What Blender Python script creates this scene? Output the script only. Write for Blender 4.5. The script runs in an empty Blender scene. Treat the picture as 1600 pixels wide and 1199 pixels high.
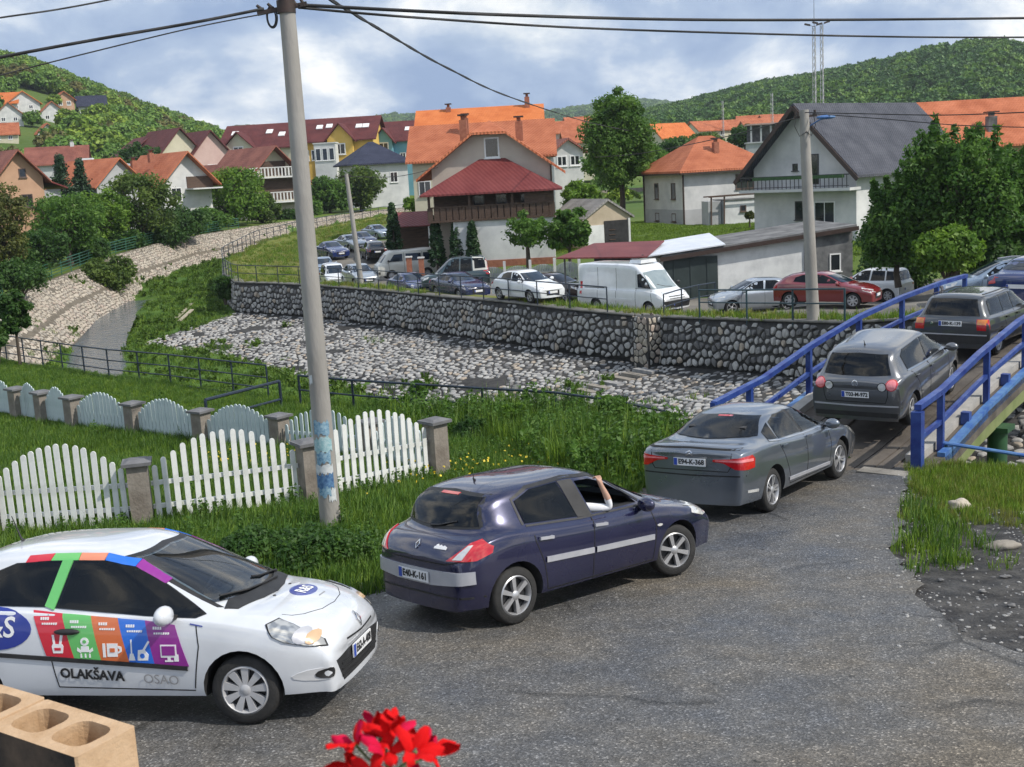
import bpy, bmesh, math, random
import numpy as np
from mathutils import Vector, Matrix, noise as mnoise
from mathutils.bvhtree import BVHTree

SC = bpy.context.scene
COL = SC.collection
rad = math.radians

# ------------------------------------------------------------------ camera
F_PX, PITCH, ROLL, CAM_Z = 1850.0, 0.17878, 0.056, 5.0
cam_d = bpy.data.cameras.new('camera')
cam = bpy.data.objects.new('camera', cam_d)
COL.objects.link(cam)
SC.camera = cam
cam_d.sensor_fit = 'HORIZONTAL'
cam_d.sensor_width = 36.0
cam_d.lens = F_PX / 1600 * 36.0
cam_d.clip_start = 0.05
cam_d.clip_end = 9000
cp, sp = math.cos(PITCH), math.sin(PITCH)
r0, u0, fw = Vector((1, 0, 0)), Vector((0, sp, cp)), Vector((0, cp, -sp))
cr, sr = math.cos(ROLL), math.sin(ROLL)
RT, UP = r0 * cr - u0 * sr, r0 * sr + u0 * cr
cam.matrix_world = Matrix(((RT.x, UP.x, -fw.x, 0), (RT.y, UP.y, -fw.y, 0), (RT.z, UP.z, -fw.z, CAM_Z), (0, 0, 0, 1)))
cam_d.dof.use_dof = True
cam_d.dof.focus_distance = 17.0
cam_d.dof.aperture_fstop = 13.0

# ------------------------------------------------------------------ sun, sky, exposure
SUN_DIR = Vector((0.80, -0.36, 0.90)).normalized()
SUN_EL = math.asin(SUN_DIR.z)
SUN_AZ = math.atan2(SUN_DIR.x, SUN_DIR.y)
sun_d = bpy.data.lights.new('sun', 'SUN')
sun_d.energy = 3.2
sun_d.angle = rad(0.6)
sun_d.color = (1.0, 0.94, 0.85)
sun = bpy.data.objects.new('sun', sun_d)
COL.objects.link(sun)
sun.rotation_euler = (-SUN_DIR).to_track_quat('-Z', 'Y').to_euler()
sun.location = (40, -20, 60)

W = bpy.data.worlds.new('World')
SC.world = W
W.use_nodes = True
nt = W.node_tree
nt.nodes.clear()


def N(tree, typ, **kw):
    n = tree.nodes.new(typ)
    for k, v in kw.items():
        if k == 'ins':
            for i, val in v.items():
                n.inputs[i].default_value = val
        else:
            setattr(n, k, v)
    return n


def ramp_set(n, stops, interp='LINEAR'):
    cr_ = n.color_ramp
    cr_.interpolation = interp
    while len(cr_.elements) > 1:
        cr_.elements.remove(cr_.elements[-1])
    cr_.elements[0].position = stops[0][0]
    cr_.elements[0].color = stops[0][1]
    for p_, c_ in stops[1:]:
        e = cr_.elements.new(p_)
        e.color = c_


def c4(c):
    if isinstance(c, (int, float)):
        c = (c, c, c)
    return (c[0], c[1], c[2], 1.0)


sky = N(nt, 'ShaderNodeTexSky', sky_type='NISHITA', sun_disc=False, sun_elevation=SUN_EL, sun_rotation=SUN_AZ)
tc = N(nt, 'ShaderNodeTexCoord')
sep = N(nt, 'ShaderNodeSeparateXYZ')
nt.links.new(tc.outputs['Generated'], sep.inputs[0])
zadd = N(nt, 'ShaderNodeMath', operation='MAXIMUM', ins={1: 0.0})
nt.links.new(sep.outputs['Z'], zadd.inputs[0])
zoff = N(nt, 'ShaderNodeMath', operation='ADD', ins={1: 0.50})
nt.links.new(zadd.outputs[0], zoff.inputs[0])
comb = N(nt, 'ShaderNodeCombineXYZ')
for i, a in enumerate('XY'):
    dv = N(nt, 'ShaderNodeMath', operation='DIVIDE')
    nt.links.new(sep.outputs[a], dv.inputs[0])
    nt.links.new(zoff.outputs[0], dv.inputs[1])
    nt.links.new(dv.outputs[0], comb.inputs[i])
n1 = N(nt, 'ShaderNodeTexNoise', ins={'Scale': 3.0, 'Detail': 9.0, 'Roughness': 0.57, 'Distortion': 0.2})
n2 = N(nt, 'ShaderNodeTexNoise', ins={'Scale': 1.1, 'Detail': 5.0, 'Roughness': 0.5, 'Distortion': 0.1})
mp2 = N(nt, 'ShaderNodeMapping', ins={'Location': (3.7, 1.9, 0.0)})
nt.links.new(comb.outputs[0], n1.inputs['Vector'])
nt.links.new(comb.outputs[0], mp2.inputs['Vector'])
nt.links.new(mp2.outputs[0], n2.inputs['Vector'])
rc = N(nt, 'ShaderNodeValToRGB')           # cloud brightness: grey blue undersides to bright tops
ramp_set(rc, [(0.38, c4((0.23, 0.33, 0.53))), (0.465, c4((0.36, 0.46, 0.63))), (0.535, c4((0.66, 0.72, 0.80))), (0.61, c4((1.12, 1.10, 1.05)))])
nt.links.new(n1.outputs['Fac'], rc.inputs['Fac'])
rm = N(nt, 'ShaderNodeValToRGB')           # cloud cover
ramp_set(rm, [(0.30, c4(0.25)), (0.46, c4(1.0))])
nt.links.new(n2.outputs['Fac'], rm.inputs['Fac'])
skym = N(nt, 'ShaderNodeMix', data_type='RGBA', blend_type='MULTIPLY', ins={0: 1.0, 7: (0.09, 0.09, 0.09, 1)})
nt.links.new(sky.outputs[0], skym.inputs[6])
mx = N(nt, 'ShaderNodeMix', data_type='RGBA')
nt.links.new(rm.outputs[0], mx.inputs[0])
nt.links.new(skym.outputs[2], mx.inputs[6])
nt.links.new(rc.outputs[0], mx.inputs[7])
bg = N(nt, 'ShaderNodeBackground', ins={'Strength': 1.0})
nt.links.new(mx.outputs[2], bg.inputs['Color'])
wo = N(nt, 'ShaderNodeOutputWorld')
nt.links.new(bg.outputs[0], wo.inputs['Surface'])

SC.view_settings.view_transform = 'Standard'
SC.view_settings.look = 'None'
SC.view_settings.exposure = 0.40
SC.view_settings.gamma = 1.0
SC.view_settings.use_curve_mapping = False
SC.render.engine = 'CYCLES'
SC.cycles.use_denoising = True
SC.cycles.max_bounces = 6
SC.cycles.diffuse_bounces = 3
SC.cycles.glossy_bounces = 3
SC.cycles.transparent_max_bounces = 8
SC.cycles.caustics_reflective = False
SC.cycles.caustics_refractive = False


# ------------------------------------------------------------------ surveying: photo direction to a point of the place
def ray(px, py):
    return RT * ((px - 800) / F_PX) + UP * (-(py - 599.5) / F_PX) + fw


def at(px, py, Y):
    d = ray(px, py)
    return Vector((0, 0, CAM_Z)) + d * (Y / d.y)


def at_z(px, py, z):
    d = ray(px, py)
    return Vector((0, 0, CAM_Z)) + d * ((z - CAM_Z) / d.z)


# ------------------------------------------------------------------ materials
MATS = {}


def mat(name, col, rough=0.7, metal=0.0, col2=None, scale=3.0, detail=5.0, bump=0.0, bscale=None, bdist=0.02,
        coat=0.0, spec=0.5, coords='Object', lo=0.35, hi=0.65, stretch=None, rvar=0.0, emit=None, trans=0.0, ior=None):
    """a principled material with noise mottling between two real colours and noise relief"""
    if name in MATS:
        return MATS[name]
    m = bpy.data.materials.new(name)
    MATS[name] = m
    m.use_nodes = True
    t = m.node_tree
    b = t.nodes['Principled BSDF']
    b.inputs['Base Color'].default_value = c4(col)
    b.inputs['Roughness'].default_value = rough
    b.inputs['Metallic'].default_value = metal
    b.inputs['Specular IOR Level'].default_value = spec
    b.inputs['Coat Weight'].default_value = coat
    b.inputs['Coat Roughness'].default_value = 0.04
    b.inputs['Coat IOR'].default_value = 1.62
    if ior:
        b.inputs['IOR'].default_value = ior
    if trans:
        b.inputs['Transmission Weight'].default_value = trans
    if emit:
        b.inputs['Emission Color'].default_value = c4(emit[0])
        b.inputs['Emission Strength'].default_value = emit[1]
    vec = None
    if col2 is not None or bump or rvar:
        tcn = N(t, 'ShaderNodeTexCoord')
        vec = tcn.outputs[coords]
        if stretch:
            mp = N(t, 'ShaderNodeMapping', ins={'Scale': stretch})
            t.links.new(vec, mp.inputs['Vector'])
            vec = mp.outputs[0]
    if col2 is not None:
        nn = N(t, 'ShaderNodeTexNoise', ins={'Scale': scale, 'Detail': detail, 'Roughness': 0.62})
        t.links.new(vec, nn.inputs['Vector'])
        rr = N(t, 'ShaderNodeValToRGB')
        ramp_set(rr, [(lo, c4(col)), (hi, c4(col2))])
        t.links.new(nn.outputs['Fac'], rr.inputs['Fac'])
        t.links.new(rr.outputs[0], b.inputs['Base Color'])
    if rvar:
        nr = N(t, 'ShaderNodeTexNoise', ins={'Scale': scale * 0.7, 'Detail': 4.0})
        t.links.new(vec, nr.inputs['Vector'])
        mr = N(t, 'ShaderNodeMapRange', ins={1: 0.3, 2: 0.7, 3: max(0.02, rough - rvar), 4: min(1, rough + rvar)})
        t.links.new(nr.outputs['Fac'], mr.inputs[0])
        t.links.new(mr.outputs[0], b.inputs['Roughness'])
    if bump:
        nb = N(t, 'ShaderNodeTexNoise', ins={'Scale': bscale or scale * 4, 'Detail': 4.0})
        t.links.new(vec, nb.inputs['Vector'])
        bb = N(t, 'ShaderNodeBump', ins={'Strength': bump, 'Distance': bdist})
        t.links.new(nb.outputs['Fac'], bb.inputs['Height'])
        t.links.new(bb.outputs[0], b.inputs['Normal'])
    return m


def leaf_mat(name, col, col2, trans=0.48, scale=1.3):
    if name in MATS:
        return MATS[name]
    m = mat(name, col, rough=0.55, col2=col2, scale=scale, detail=3, spec=0.35)
    t = m.node_tree
    b = t.nodes['Principled BSDF']
    out = t.nodes['Material Output']
    src = b.inputs['Base Color'].links[0].from_socket
    tcn = N(t, 'ShaderNodeAttribute', attribute_name='hue', attribute_type='GEOMETRY')
    hs = N(t, 'ShaderNodeHueSaturation')
    mr = N(t, 'ShaderNodeMapRange', ins={1: 0.0, 2: 1.0, 3: 0.62, 4: 1.45})
    t.links.new(tcn.outputs['Fac'], mr.inputs[0])
    t.links.new(mr.outputs[0], hs.inputs['Value'])
    mh = N(t, 'ShaderNodeMapRange', ins={1: 0.0, 2: 1.0, 3: 0.515, 4: 0.485})
    t.links.new(tcn.outputs['Fac'], mh.inputs[0])
    t.links.new(mh.outputs[0], hs.inputs['Hue'])
    t.links.new(src, hs.inputs['Color'])
    t.links.new(hs.outputs[0], b.inputs['Base Color'])
    tr = N(t, 'ShaderNodeBsdfTranslucent')
    t.links.new(hs.outputs[0], tr.inputs['Color'])
    ms = N(t, 'ShaderNodeMixShader', ins={0: trans})
    t.links.new(b.outputs[0], ms.inputs[1])
    t.links.new(tr.outputs[0], ms.inputs[2])
    t.links.new(ms.outputs[0], out.inputs['Surface'])
    return m


# ------------------------------------------------------------------ objects
def tag(o, label=None, cat=None, group=None, kind=None):
    if label: o['label'] = label
    if cat: o['category'] = cat
    if group: o['group'] = group
    if kind: o['kind'] = kind
    return o


def link(name, data, parent=None, loc=None, rz=None):
    o = bpy.data.objects.new(name, data)
    COL.objects.link(o)
    if parent is not None: o.parent = parent
    if loc is not None: o.location = loc
    if rz is not None: o.rotation_euler = (0, 0, rz)
    return o


def thing(name, label, cat, loc=(0, 0, 0), rz=0.0, group=None):
    o = bpy.data.objects.new(name, None)
    o.empty_display_size = 0.2
    COL.objects.link(o)
    o.location = loc
    o.rotation_euler = (0, 0, rz)
    return tag(o, label, cat, group)


class MB:
    """collects shapes for ONE mesh"""

    def __init__(s):
        s.v, s.f, s.m = [], [], []

    def add(s, vs, fs, mi=0):
        b = len(s.v)
        s.v += [tuple(v) for v in vs]
        s.f += [tuple(i + b for i in f) for f in fs]
        s.m += [mi] * len(fs)
        return s

    def box(s, c, d, rz=0.0, mi=0, M=None, taper=1.0):
        x, y, z = d[0] / 2, d[1] / 2, d[2] / 2
        pts = [(-x, -y, -z), (x, -y, -z), (x, y, -z), (-x, y, -z), (-x * taper, -y * taper, z), (x * taper, -y * taper, z), (x * taper, y * taper, z), (-x * taper, y * taper, z)]
        R = M if M is not None else Matrix.Rotation(rz, 3, 'Z')
        cc = Vector(c)
        return s.add([R @ Vector(p) + cc for p in pts], [(3, 2, 1, 0), (4, 5, 6, 7), (0, 1, 5, 4), (1, 2, 6, 5), (2, 3, 7, 6), (3, 0, 4, 7)], mi)

    def bar(s, a, b, w, h=None, mi=0, up=(0, 0, 1)):
        """a beam of section w (sideways) x h (up) from a to b"""
        a, b = Vector(a), Vector(b)
        h = h or w
        t = (b - a).normalized()
        sd = t.cross(Vector(up))
        if sd.length < 1e-4: sd = Vector((1, 0, 0))
        sd.normalize()
        u = sd.cross(t)
        o = [(-1, -1), (1, -1), (1, 1), (-1, 1)]
        vs = [p + sd * (i * w / 2) + u * (j * h / 2) for p in (a, b) for i, j in o]
        return s.add(vs, [(0, 1, 2, 3), (7, 6, 5, 4), (4, 5, 1, 0), (5, 6, 2, 1), (6, 7, 3, 2), (7, 4, 0, 3)], mi)

    def tube(s, path, r, n=8, mi=0, cap=True):
        P = [Vector(p) for p in path]
        rs = r if isinstance(r, (list, tuple)) else [r] * len(P)
        vs, fs = [], []
        ref = None
        for i, p in enumerate(P):
            t = (P[min(i + 1, len(P) - 1)] - P[max(i - 1, 0)]).normalized()
            if ref is None:
                ref = t.orthogonal().normalized()
            ref = (ref - t * ref.dot(t))
            if ref.length < 1e-5: ref = t.orthogonal()
            ref.normalize()
            bn = t.cross(ref)
            for k in range(n):
                a = 2 * math.pi * k / n
                vs.append(p + (ref * math.cos(a) + bn * math.sin(a)) * rs[i])
        for i in range(len(P) - 1):
            for k in range(n):
                a, b = i * n + k, i * n + (k + 1) % n
                fs.append((a, b, b + n, a + n))
        if cap:
            fs.append(tuple(range(n - 1, -1, -1)))
            fs.append(tuple((len(P) - 1) * n + k for k in range(n)))
        return s.add(vs, fs, mi)

    def lathe(s, prof, n=20, c=(0, 0, 0), axis='Z', mi=0, close=False):
        """prof: (radius, height) pairs"""
        vs, fs = [], []
        for r, h in prof:
            for k in range(n):
                a = 2 * math.pi * k / n
                x, y = r * math.cos(a), r * math.sin(a)
                p = (x, y, h) if axis == 'Z' else ((x, h, y) if axis == 'Y' else (h, x, y))
                vs.append((p[0] + c[0], p[1] + c[1], p[2] + c[2]))
        m = len(prof)
        for i in range(m if close else m - 1):
            j = (i + 1) % m
            for k in range(n):
                k2 = (k + 1) % n
                q = (i * n + k, i * n + k2, j * n + k2, j * n + k)
                fs.append(q if axis != 'Y' else q[::-1])
        return s.add(vs, fs, mi)

    def prism(s, poly, a, b, mi=0):
        """polygon given as 3-D points at a-offset, extruded by vector b"""
        b = Vector(b)
        n = len(poly)
        P = [Vector(p) + Vector(a) for p in poly]
        vs = P + [p + b for p in P]
        fs = [tuple(range(n - 1, -1, -1)), tuple(range(n, 2 * n))] + [(i, (i + 1) % n, n + (i + 1) % n, n + i) for i in range(n)]
        return s.add(vs, fs, mi)

    def ball(s, c, r, nu=10, nv=6, mi=0):
        rx, ry, rz_ = r if isinstance(r, (tuple, list)) else (r, r, r)
        vs, fs = [], []
        for j in range(nv + 1):
            th = math.pi * j / nv
            for i in range(nu):
                a = 2 * math.pi * i / nu
                vs.append((c[0] + rx * math.sin(th) * math.cos(a), c[1] + ry * math.sin(th) * math.sin(a), c[2] + rz_ * math.cos(th)))
        for j in range(nv):
            for i in range(nu):
                i2 = (i + 1) % nu
                fs.append((j * nu + i, (j + 1) * nu + i, (j + 1) * nu + i2, j * nu + i2))
        return s.add(vs, fs, mi)

    def mesh(s, name, mats, smooth=None, fix=True):
        me = bpy.data.meshes.new(name)
        me.from_pydata(s.v, [], s.f)
        for m in (mats if isinstance(mats, (list, tuple)) else [mats]):
            me.materials.append(m)
        if any(s.m):
            me.polygons.foreach_set('material_index', s.m)
        if fix:
            bm = bmesh.new()
            bm.from_mesh(me)
            bmesh.ops.recalc_face_normals(bm, faces=bm.faces)
            bm.to_mesh(me)
            bm.free()
        if smooth is not None:
            me.polygons.foreach_set('use_smooth', [True] * len(me.polygons))
            me.set_sharp_from_angle(angle=rad(smooth))
        me.update()
        return me

    def build(s, name, mats, parent=None, smooth=None, loc=None, rz=None, fix=True):
        return link(name, s.mesh(name, mats, smooth, fix), parent, loc, rz)


def np_mesh(name, V, Fq, mats, mi=None, smooth=False, attr=None):
    me = bpy.data.meshes.new(name)
    V = np.asarray(V, np.float32)
    Fq = np.asarray(Fq, np.int32)
    k = Fq.shape[1]
    me.vertices.add(len(V))
    me.vertices.foreach_set('co', V.ravel())
    me.loops.add(Fq.size)
    me.loops.foreach_set('vertex_index', Fq.ravel())
    me.polygons.add(len(Fq))
    me.polygons.foreach_set('loop_start', np.arange(0, Fq.size, k, dtype=np.int32))
    try:
        me.polygons.foreach_set('loop_total', np.full(len(Fq), k, np.int32))
    except Exception:
        pass
    for m in (mats if isinstance(mats, (list, tuple)) else [mats]):
        me.materials.append(m)
    if mi is not None:
        me.polygons.foreach_set('material_index', np.asarray(mi, np.int32))
    if smooth:
        me.polygons.foreach_set('use_smooth', np.ones(len(Fq), bool))
    if attr:
        for nm, (dom, vals) in attr.items():
            a = me.attributes.new(nm, 'FLOAT', dom)
            a.data.foreach_set('value', np.asarray(vals, np.float32))
    me.update(calc_edges=True)
    return me
# ------------------------------------------------------------------ the lie of the land
def zr(Y):
    return np.interp(Y, [-30, 0, 7.5, 10.4, 13.5, 18.9, 21.5, 24, 28, 60], [1.0, .85, .62, .33, -.02, -.50, -.66, -.95, -1.35, -1.35])


def P3(px, py, Y):
    p = at(px, py, Y)
    return (p.x, p.y, p.z)


# bank tops: the near bank curves away into the far left bank of the brook
NL = [(40, 4, -.4), (16, 17.2, -.55), (9, 19.8, -.58), (7.1, 20.6, -.6), (3.6, 22.2, -.8), (3.0, 25.6, -1.12), (1.6, 29.0, -1.3), (-.2, 30.2, -1.35), (-2.8, 31.3, -1.35),
      (-5.7, 34.3, -1.35), (-8.2, 35.7, -1.35), (-11.4, 38.8, -1.35), (-14.1, 41, -1.35), (-16.1, 42.9, -1.35), (-19.9, 46.4, -1.35), (-25.5, 54, -1.5)]
NL += [tuple(at_z(*q)) for q in [(-60, 505, -1.55), (0, 480, -1.55), (62, 446, -1.35), (130, 420, -1.0), (180, 400, -.6), (270, 375, -.1), (380, 357, .1), (440, 348, .1), (600, 328, .1)]]
NL += [(2, 205, .3), (60, 232, .6)]
# top of the stone wall on the other side
WL = [(42, 14, .2), (26, 24.5, .2), (17.6, 30.4, .18), (14.4, 33.6, .15)]
WL += [P3(*q) for q in [(1320, 505, 40), (1150, 500, 46), (1005, 495, 51), (880, 483, 54.5), (790, 472, 58), (700, 465, 63), (600, 455, 69), (500, 447, 75), (420, 443, 79),
                        (368, 442, 81), (350, 428, 90), (348, 408, 102), (400, 379, 122), (470, 361, 140), (600, 336, 163)]]
WL += [(10, 186, .2), (60, 208, .6)]
NLa, WLa = np.array(NL), np.array(WL)
RIV = np.array([tuple(at_z(*q)) for q in [(206, 468, -3.65), (192, 480, -3.85), (172, 502, -4.2), (152, 540, -4.55), (146, 590, -4.6)]] + [(-14.5, 52.5, -4.65), (-4, 42, -4.7), (8, 29, -4.8), (24, 18, -4.9)])
WALL_H = 2.0


def poly_dist(X, Y, L):
    """distance to a polyline and the interpolated third coordinate there"""
    best = np.full(X.shape, 1e9)
    zz = np.zeros(X.shape)
    for a, b in zip(L[:-1], L[1:]):
        dx, dy = b[0] - a[0], b[1] - a[1]
        t = np.clip(((X - a[0]) * dx + (Y - a[1]) * dy) / (dx * dx + dy * dy + 1e-9), 0, 1)
        d = np.hypot(X - a[0] - t * dx, Y - a[1] - t * dy)
        k = d < best
        best = np.where(k, d, best)
        zz = np.where(k, a[2] + (b[2] - a[2]) * t, zz)
    return best, zz


def in_poly(X, Y, P):
    ins = np.zeros(X.shape, bool)
    n = len(P)
    for i in range(n):
        x1, y1, x2, y2 = P[i][0], P[i][1], P[i - 1][0], P[i - 1][1]
        c = ((y1 > Y) != (y2 > Y)) & (X < (x2 - x1) * (Y - y1) / (y2 - y1 + 1e-12) + x1)
        ins ^= c
    return ins


CH_POLY = np.vstack([NLa[:, :2], WLa[::-1, :2]])
BEDP = ([0, 40, 62, 80, 100, 140, 200, 260], [-4.7, -4.65, -4.6, -4.2, -3.5, -2.6, -2.1, -1.8])

FARC = [P3(*q) for q in [(826, 487, 58), (720, 474, 66), (650, 463, 73), (565, 447, 81), (522, 447, 86), (512, 432, 92), (528, 404, 100), (552, 391, 108), (580, 388, 113), (600, 376, 120),
                         (995, 490, 56), (860, 472, 64), (715, 452, 69), (640, 434, 78), (1180, 489, 53), (1295, 481, 48), (1360, 470, 57), (1195, 465, 62), (1080, 466, 62),
                         (812, 410, 80), (945, 386, 86), (1075, 353, 100), (1150, 345, 100), (1000, 352, 98), (1250, 352, 88), (1300, 380, 76)]]
FARC += [(15.5, 34.7, .15), (15.5, 41, -.55), (22, 38, -.2), (30, 33, .1), (24, 50, -1.5), (40, 60, -.5), (60, 80, 1), (26, 74, .0), (34, 90, .3), (-6, 140, -.6), (0, 200, .3),
         (30, 130, .2), (60, 140, 1), (40, 200, 1.5), (0, 300, 1), (100, 200, 2), (-20, 400, 1), (120, 420, 5), (300, 500, 9), (0, 900, 4), (300, 1200, 12)]
FARC = np.array(FARC)


def h_ground(X, Y):
    X = np.asarray(X, float)
    Y = np.asarray(Y, float)
    dN, zN = poly_dist(X, Y, NLa)
    dW, zW = poly_dist(X, Y, WLa)
    ch = in_poly(X, Y, CH_POLY)
    # near bank and left bank
    k = np.clip((Y - 44) / 16, 0, 1)
    k = k * k * (3 - 2 * k)
    hn = np.maximum(zr(Y), -1.35) * (1 - k) + (zN + np.clip(.045 * (dN - 2), 0, 9)) * k
    kk = np.clip(1 - dN / 1.2, 0, 1)
    hn = hn * (1 - kk) + zN * kk
    # far bank
    wsum = np.zeros(X.shape)
    hs = np.zeros(X.shape)
    for c in FARC:
        w = 1.0 / (((X - c[0]) ** 2 + (Y - c[1]) ** 2) + 1.5) ** 1.7
        wsum += w
        hs += w * c[2]
    hf = hs / wsum
    kf = np.clip(1 - (dW - 1.1) / 1.5, 0, 1)
    kf = kf * kf * (3 - 2 * kf)
    hf = hf * (1 - kf) + zW * kf
    # channel
    bed = np.interp(Y, *BEDP)
    dR, _ = poly_dist(X, Y, RIV)
    bed = bed - 1.1 * np.clip((10.0 - dW) / 3.0, 0, 1) * np.clip((88 - Y) / 4, 0, 1)
    bed = bed + .16 * np.sin(X * .9 + 1.3) * np.cos(Y * .7) * np.clip(dR / 4, 0, 1) + .5 * np.clip((dR - 3) / 8, 0, 1)
    hc = np.maximum(np.maximum(zN - .80 * dN, zW - WALL_H - .12 * dW - .06), bed)
    hc = hc - .42 * np.exp(-(dR / 1.5) ** 4)
    hf = np.where((dW < .65) & (dN > 1.0), zW - WALL_H - .1, hf)      # hollow filled by the wall itself
    hc = np.where((dW < .8) & (dN > 3), np.minimum(hc, zW - WALL_H - .1), hc)
    return np.where(ch, hc, np.where(dN < dW, hn, hf)), ch, dN, dW


def hz(x, y):
    return float(h_ground(np.array([x]), np.array([y]))[0][0])


def axis_pts(lo, hi, step, out_lo, out_hi):
    c = list(np.arange(lo, hi + 1e-6, step))
    s, p = step, hi
    while p < out_hi:
        s *= 1.35
        p += s
        c.append(p)
    s, p = step, lo
    while p > out_lo:
        s *= 1.35
        p -= s
        c.insert(0, p)
    return np.array(c)


M_LAWN = mat('lawn', (.065, .115, .016), .95, col2=(.12, .165, .03), scale=.55, detail=8, bump=.6, bscale=9, bdist=.05, spec=.2)
M_BED = mat('bed_grass', (.045, .10, .016), .95, col2=(.085, .15, .025), scale=.8, detail=8, bump=.7, bscale=6, bdist=.06, spec=.2)
M_YARD = mat('yard_asphalt', (.11, .105, .10), .95, col2=(.20, .185, .16), scale=.5, detail=8, bump=.4, bscale=20, spec=.2)
M_VERGE = mat('verge_grass', (.10, .135, .022), .95, col2=(.16, .16, .045), scale=.30, detail=8, bump=.6, bscale=6, bdist=.05, spec=.2)
M_VALLEY = mat('valley_grass', (.055, .115, .02), .95, col2=(.11, .15, .035), scale=.05, detail=9, bump=.4, bscale=1.5, bdist=.2, spec=.2)
M_DIRT = mat('dirt', (.022, .021, .021), .8, col2=(.085, .080, .074), scale=3.4, detail=12, bump=1.0, bscale=22, bdist=.03, spec=.35, lo=.40, hi=.68, rvar=.2)

ROAD_FAR = [(14.2, 33.2), (17.5, 38.5), (14.5, 46), (9.5, 53), (5.6, 57.5), (.9, 60.5), (-2.5, 67), (-5.5, 74), (-9, 82), (-11.5, 90), (-12.5, 100), (-11, 112), (-8, 124), (-4, 145), (0, 190)]


def build_ground():
    xs = axis_pts(-52, 34, .55, -1300, 1500)
    ys = axis_pts(4, 122, .55, -30, 3200)
    X, Y = np.meshgrid(xs, ys)
    Z, ch, dN, dW = h_ground(X, Y)
    nx, ny = len(xs), len(ys)
    V = np.stack([X.ravel(), Y.ravel(), Z.ravel()], 1)
    i = np.arange((nx - 1) * (ny - 1))
    r, c = i // (nx - 1), i % (nx - 1)
    a = r * nx + c
    Fq = np.stack([a, a + 1, a + nx + 1, a + nx], 1)
    cx = X.ravel()[Fq].mean(1)
    cy = Y.ravel()[Fq].mean(1)
    chf = in_poly(cx, cy, CH_POLY)
    dNf = dN.ravel()[Fq].mean(1)
    dWf = dW.ravel()[Fq].mean(1)
    dRf, _ = poly_dist(cx, cy, np.array([(x, y, 0) for x, y in ROAD_FAR]))
    far = (~chf) & (dWf <= dNf)
    mi = np.zeros(len(Fq), np.int32)
    mi[chf] = 1
    mi[far] = 3
    mi[far & (dWf < 9)] = 2
    rw = np.where(cy < 78, 4.2, 3.0)
    yard = far & ((dRf < rw) | ((cy < 62) & (cy > 40) & (cx > 2) & (cx < 24) & (dWf > 2.0))) & (dWf > 1.3)
    mi[yard] = 4
    me = np_mesh('ground', V, Fq, [M_LAWN, M_BED, M_VERGE, M_VALLEY, M_YARD], mi, smooth=True)
    o = link('ground', me)
    tag(o, 'grassy banks, stream bed and valley floor', None, kind='structure')
    return o


build_ground()

# ---- water of the brook
M_WATER = mat('water', (.060, .075, .085), .05, bump=1.0, bscale=2.6, scale=1, bdist=.22, spec=.9, coords='Object')


def draped_strip(L, half, zf, name, m, n=40):
    L = np.array(L, float)
    d = np.r_[0, np.cumsum(np.hypot(*(L[1:, :2] - L[:-1, :2]).T))]
    s = np.linspace(0, d[-1], n)
    px_, py_ = np.interp(s, d, L[:, 0]), np.interp(s, d, L[:, 1])
    tx, ty = np.gradient(px_), np.gradient(py_)
    ln = np.hypot(tx, ty)
    nxv, nyv = -ty / ln, tx / ln
    V, Fq = [], []
    for k in range(n):
        for j in (-1, -.33, .33, 1):
            x, y = px_[k] + nxv[k] * half * j, py_[k] + nyv[k] * half * j
            V.append((x, y, zf(x, y, s[k], d)))
    for k in range(n - 1):
        for j in range(3):
            a = k * 4 + j
            Fq.append((a, a + 1, a + 5, a + 4))
    return link(name, np_mesh(name, V, Fq, m, smooth=True))


bedw = lambda x, y, s, d: float(np.interp(y, *BEDP)) - .13
tag(draped_strip(RIV, 1.75, bedw, 'water', M_WATER), 'shallow brook reflecting the sky', None, kind='structure')

# ---- the near road, one draped sheet of worn asphalt with a ragged edge
ROAD_POLY = [(-26, 13.9), (-12, 13.6), (-6, 13.7), (-3.4, 13.9), (-1.9, 13.6), (-.6, 15.0), (.9, 17.4), (2.2, 19.6), (3.35, 21.5), (3.9, 22.3), (7.0, 20.9), (6.75, 19.6), (6.2, 18.2), (5.5, 16.4), (4.9, 14.6),
             (4.45, 13.1), (4.2, 11.6), (4.25, 10.6), (4.8, 9.9), (6.4, 9.2), (9, 8.8), (26, 8.2), (26, -14), (-26, -14)]


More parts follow.
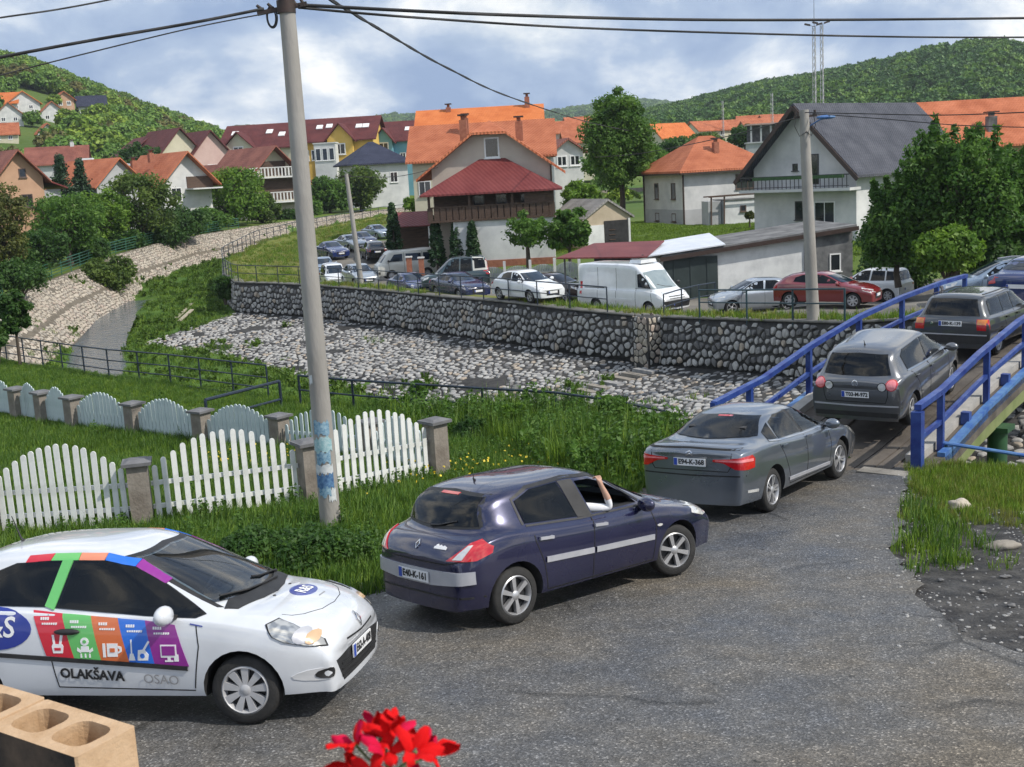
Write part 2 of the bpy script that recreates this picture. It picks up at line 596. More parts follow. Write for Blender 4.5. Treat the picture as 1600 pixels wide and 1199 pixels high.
def asphalt_mat():
    m = mat('asphalt', (.085, .083, .08), .6, spec=.4)
    t = m.node_tree
    b = t.nodes['Principled BSDF']
    tcn = N(t, 'ShaderNodeTexCoord')
    pos = tcn.outputs['Object']
    vor = N(t, 'ShaderNodeTexVoronoi', ins={'Scale': 62.0, 'Randomness': 1.0})
    big = N(t, 'ShaderNodeTexNoise', ins={'Scale': .42, 'Detail': 7.0, 'Roughness': .65})
    mid = N(t, 'ShaderNodeTexNoise', ins={'Scale': 3.1, 'Detail': 6.0, 'Roughness': .7})
    chips = N(t, 'ShaderNodeTexNoise', ins={'Scale': 60.0, 'Detail': 3.0, 'Roughness': .8})
    crk = N(t, 'ShaderNodeTexVoronoi', feature='DISTANCE_TO_EDGE', ins={'Scale': .55, 'Randomness': 1.0})
    wob = N(t, 'ShaderNodeTexNoise', ins={'Scale': 1.7, 'Detail': 5.0})
    wm = N(t, 'ShaderNodeMix', data_type='VECTOR', ins={0: .22})
    t.links.new(pos, wm.inputs[4])
    t.links.new(wob.outputs['Color'], wm.inputs[5])
    for n_ in (vor, big, mid, chips, wob):
        t.links.new(pos, n_.inputs['Vector'])
    t.links.new(wm.outputs[1], crk.inputs['Vector'])
    rb = N(t, 'ShaderNodeValToRGB')
    ramp_set(rb, [(.34, c4((.080, .086, .098))), (.5, c4((.118, .113, .106))), (.66, c4((.145, .125, .098)))])
    t.links.new(big.outputs['Fac'], rb.inputs['Fac'])
    rmid = N(t, 'ShaderNodeValToRGB')
    ramp_set(rmid, [(.30, c4(.72)), (.52, c4(1.0)), (.70, c4(1.22))])
    t.links.new(mid.outputs['Fac'], rmid.inputs['Fac'])
    m1 = N(t, 'ShaderNodeMix', data_type='RGBA', blend_type='MULTIPLY', ins={0: 1.0})
    t.links.new(rb.outputs[0], m1.inputs[6])
    t.links.new(rmid.outputs[0], m1.inputs[7])
    rch = N(t, 'ShaderNodeValToRGB')          # light aggregate
    ramp_set(rch, [(0, c4(.52)), (.35, c4(.74)), (.70, c4(1.0)), (.87, c4(1.25)), (.955, c4(1.75)), (1, c4(2.7))])
    sv = N(t, 'ShaderNodeSeparateColor')
    t.links.new(vor.outputs['Color'], sv.inputs[0])
    t.links.new(sv.outputs[0], rch.inputs['Fac'])
    m2 = N(t, 'ShaderNodeMix', data_type='RGBA', blend_type='MULTIPLY', ins={0: 1.0})
    t.links.new(m1.outputs[2], m2.inputs[6])
    t.links.new(rch.outputs[0], m2.inputs[7])
    rk = N(t, 'ShaderNodeValToRGB')           # thin cracks and tar seams
    ramp_set(rk, [(0.0, c4(.45)), (.010, c4(.62)), (.022, c4(1.0))])
    t.links.new(crk.outputs['Distance'], rk.inputs['Fac'])
    gate = N(t, 'ShaderNodeTexNoise', ins={'Scale': .30, 'Detail': 3.0})
    t.links.new(pos, gate.inputs['Vector'])
    gr = N(t, 'ShaderNodeMapRange', ins={1: .52, 2: .60, 3: 0.0, 4: 1.0})
    t.links.new(gate.outputs['Fac'], gr.inputs[0])
    m3 = N(t, 'ShaderNodeMix', data_type='RGBA', blend_type='MULTIPLY')
    t.links.new(gr.outputs[0], m3.inputs[0])
    t.links.new(m2.outputs[2], m3.inputs[6])
    t.links.new(rk.outputs[0], m3.inputs[7])
    spot = N(t, 'ShaderNodeTexNoise', ins={'Scale': 6.5, 'Detail': 2.0, 'Roughness': .5})
    t.links.new(pos, spot.inputs['Vector'])
    rs = N(t, 'ShaderNodeValToRGB')           # oil drips and dark spots
    ramp_set(rs, [(.22, c4(.42)), (.29, c4(1.0))])
    t.links.new(spot.outputs['Fac'], rs.inputs['Fac'])
    m4 = N(t, 'ShaderNodeMix', data_type='RGBA', blend_type='MULTIPLY', ins={0: 1.0})
    t.links.new(m3.outputs[2], m4.inputs[6])
    t.links.new(rs.outputs[0], m4.inputs[7])
    t.links.new(m4.outputs[2], b.inputs['Base Color'])
    rr = N(t, 'ShaderNodeMapRange', ins={1: .35, 2: .65, 3: .42, 4: .75})
    t.links.new(big.outputs['Fac'], rr.inputs[0])
    t.links.new(rr.outputs[0], b.inputs['Roughness'])
    bp = N(t, 'ShaderNodeBump', ins={'Strength': .55, 'Distance': .008})
    t.links.new(vor.outputs['Distance'], bp.inputs['Height'])
    t.links.new(bp.outputs[0], b.inputs['Normal'])
    return m


M_ASPH = asphalt_mat()


def ragged(P, amp, seed, step=.35, lim=None):
    rnd = random.Random(seed)
    out = []
    for a, b in zip(P, P[1:] + P[:1]):
        L = math.hypot(b[0] - a[0], b[1] - a[1])
        n = max(1, int(min(L, 30) / step)) if (lim is None or lim(a, b)) else 1
        for k in range(n):
            t = k / n
            x, y = a[0] + (b[0] - a[0]) * t, a[1] + (b[1] - a[1]) * t
            if n > 1:
                w = mnoise.noise((x * .8, y * .8, seed)) * amp + rnd.uniform(-.3, .3) * amp
                x += w * (b[1] - a[1]) / L
                y -= w * (b[0] - a[0]) / L
            out.append((x, y))
    return out


def sheet(name, poly, m, lift, step=.8, label=None):
    bm = bmesh.new()
    f = bm.faces.new([bm.verts.new((x, y, 0)) for x, y in poly])
    xs = [p[0] for p in poly]
    ys = [p[1] for p in poly]
    for ax, lo, hi in ((0, min(xs), max(xs)), (1, min(ys), max(ys))):
        q = math.ceil(max(lo, -30) / step) * step
        while q < min(hi, 40):
            co = Vector((q, 0, 0)) if ax == 0 else Vector((0, q, 0))
            no = Vector((1, 0, 0)) if ax == 0 else Vector((0, 1, 0))
            bmesh.ops.bisect_plane(bm, geom=bm.verts[:] + bm.edges[:] + bm.faces[:], plane_co=co, plane_no=no)
            q += step
    V = np.array([v.co[:] for v in bm.verts])
    Z = np.asarray(zr(V[:, 1])) + lift
    for v, z in zip(bm.verts, Z): v.co.z = z
    bmesh.ops.triangulate(bm, faces=[f for f in bm.faces if len(f.verts) > 4])
    bmesh.ops.recalc_face_normals(bm, faces=bm.faces)
    me = bpy.data.meshes.new(name)
    bm.to_mesh(me)
    bm.free()
    if me.polygons[0].normal.z < 0: me.flip_normals()
    me.materials.append(m)
    o = link(name, me)
    return tag(o, label, None, kind='structure')


vis = lambda a, b: max(a[1], b[1]) < 25 and min(a[1], b[1]) > 5 and max(abs(a[0]), abs(b[0])) < 12
DIRT_POLY = [(-26, 14.5), (-12, 14.2), (-3.4, 14.4), (-1.6, 14.5), (-.3, 15.9), (1.2, 18.1), (2.9, 20.9), (3.6, 22.1), (7.0, 20.9), (7.3, 19.7), (6.9, 18.3), (6.6, 17.3), (7.2, 16.6), (8.4, 16.0), (10, 15.4), (13, 14.6), (26, 13), (26, -14), (-26, -14)]
sheet('road_shoulder', ragged(DIRT_POLY, .35, 3, lim=vis), M_DIRT, .012, label='dark dirt and gravel shoulder beside the asphalt')
sheet('road', ragged(ROAD_POLY, .24, 5, step=.22, lim=vis), M_ASPH, .045, label='worn grey asphalt road leading onto the bridge')
# ------------------------------------------------------------------ stones laid on walls and slopes
def cells(nu, nv, seed, jit=.42):
    """Voronoi cells of a jittered brick lattice, in lattice units"""
    rnd = random.Random(seed)
    P = {}
    for j in range(-2, nv + 2):
        for i in range(-2, nu + 2):
            P[i, j] = (i + (.5 if j % 2 else 0) + rnd.uniform(-jit, jit), j + rnd.uniform(-jit, jit))
    out = []
    for j in range(nv):
        for i in range(nu):
            c = P[i, j]
            poly = [(c[0] - 1.3, c[1] - 1.3), (c[0] + 1.3, c[1] - 1.3), (c[0] + 1.3, c[1] + 1.3), (c[0] - 1.3, c[1] + 1.3)]
            for dj in (-2, -1, 0, 1, 2):
                for di in (-2, -1, 0, 1, 2):
                    if (di or dj) and (i + di, j + dj) in P:
                        q = P[i + di, j + dj]
                        nx_, ny_ = q[0] - c[0], q[1] - c[1]
                        mm = (q[0] + c[0]) / 2 * nx_ + (q[1] + c[1]) / 2 * ny_
                        new = []
                        for a, b in zip(poly, poly[1:] + poly[:1]):
                            da, db = a[0] * nx_ + a[1] * ny_ - mm, b[0] * nx_ + b[1] * ny_ - mm
                            if da <= 0: new.append(a)
                            if (da < 0) != (db < 0) and abs(da - db) > 1e-12:
                                t = da / (da - db)
                                new.append((a[0] + (b[0] - a[0]) * t, a[1] + (b[1] - a[1]) * t))
                        poly = new
                        if len(poly) < 3: break
            if len(poly) >= 3: out.append((c, poly))
    return out


def stone_shape(c, poly, rnd, shrink=.80, low=False):
    """one pillow stone in lattice units: (points (u,v,h), faces)"""
    k = shrink * rnd.uniform(.78, 1.10)
    cx = sum(p[0] for p in poly) / len(poly)
    cy = sum(p[1] for p in poly) / len(poly)
    P = [(cx + (x - cx) * k, cy + (y - cy) * k) for x, y in poly]
    R = []
    for a, b in zip(P, P[1:] + P[:1]):
        if math.hypot(a[0] - b[0], a[1] - b[1]) < .12:
            R.append(((a[0] + b[0]) / 2, (a[1] + b[1]) / 2))
            continue
        R.append((a[0] * .84 + b[0] * .16, a[1] * .84 + b[1] * .16))
        if not low: R.append((a[0] * .16 + b[0] * .84, a[1] * .16 + b[1] * .84))
    n = len(R)
    hh = rnd.uniform(.07, .22)
    tx, ty = rnd.uniform(-.12, .12), rnd.uniform(-.12, .12)
    vs = [(x, y, -.05) for x, y in R]
    if not low: vs += [(cx + (x - cx) * .95, cy + (y - cy) * .95, hh * .6) for x, y in R]
    vs += [(cx + (x - cx) * .74, cy + (y - cy) * .74, hh + tx * (x - cx) + ty * (y - cy)) for x, y in R]
    fs = []
    for r in ((0,) if low else (0, n)):
        fs += [(r + i, r + (i + 1) % n, r + n + (i + 1) % n, r + n + i) for i in range(n)]
    fs.append(tuple((1 if low else 2) * n + i for i in range(n)))
    return vs, fs


M_ST = [mat('stone_%s' % k, a, .85, col2=b, scale=7, detail=6, bump=.5, bscale=22, bdist=.02, spec=.3) for k, a, b in
        [('pale', (.31, .305, .295), (.46, .45, .43)), ('grey', (.22, .22, .22), (.34, .33, .32)), ('dark', (.10, .10, .105), (.19, .185, .18)), ('warm', (.30, .25, .20), (.45, .39, .32))]]
M_STL = [mat('limestone_%s' % k, a, .9, col2=b, scale=6, detail=6, bump=.5, bscale=20, bdist=.02, spec=.3) for k, a, b in
         [('pale', (.36, .315, .255), (.50, .445, .37)), ('grey', (.27, .245, .21), (.38, .345, .295)), ('dark', (.20, .18, .155), (.30, .27, .23)), ('pink', (.36, .285, .235), (.46, .385, .33))]]
M_MORTAR = mat('wall_mortar', (.018, .018, .019), .95, col2=(.05, .048, .045), scale=4, bump=.6, bscale=25)
M_MORTAR_L = mat('slope_mortar', (.10, .085, .065), .95, col2=(.17, .145, .11), scale=3, bump=.6, bscale=18)


def lay(t, mapf, U, V, size, seed, mats, weights, n_parts, keep=None, shrink=.80, ratio=1.0, part='stone', low=False):
    """cover the patch u in 0..U, v in 0..V of mapf(u, v, h) with stones; the nearest n_parts become objects, the rest one mesh"""
    rnd = random.Random(seed)
    su, sv = size * ratio, size
    allst = []
    for c, poly in cells(int(U / su) + 1, int(V / sv) + 1, seed):
        if not (0 < c[0] * su < U and 0 < c[1] * sv < V): continue
        if keep and not keep(c[0] * su, c[1] * sv, rnd): continue
        poly = [(min(max(x, 0.02), U / su - .02), min(max(y, .02), V / sv - .02)) for x, y in poly]
        vs, fs = stone_shape(c, poly, rnd, shrink, low)
        pts = [mapf(x * su, y * sv, h * size) for x, y, h in vs]
        m = rnd.choices(range(len(mats)), weights)[0]
        ctr = pts[0]
        q = Vector(ctr) - Vector((0, 0, CAM_Z))
        dz = q.dot(fw)
        px_ = 800 + F_PX * q.dot(RT) / dz
        py_ = 600 - F_PX * q.dot(UP) / dz
        vis_ = -30 < px_ < 1630 and 0 < py_ < 1230 and not (px_ > 1330 and dz > 30)
        allst.append((0 if vis_ else 1, dz, pts, fs, m))
    allst.sort(key=lambda s: s[:2])
    base = Vector(t.location)
    for _, _, pts, fs, m in allst[:n_parts]:
        me = bpy.data.meshes.new(part)
        me.from_pydata([Vector(p) - base for p in pts], [], fs)
        me.materials.append(mats[m])
        me.polygons.foreach_set('use_smooth', [True] * len(me.polygons))
        me.set_sharp_from_angle(angle=rad(50))
        link(part, me, t)
    if len(allst) > n_parts:
        mb = MB()
        for _, _, pts, fs, m in allst[n_parts:]:
            mb.add([Vector(p) - base for p in pts], fs, m)
        tag(mb.build('stones', mats, t, smooth=50, fix=False), None, None, kind='stuff')


def arc(L):
    return np.r_[0, np.cumsum(np.hypot(*(L[1:, :2] - L[:-1, :2]).T))]


def side_normals(L, sign):
    T = np.gradient(L[:, :2], axis=0)
    T /= np.hypot(T[:, 0], T[:, 1])[:, None]
    return np.stack([-T[:, 1], T[:, 0]], 1) * sign


def densify(L, step=1.5):
    d = arc(L)
    s = np.linspace(0, d[-1], int(d[-1] / step) + 2)
    return np.stack([np.interp(s, d, L[:, k]) for k in range(3)], 1)


def ruled(L, nrm, f):
    """mapf over a dense polyline: f(v, h) -> (outwards, up)"""
    d = arc(L)

    def m(u, v, h):
        x, y, z = (np.interp(u, d, L[:, k]) for k in range(3))
        nx_, ny_ = np.interp(u, d, nrm[:, 0]), np.interp(u, d, nrm[:, 1])
        o, up = f(v, h)
        return (float(x + nx_ * o), float(y + ny_ * o), float(z + up))
    return m, d[-1]


def plain_strip(name, L, nrm, prof, m, parent):
    """sweep a profile of (outwards, up) points along L"""
    V, Fq = [], []
    k = len(prof)
    base = Vector(parent.location)
    for p, n_ in zip(L, nrm):
        for o, u in prof:
            V.append((p[0] + n_[0] * o - base.x, p[1] + n_[1] * o - base.y, p[2] + u - base.z))
    for i in range(len(L) - 1):
        for j in range(k):
            a, b = i * k + j, i * k + (j + 1) % k
            Fq.append((a, b, b + k, a + k))
    o = link(name, np_mesh(name, V, Fq, m), parent)
    bm = bmesh.new()
    bm.from_mesh(o.data)
    bmesh.ops.recalc_face_normals(bm, faces=bm.faces)
    bm.to_mesh(o.data)
    bm.free()
    return o


# the wall: from beyond the bridge to the bend far left, with a step back beside the corner pier
iw0, iw1 = 1, 15
WD = densify(WLa[iw0:iw1 + 1], 1.2)
wn = side_normals(WD, 1)
if np.dot(wn[len(wn) // 2], np.array([-10, 40]) - WD[len(WD) // 2, :2]) < 0: wn = -wn
wall = thing('stone_wall', 'long dark retaining wall of pale rounded stones along the far bank', 'wall', (6, 51, -2.5))
plain_strip('wall_body', WD, wn, [(-.6, -.02), (0, -.02), (.16, -WALL_H - .4), (-.6, -WALL_H - .4)], M_MORTAR, wall)
mf, U = ruled(WD, wn, lambda v, h: (.01 + .08 * v + h, -.06 - v))
lay(wall, mf, U, WALL_H, .35, 11, M_ST, (5, 4, 1.8, .8), 300, shrink=.72, ratio=1.0)
plain_strip('coping', WD, wn, [(-.62, -.02), (-.62, .05), (.06, .05), (.06, -.02)], mat('coping', (.10, .10, .09), .9, col2=(.2, .19, .17), scale=2, bump=.4), wall)

V_ = densify(WLa[1:20], 1.2)
vn_ = side_normals(V_, 1)
if np.dot(vn_[len(vn_) // 4], np.array([-10, 40]) - V_[len(V_) // 4, :2]) < 0: vn_ = -vn_
hold = thing('hold', None, None)
vs_ = plain_strip('grass_verge', V_, vn_, [(-.45, .01), (-1.5, .02), (-1.6, -.4), (-.45, -.4)], M_VERGE, hold)
vs_.parent = None
bpy.data.objects.remove(hold)
tag(vs_, 'strip of grass behind the stone wall', None, kind='structure')

# a little pier where the wall steps, of paler and warmer stones than the wall
pier = thing('wall_pier', 'narrow pale stone pier where the retaining wall steps back', 'pier', tuple(at(1012, 560, 50.2)))
ctr = at(1012, 497, 50.2)
mb = MB()
dirw = Vector((WD[30][0] - WD[24][0], WD[30][1] - WD[24][1], 0)).normalized()
ang = math.atan2(dirw.y, dirw.x)
px0 = Vector((ctr.x, ctr.y, 0))
mb.box((0, 0, 1.1), (1.0, .9, 2.3), rz=ang)
pier.location = (ctr.x, ctr.y, ctr.z - 2.2)
mb.build('pier_core', M_MORTAR, pier)
rp = random.Random(4)
for fc in (0, 1, 2, 3):
    R_ = Matrix.Rotation(ang + fc * math.pi / 2, 3, 'Z')
    hw_ = .5 if fc % 2 == 0 else .45
    off = .45 if fc % 2 == 0 else .5
    for c, poly in cells(4, 8, 50 + fc):
        if not (-.1 < c[0] < 3.2 and 0 <= c[1] < 7.6): continue
        vs, fs = stone_shape(c, poly, rp, .86)
        pts = [R_ @ Vector(((x - 1.6) * .29, -off - h * .26, .12 + y * .29)) for x, y, h in vs]
        pts = [Vector((max(-.62, min(.62, p.x)), max(-.62, min(.62, p.y)), p.z)) for p in pts]
        MB().add(pts, fs).build('stone', rp.choice([M_STL[0], M_STL[3], M_ST[0], M_STL[1]]), pier, smooth=50)

# narrow steps down the apron beside the pier
stp = thing('stone_steps', 'narrow stone steps running down the apron from the pier', 'steps', (ctr.x, ctr.y, ctr.z - 2.2))
nd = Vector((-dirw.y, dirw.x, 0))
if nd.y > 0: nd = -nd
for k in range(9):
    p = nd * (1.0 + .62 * k) - dirw * .9
    MB().box((p.x, p.y, .12 - .082 * k), (1.25, .36, .16), rz=ang).build('step', M_STL[2] if k % 3 else M_ST[1], stp)

# the paved apron below the wall
ia = 4
AD = densify(WLa[1:14], 1.5)
an = side_normals(AD, 1)
if np.dot(an[len(an) // 2], np.array([-10, 40]) - AD[len(AD) // 2, :2]) < 0: an = -an
AD2 = AD.copy()
apron = thing('stone_apron', 'sloping apron of scattered white stones below the dark retaining wall', 'stone paving', (4, 46, -4.5))
AW = 8.6
plain_strip('apron_bed', AD2, an, [(.1, -WALL_H - .02), (AW + .3, -WALL_H - .05 - .125 * AW), (AW + .3, -WALL_H - .8 - .125 * AW), (.1, -WALL_H - .6)], M_MORTAR, apron)
mf, U = ruled(AD2, an, lambda v, h: (.25 + v, -WALL_H - .04 - .123 * v + h * .8))
lay(apron, mf, U, AW, .33, 23, M_ST, (5, 4, 1.8, 1), 300, keep=lambda u, v, r: r.random() > .10 + .12 * (v > 7) + .30 * max(0, 1 - v / 2.2) and mnoise.noise((u * .35, v * .5, 3)) < .45, shrink=.70)

# the sunlit paved slope on the left bank
i0 = 15
LD = densify(NLa[i0:], 2.0)
ln_ = side_normals(LD, -1)
if np.dot(ln_[5], np.array([-10, 65]) - LD[5, :2]) < 0: ln_ = -ln_
bank = thing('stone_bank', 'sunlit pale limestone slope along the far left bank of the brook', 'stone paving', (-30, 80, -4))
SW = 3.7
plain_strip('bank_bed', LD, ln_, [(-.3, .05), (.05, .07), (SW, .06 - .80 * SW), (SW, -.5 - .8 * SW), (-.3, -.5)], M_MORTAR_L, bank)
mf, U = ruled(LD, ln_, lambda v, h: (.02 + v * .78 + h * .4, .08 - v * .62 + h * .5))
lay(bank, mf, min(U, 150), SW / .78, .29, 31, M_STL, (7, 3, 1.2, 1.5), 0, keep=lambda u, v, r: r.random() > .05 and not (abs(v - 2.6) < .2) and mnoise.noise((u * .3, v * .6, 8)) < .5, shrink=.84, low=True)
# ------------------------------------------------------------------ the bridge
BD = Vector((math.cos(rad(52)), math.sin(rad(52)), 0))
BNR = Vector((BD.y, -BD.x, 0))
BC = Vector((7.62, 23.32, 0))


def deck_z(s):
    return float(np.interp(s, [-6, -3.6, -1.8, .4, 3.2, 6, 9, 11.6, 14], [-.72, -.57, -.47, -.17, .10, .22, .26, .22, .18]))


def bp(s, w, z=0.0):
    p = BC + BD * s + BNR * w
    p.z = deck_z(s) + z
    return p


M_BLUE = mat('blue_paint', (.010, .025, .17), .40, col2=(.032, .075, .27), scale=3.5, detail=9, bump=.15, bscale=30, rvar=.15)
M_BLUEW = mat('blue_paint_worn', (.03, .10, .34), .5, col2=(.10, .22, .42), scale=4, bump=.1)
M_CONC = mat('concrete', (.30, .29, .27), .9, col2=(.42, .40, .37), scale=2.2, detail=8, bump=.35, bscale=18)
M_CONCD = mat('concrete_dirty', (.15, .14, .125), .9, col2=(.30, .28, .25), scale=1.6, detail=8, bump=.35, bscale=18)
M_LIME = mat('lime_paint', (.15, .19, .065), .6, col2=(.24, .27, .12), scale=2, bump=.2)
M_GREENP = mat('green_paint', (.025, .075, .035), .5, col2=(.035, .10, .045), scale=3, bump=.1)
M_RUST = mat('rusty_steel', (.06, .035, .02), .8, col2=(.12, .07, .04), scale=4, bump=.3)
M_DECKW = mat('deck_planks', (.06, .05, .042), .8, col2=(.14, .12, .10), scale=1.2, detail=8, bump=.4, bscale=24, stretch=(1, 1, 1))

bridge = thing('bridge', 'small road bridge with blue steel railings and a worn deck', 'bridge', tuple(bp(-3, 0)))
B0 = Vector(bridge.location)
loc = lambda s, w, z=0.0: bp(s, w, z) - B0
ss = [-4.2, -3.6, -2.7, -1.8, -.7, .4, 1.8, 3.2, 4.6, 6, 7.5, 9, 10.3, 11.6, 13.4]
mb = MB()
for a, b in zip(ss[:-1], ss[1:]):
    va = [loc(a, -1.95, .0), loc(a, 1.75, .0), loc(b, 1.75, .0), loc(b, -1.95, .0)]
    mb.add(va + [v - Vector((0, 0, .28)) for v in va], [(0, 1, 2, 3), (7, 6, 5, 4), (0, 4, 5, 1), (1, 5, 6, 2), (2, 6, 7, 3), (3, 7, 4, 0)])
mb.build('deck', M_DECKW, bridge)
# deck boards laid along the wheel tracks
for k, w in enumerate((-1.25, -.95, -.65, .42, .72, 1.02)):
    for a, b in ((-3.7, .4), (.43, 4.55), (4.6, 8.9), (8.95, 12.6)):
        mb = MB()
        q = np.linspace(a, b, 6)
        for s0, s1 in zip(q[:-1], q[1:]):
            mb.add([loc(s0, w - .135, .006), loc(s0, w + .135, .006), loc(s1, w + .135, .006), loc(s1, w - .135, .006), loc(s0, w - .135, .034), loc(s0, w + .135, .034), loc(s1, w + .135, .034), loc(s1, w - .135, .034)],
                   [(4, 5, 6, 7), (0, 4, 7, 3), (1, 2, 6, 5), (0, 1, 5, 4), (2, 3, 7, 6)])
        mb.build('plank', M_DECKW, bridge)
for w in (-1.78, 1.34):                      # concrete kerbs along both sides
    for a, b in ((-2.7, .9), (.93, 4.6), (4.63, 8.4), (8.43, 12.4)):
        mb = MB()
        q = np.linspace(a, b, 6)
        for s0, s1 in zip(q[:-1], q[1:]):
            mb.bar(loc(s0, w, .07), loc(s1, w, .07), .24, .16)
        mb.build('kerb', M_CONC, bridge)


def rail(name, w, z, s0, s1, wd, ht, m, n=14):
    q = sorted(set([s0, s1] + [s for s in ss if s0 < s < s1]))
    mb = MB()
    for a, b in zip(q[:-1], q[1:]):
        mb.bar(loc(a, w, z), loc(b, w, z) + (loc(b, w, z) - loc(a, w, z)).normalized() * .006, wd, ht)
    return mb.build(name, m, bridge, smooth=30)


for w, posts, s0, s1 in ((-1.92, (-3.9, -2.44, .36, 3.16, 5.98, 8.6, 11.0), -3.9, 11.1), (1.56, (-3.07, -1.84, .95, 3.75, 6.5, 9.2, 11.8), -3.07, 11.9)):
    for i, s in enumerate(posts):
        mb = MB()
        big = (w > 0 and i == 0)
        p = loc(s, w)
        wd = .18 if big else .11
        mb.box((p.x, p.y, p.z + (.38 if big else .40)), (wd, wd, 1.34 if big else 1.5), rz=rad(52))
        mb.build('post', M_BLUE, bridge)
    rail('top_rail', w, 1.12, s0, s1, .125, .10, M_BLUE)
    rail('middle_rail', w, .56, s0, s1, .08, .085, M_BLUE)
    rail('bottom_rail', w + (.12 if w > 0 else -.12), -.02, s0 + .9, s1, .14, .20, M_BLUEW)
    for s in ((-.35, 2.3, 5.1, 7.9) if w > 0 else (-1.2, 1.7, 4.6, 7.3)):
        mb = MB()
        p = loc(s, w + (.0 if w > 0 else .08), .12)
        mb.box(p, (.16, .16, .24), rz=rad(52))
        mb.build('bracket', M_BLUE, bridge)
for w in (1.45, -1.6, 0):                    # girders under the deck
    mb = MB()
    for a, b in zip(ss[2:-1], ss[3:]):
        if b > 12: continue
        mb.bar(loc(a, w, -.52), loc(b, w, -.52), .18, .48)
    mb.build('girder', M_LIME if w > 0 else M_RUST, bridge)
for s, w in ((2.0, 1.5), (2.0, -1.5), (8.2, 1.5), (8.2, -1.5)):
    mb = MB()
    p = loc(s, w, -.78)
    zb = -4.9 - B0.z
    mb.tube([(p.x, p.y, zb), (p.x, p.y, p.z)], .2, 12)
    mb.box((p.x, p.y, p.z - .04), (.55, .55, .1), rz=rad(52))
    mb.build('column', M_GREENP, bridge, smooth=40)
mb = MB()
for s, sg in ((-3.9, 1), (12.4, -1)):
    a = loc(s, -.1, -1.6)
    mb.box(a + BD * .3 * sg, (1.2, 4.2, 2.6), M=Matrix.Rotation(rad(52), 3, 'Z'))
mb.build('abutment', M_CONCD, bridge)
mb = MB()
a = loc(-3.55, 1.15, .03)
mb.box(a, (.34, .85, .10), rz=rad(52))
mb.build('threshold_slab', M_CONCD, bridge)

# the steel tube handrail running off to the right of the bridge
M_TUBE = mat('dark_teal_paint', (.018, .045, .055), .45, col2=(.03, .07, .09), scale=3, bump=.1)
M_TUBEB = mat('blue_black_paint', (.012, .018, .03), .45, col2=(.02, .035, .06), scale=3, bump=.1)
q0, q1 = at(1472, 692, 20.9), at(1640, 718, 20.4)
hr = thing('handrail', 'blue steel tube handrail leading off beside the green bridge column', 'handrail', tuple(at(1480, 740, 20.6)))
H0 = Vector(hr.location)
MB().tube([q0 - H0, q1 - H0], .035, 8).build('rail', M_BLUEW, hr, smooth=40)
for t in (.04, .94):
    p = q0.lerp(q1, t) - H0
    MB().tube([p, p - Vector((0, 0, 1.0))], .03, 8).build('post', M_TUBE, hr, smooth=40)


# ------------------------------------------------------------------ tube railings along the brook
def railing(name, label, pts, m, height=.95, post_step=1.9, r=.028, mid=(.5,), group=None):
    """pts: base points on the ground"""
    L = np.array([tuple(p) for p in pts])
    d = arc(L)
    t = thing(name, label, 'railing', tuple(L[len(L) // 2]), group=group)
    b = Vector(t.location)
    P = lambda s, z: Vector((np.interp(s, d, L[:, 0]), np.interp(s, d, L[:, 1]), np.interp(s, d, L[:, 2]) + z)) - b
    n = max(1, round(d[-1] / post_step))
    S = np.linspace(0, d[-1], n + 1)
    for k, hh in enumerate((1.0,) + tuple(mid)):
        MB().tube([P(s, height * hh) for s in S], r if k == 0 else r * .8, 6).build('top_rail' if k == 0 else 'lower_rail', m, t, smooth=50)
    pm = MB().tube([(0, 0, -.25), (0, 0, height)], r * 1.05, 6).mesh('post', m, smooth=50)
    for s in S:
        link('post', pm, t, loc=P(s, 0))
    return t


near = [at_z(*q) for q in [(-60, 558, -1.42), (10, 563, -1.38), (110, 581, -1.35), (165, 590, -1.35), (260, 600, -1.35), (345, 612, -1.35), (420, 622, -1.35)]]
railing('railing', 'dark tube railing in front of the shallow blue water', near, M_TUBEB, height=1.0, post_step=1.75, mid=(.62, .3, .02))
near2 = [at_z(*q) for q in [(470, 632, -1.35), (560, 642, -1.35), (690, 652, -1.35), (790, 660, -1.35), (900, 668, -1.35), (965, 682, -1.3), (1040, 702, -1.2)]]
railing('railing', 'dark tube railing along the near bank behind the tall weeds', near2, M_TUBEB, height=.85, post_step=2.1, mid=(.5,), r=.035)
jog = [at_z(*q) for q in [(325, 668, -1.35), (380, 652, -1.35), (440, 636, -1.35)]]
railing('railing', 'short dark railing slanting down to the bank behind the picket fence', jog, M_TUBEB, height=.75, post_step=2.6, mid=(.3,), r=.045)

wt = [Vector(p) + Vector((0, 0, .05)) for p in densify(WLa[4:15], 3.0)]
cut = [p for p in wt if p.y < 50.2]
wtl = [p for p in wt if p.y > 51.5]
railing('railing', 'black tube railing standing on the long stone wall below the parked cars', wtl, M_TUBEB, height=1.12, post_step=2.25, mid=(.52,), r=.03)
railing('railing', 'teal tube railing on the wall between the light pole and the bridge', cut, M_TUBE, height=1.12, post_step=2.6, mid=(.55,), r=.035)
up = [Vector(p) + Vector((0, 0, .05)) for p in densify(WLa[14:20], 3.0)]
railing('railing', 'dark railing following the grass strip upstream to the left', up, M_TUBEB, height=1.1, post_step=2.6, mid=(.55,), r=.035)
lf = [Vector(p) - Vector((ln_[0][0], ln_[0][1], 0)) * .5 for p in densify(NLa[16:23], 4.0)]
railing('railing', 'green railing along the top of the sunlit stone slope', lf, mat('green_mesh_paint', (.03, .12, .075), .5), height=1.15, post_step=2.4, mid=(.8, .6, .4, .2), r=.035)
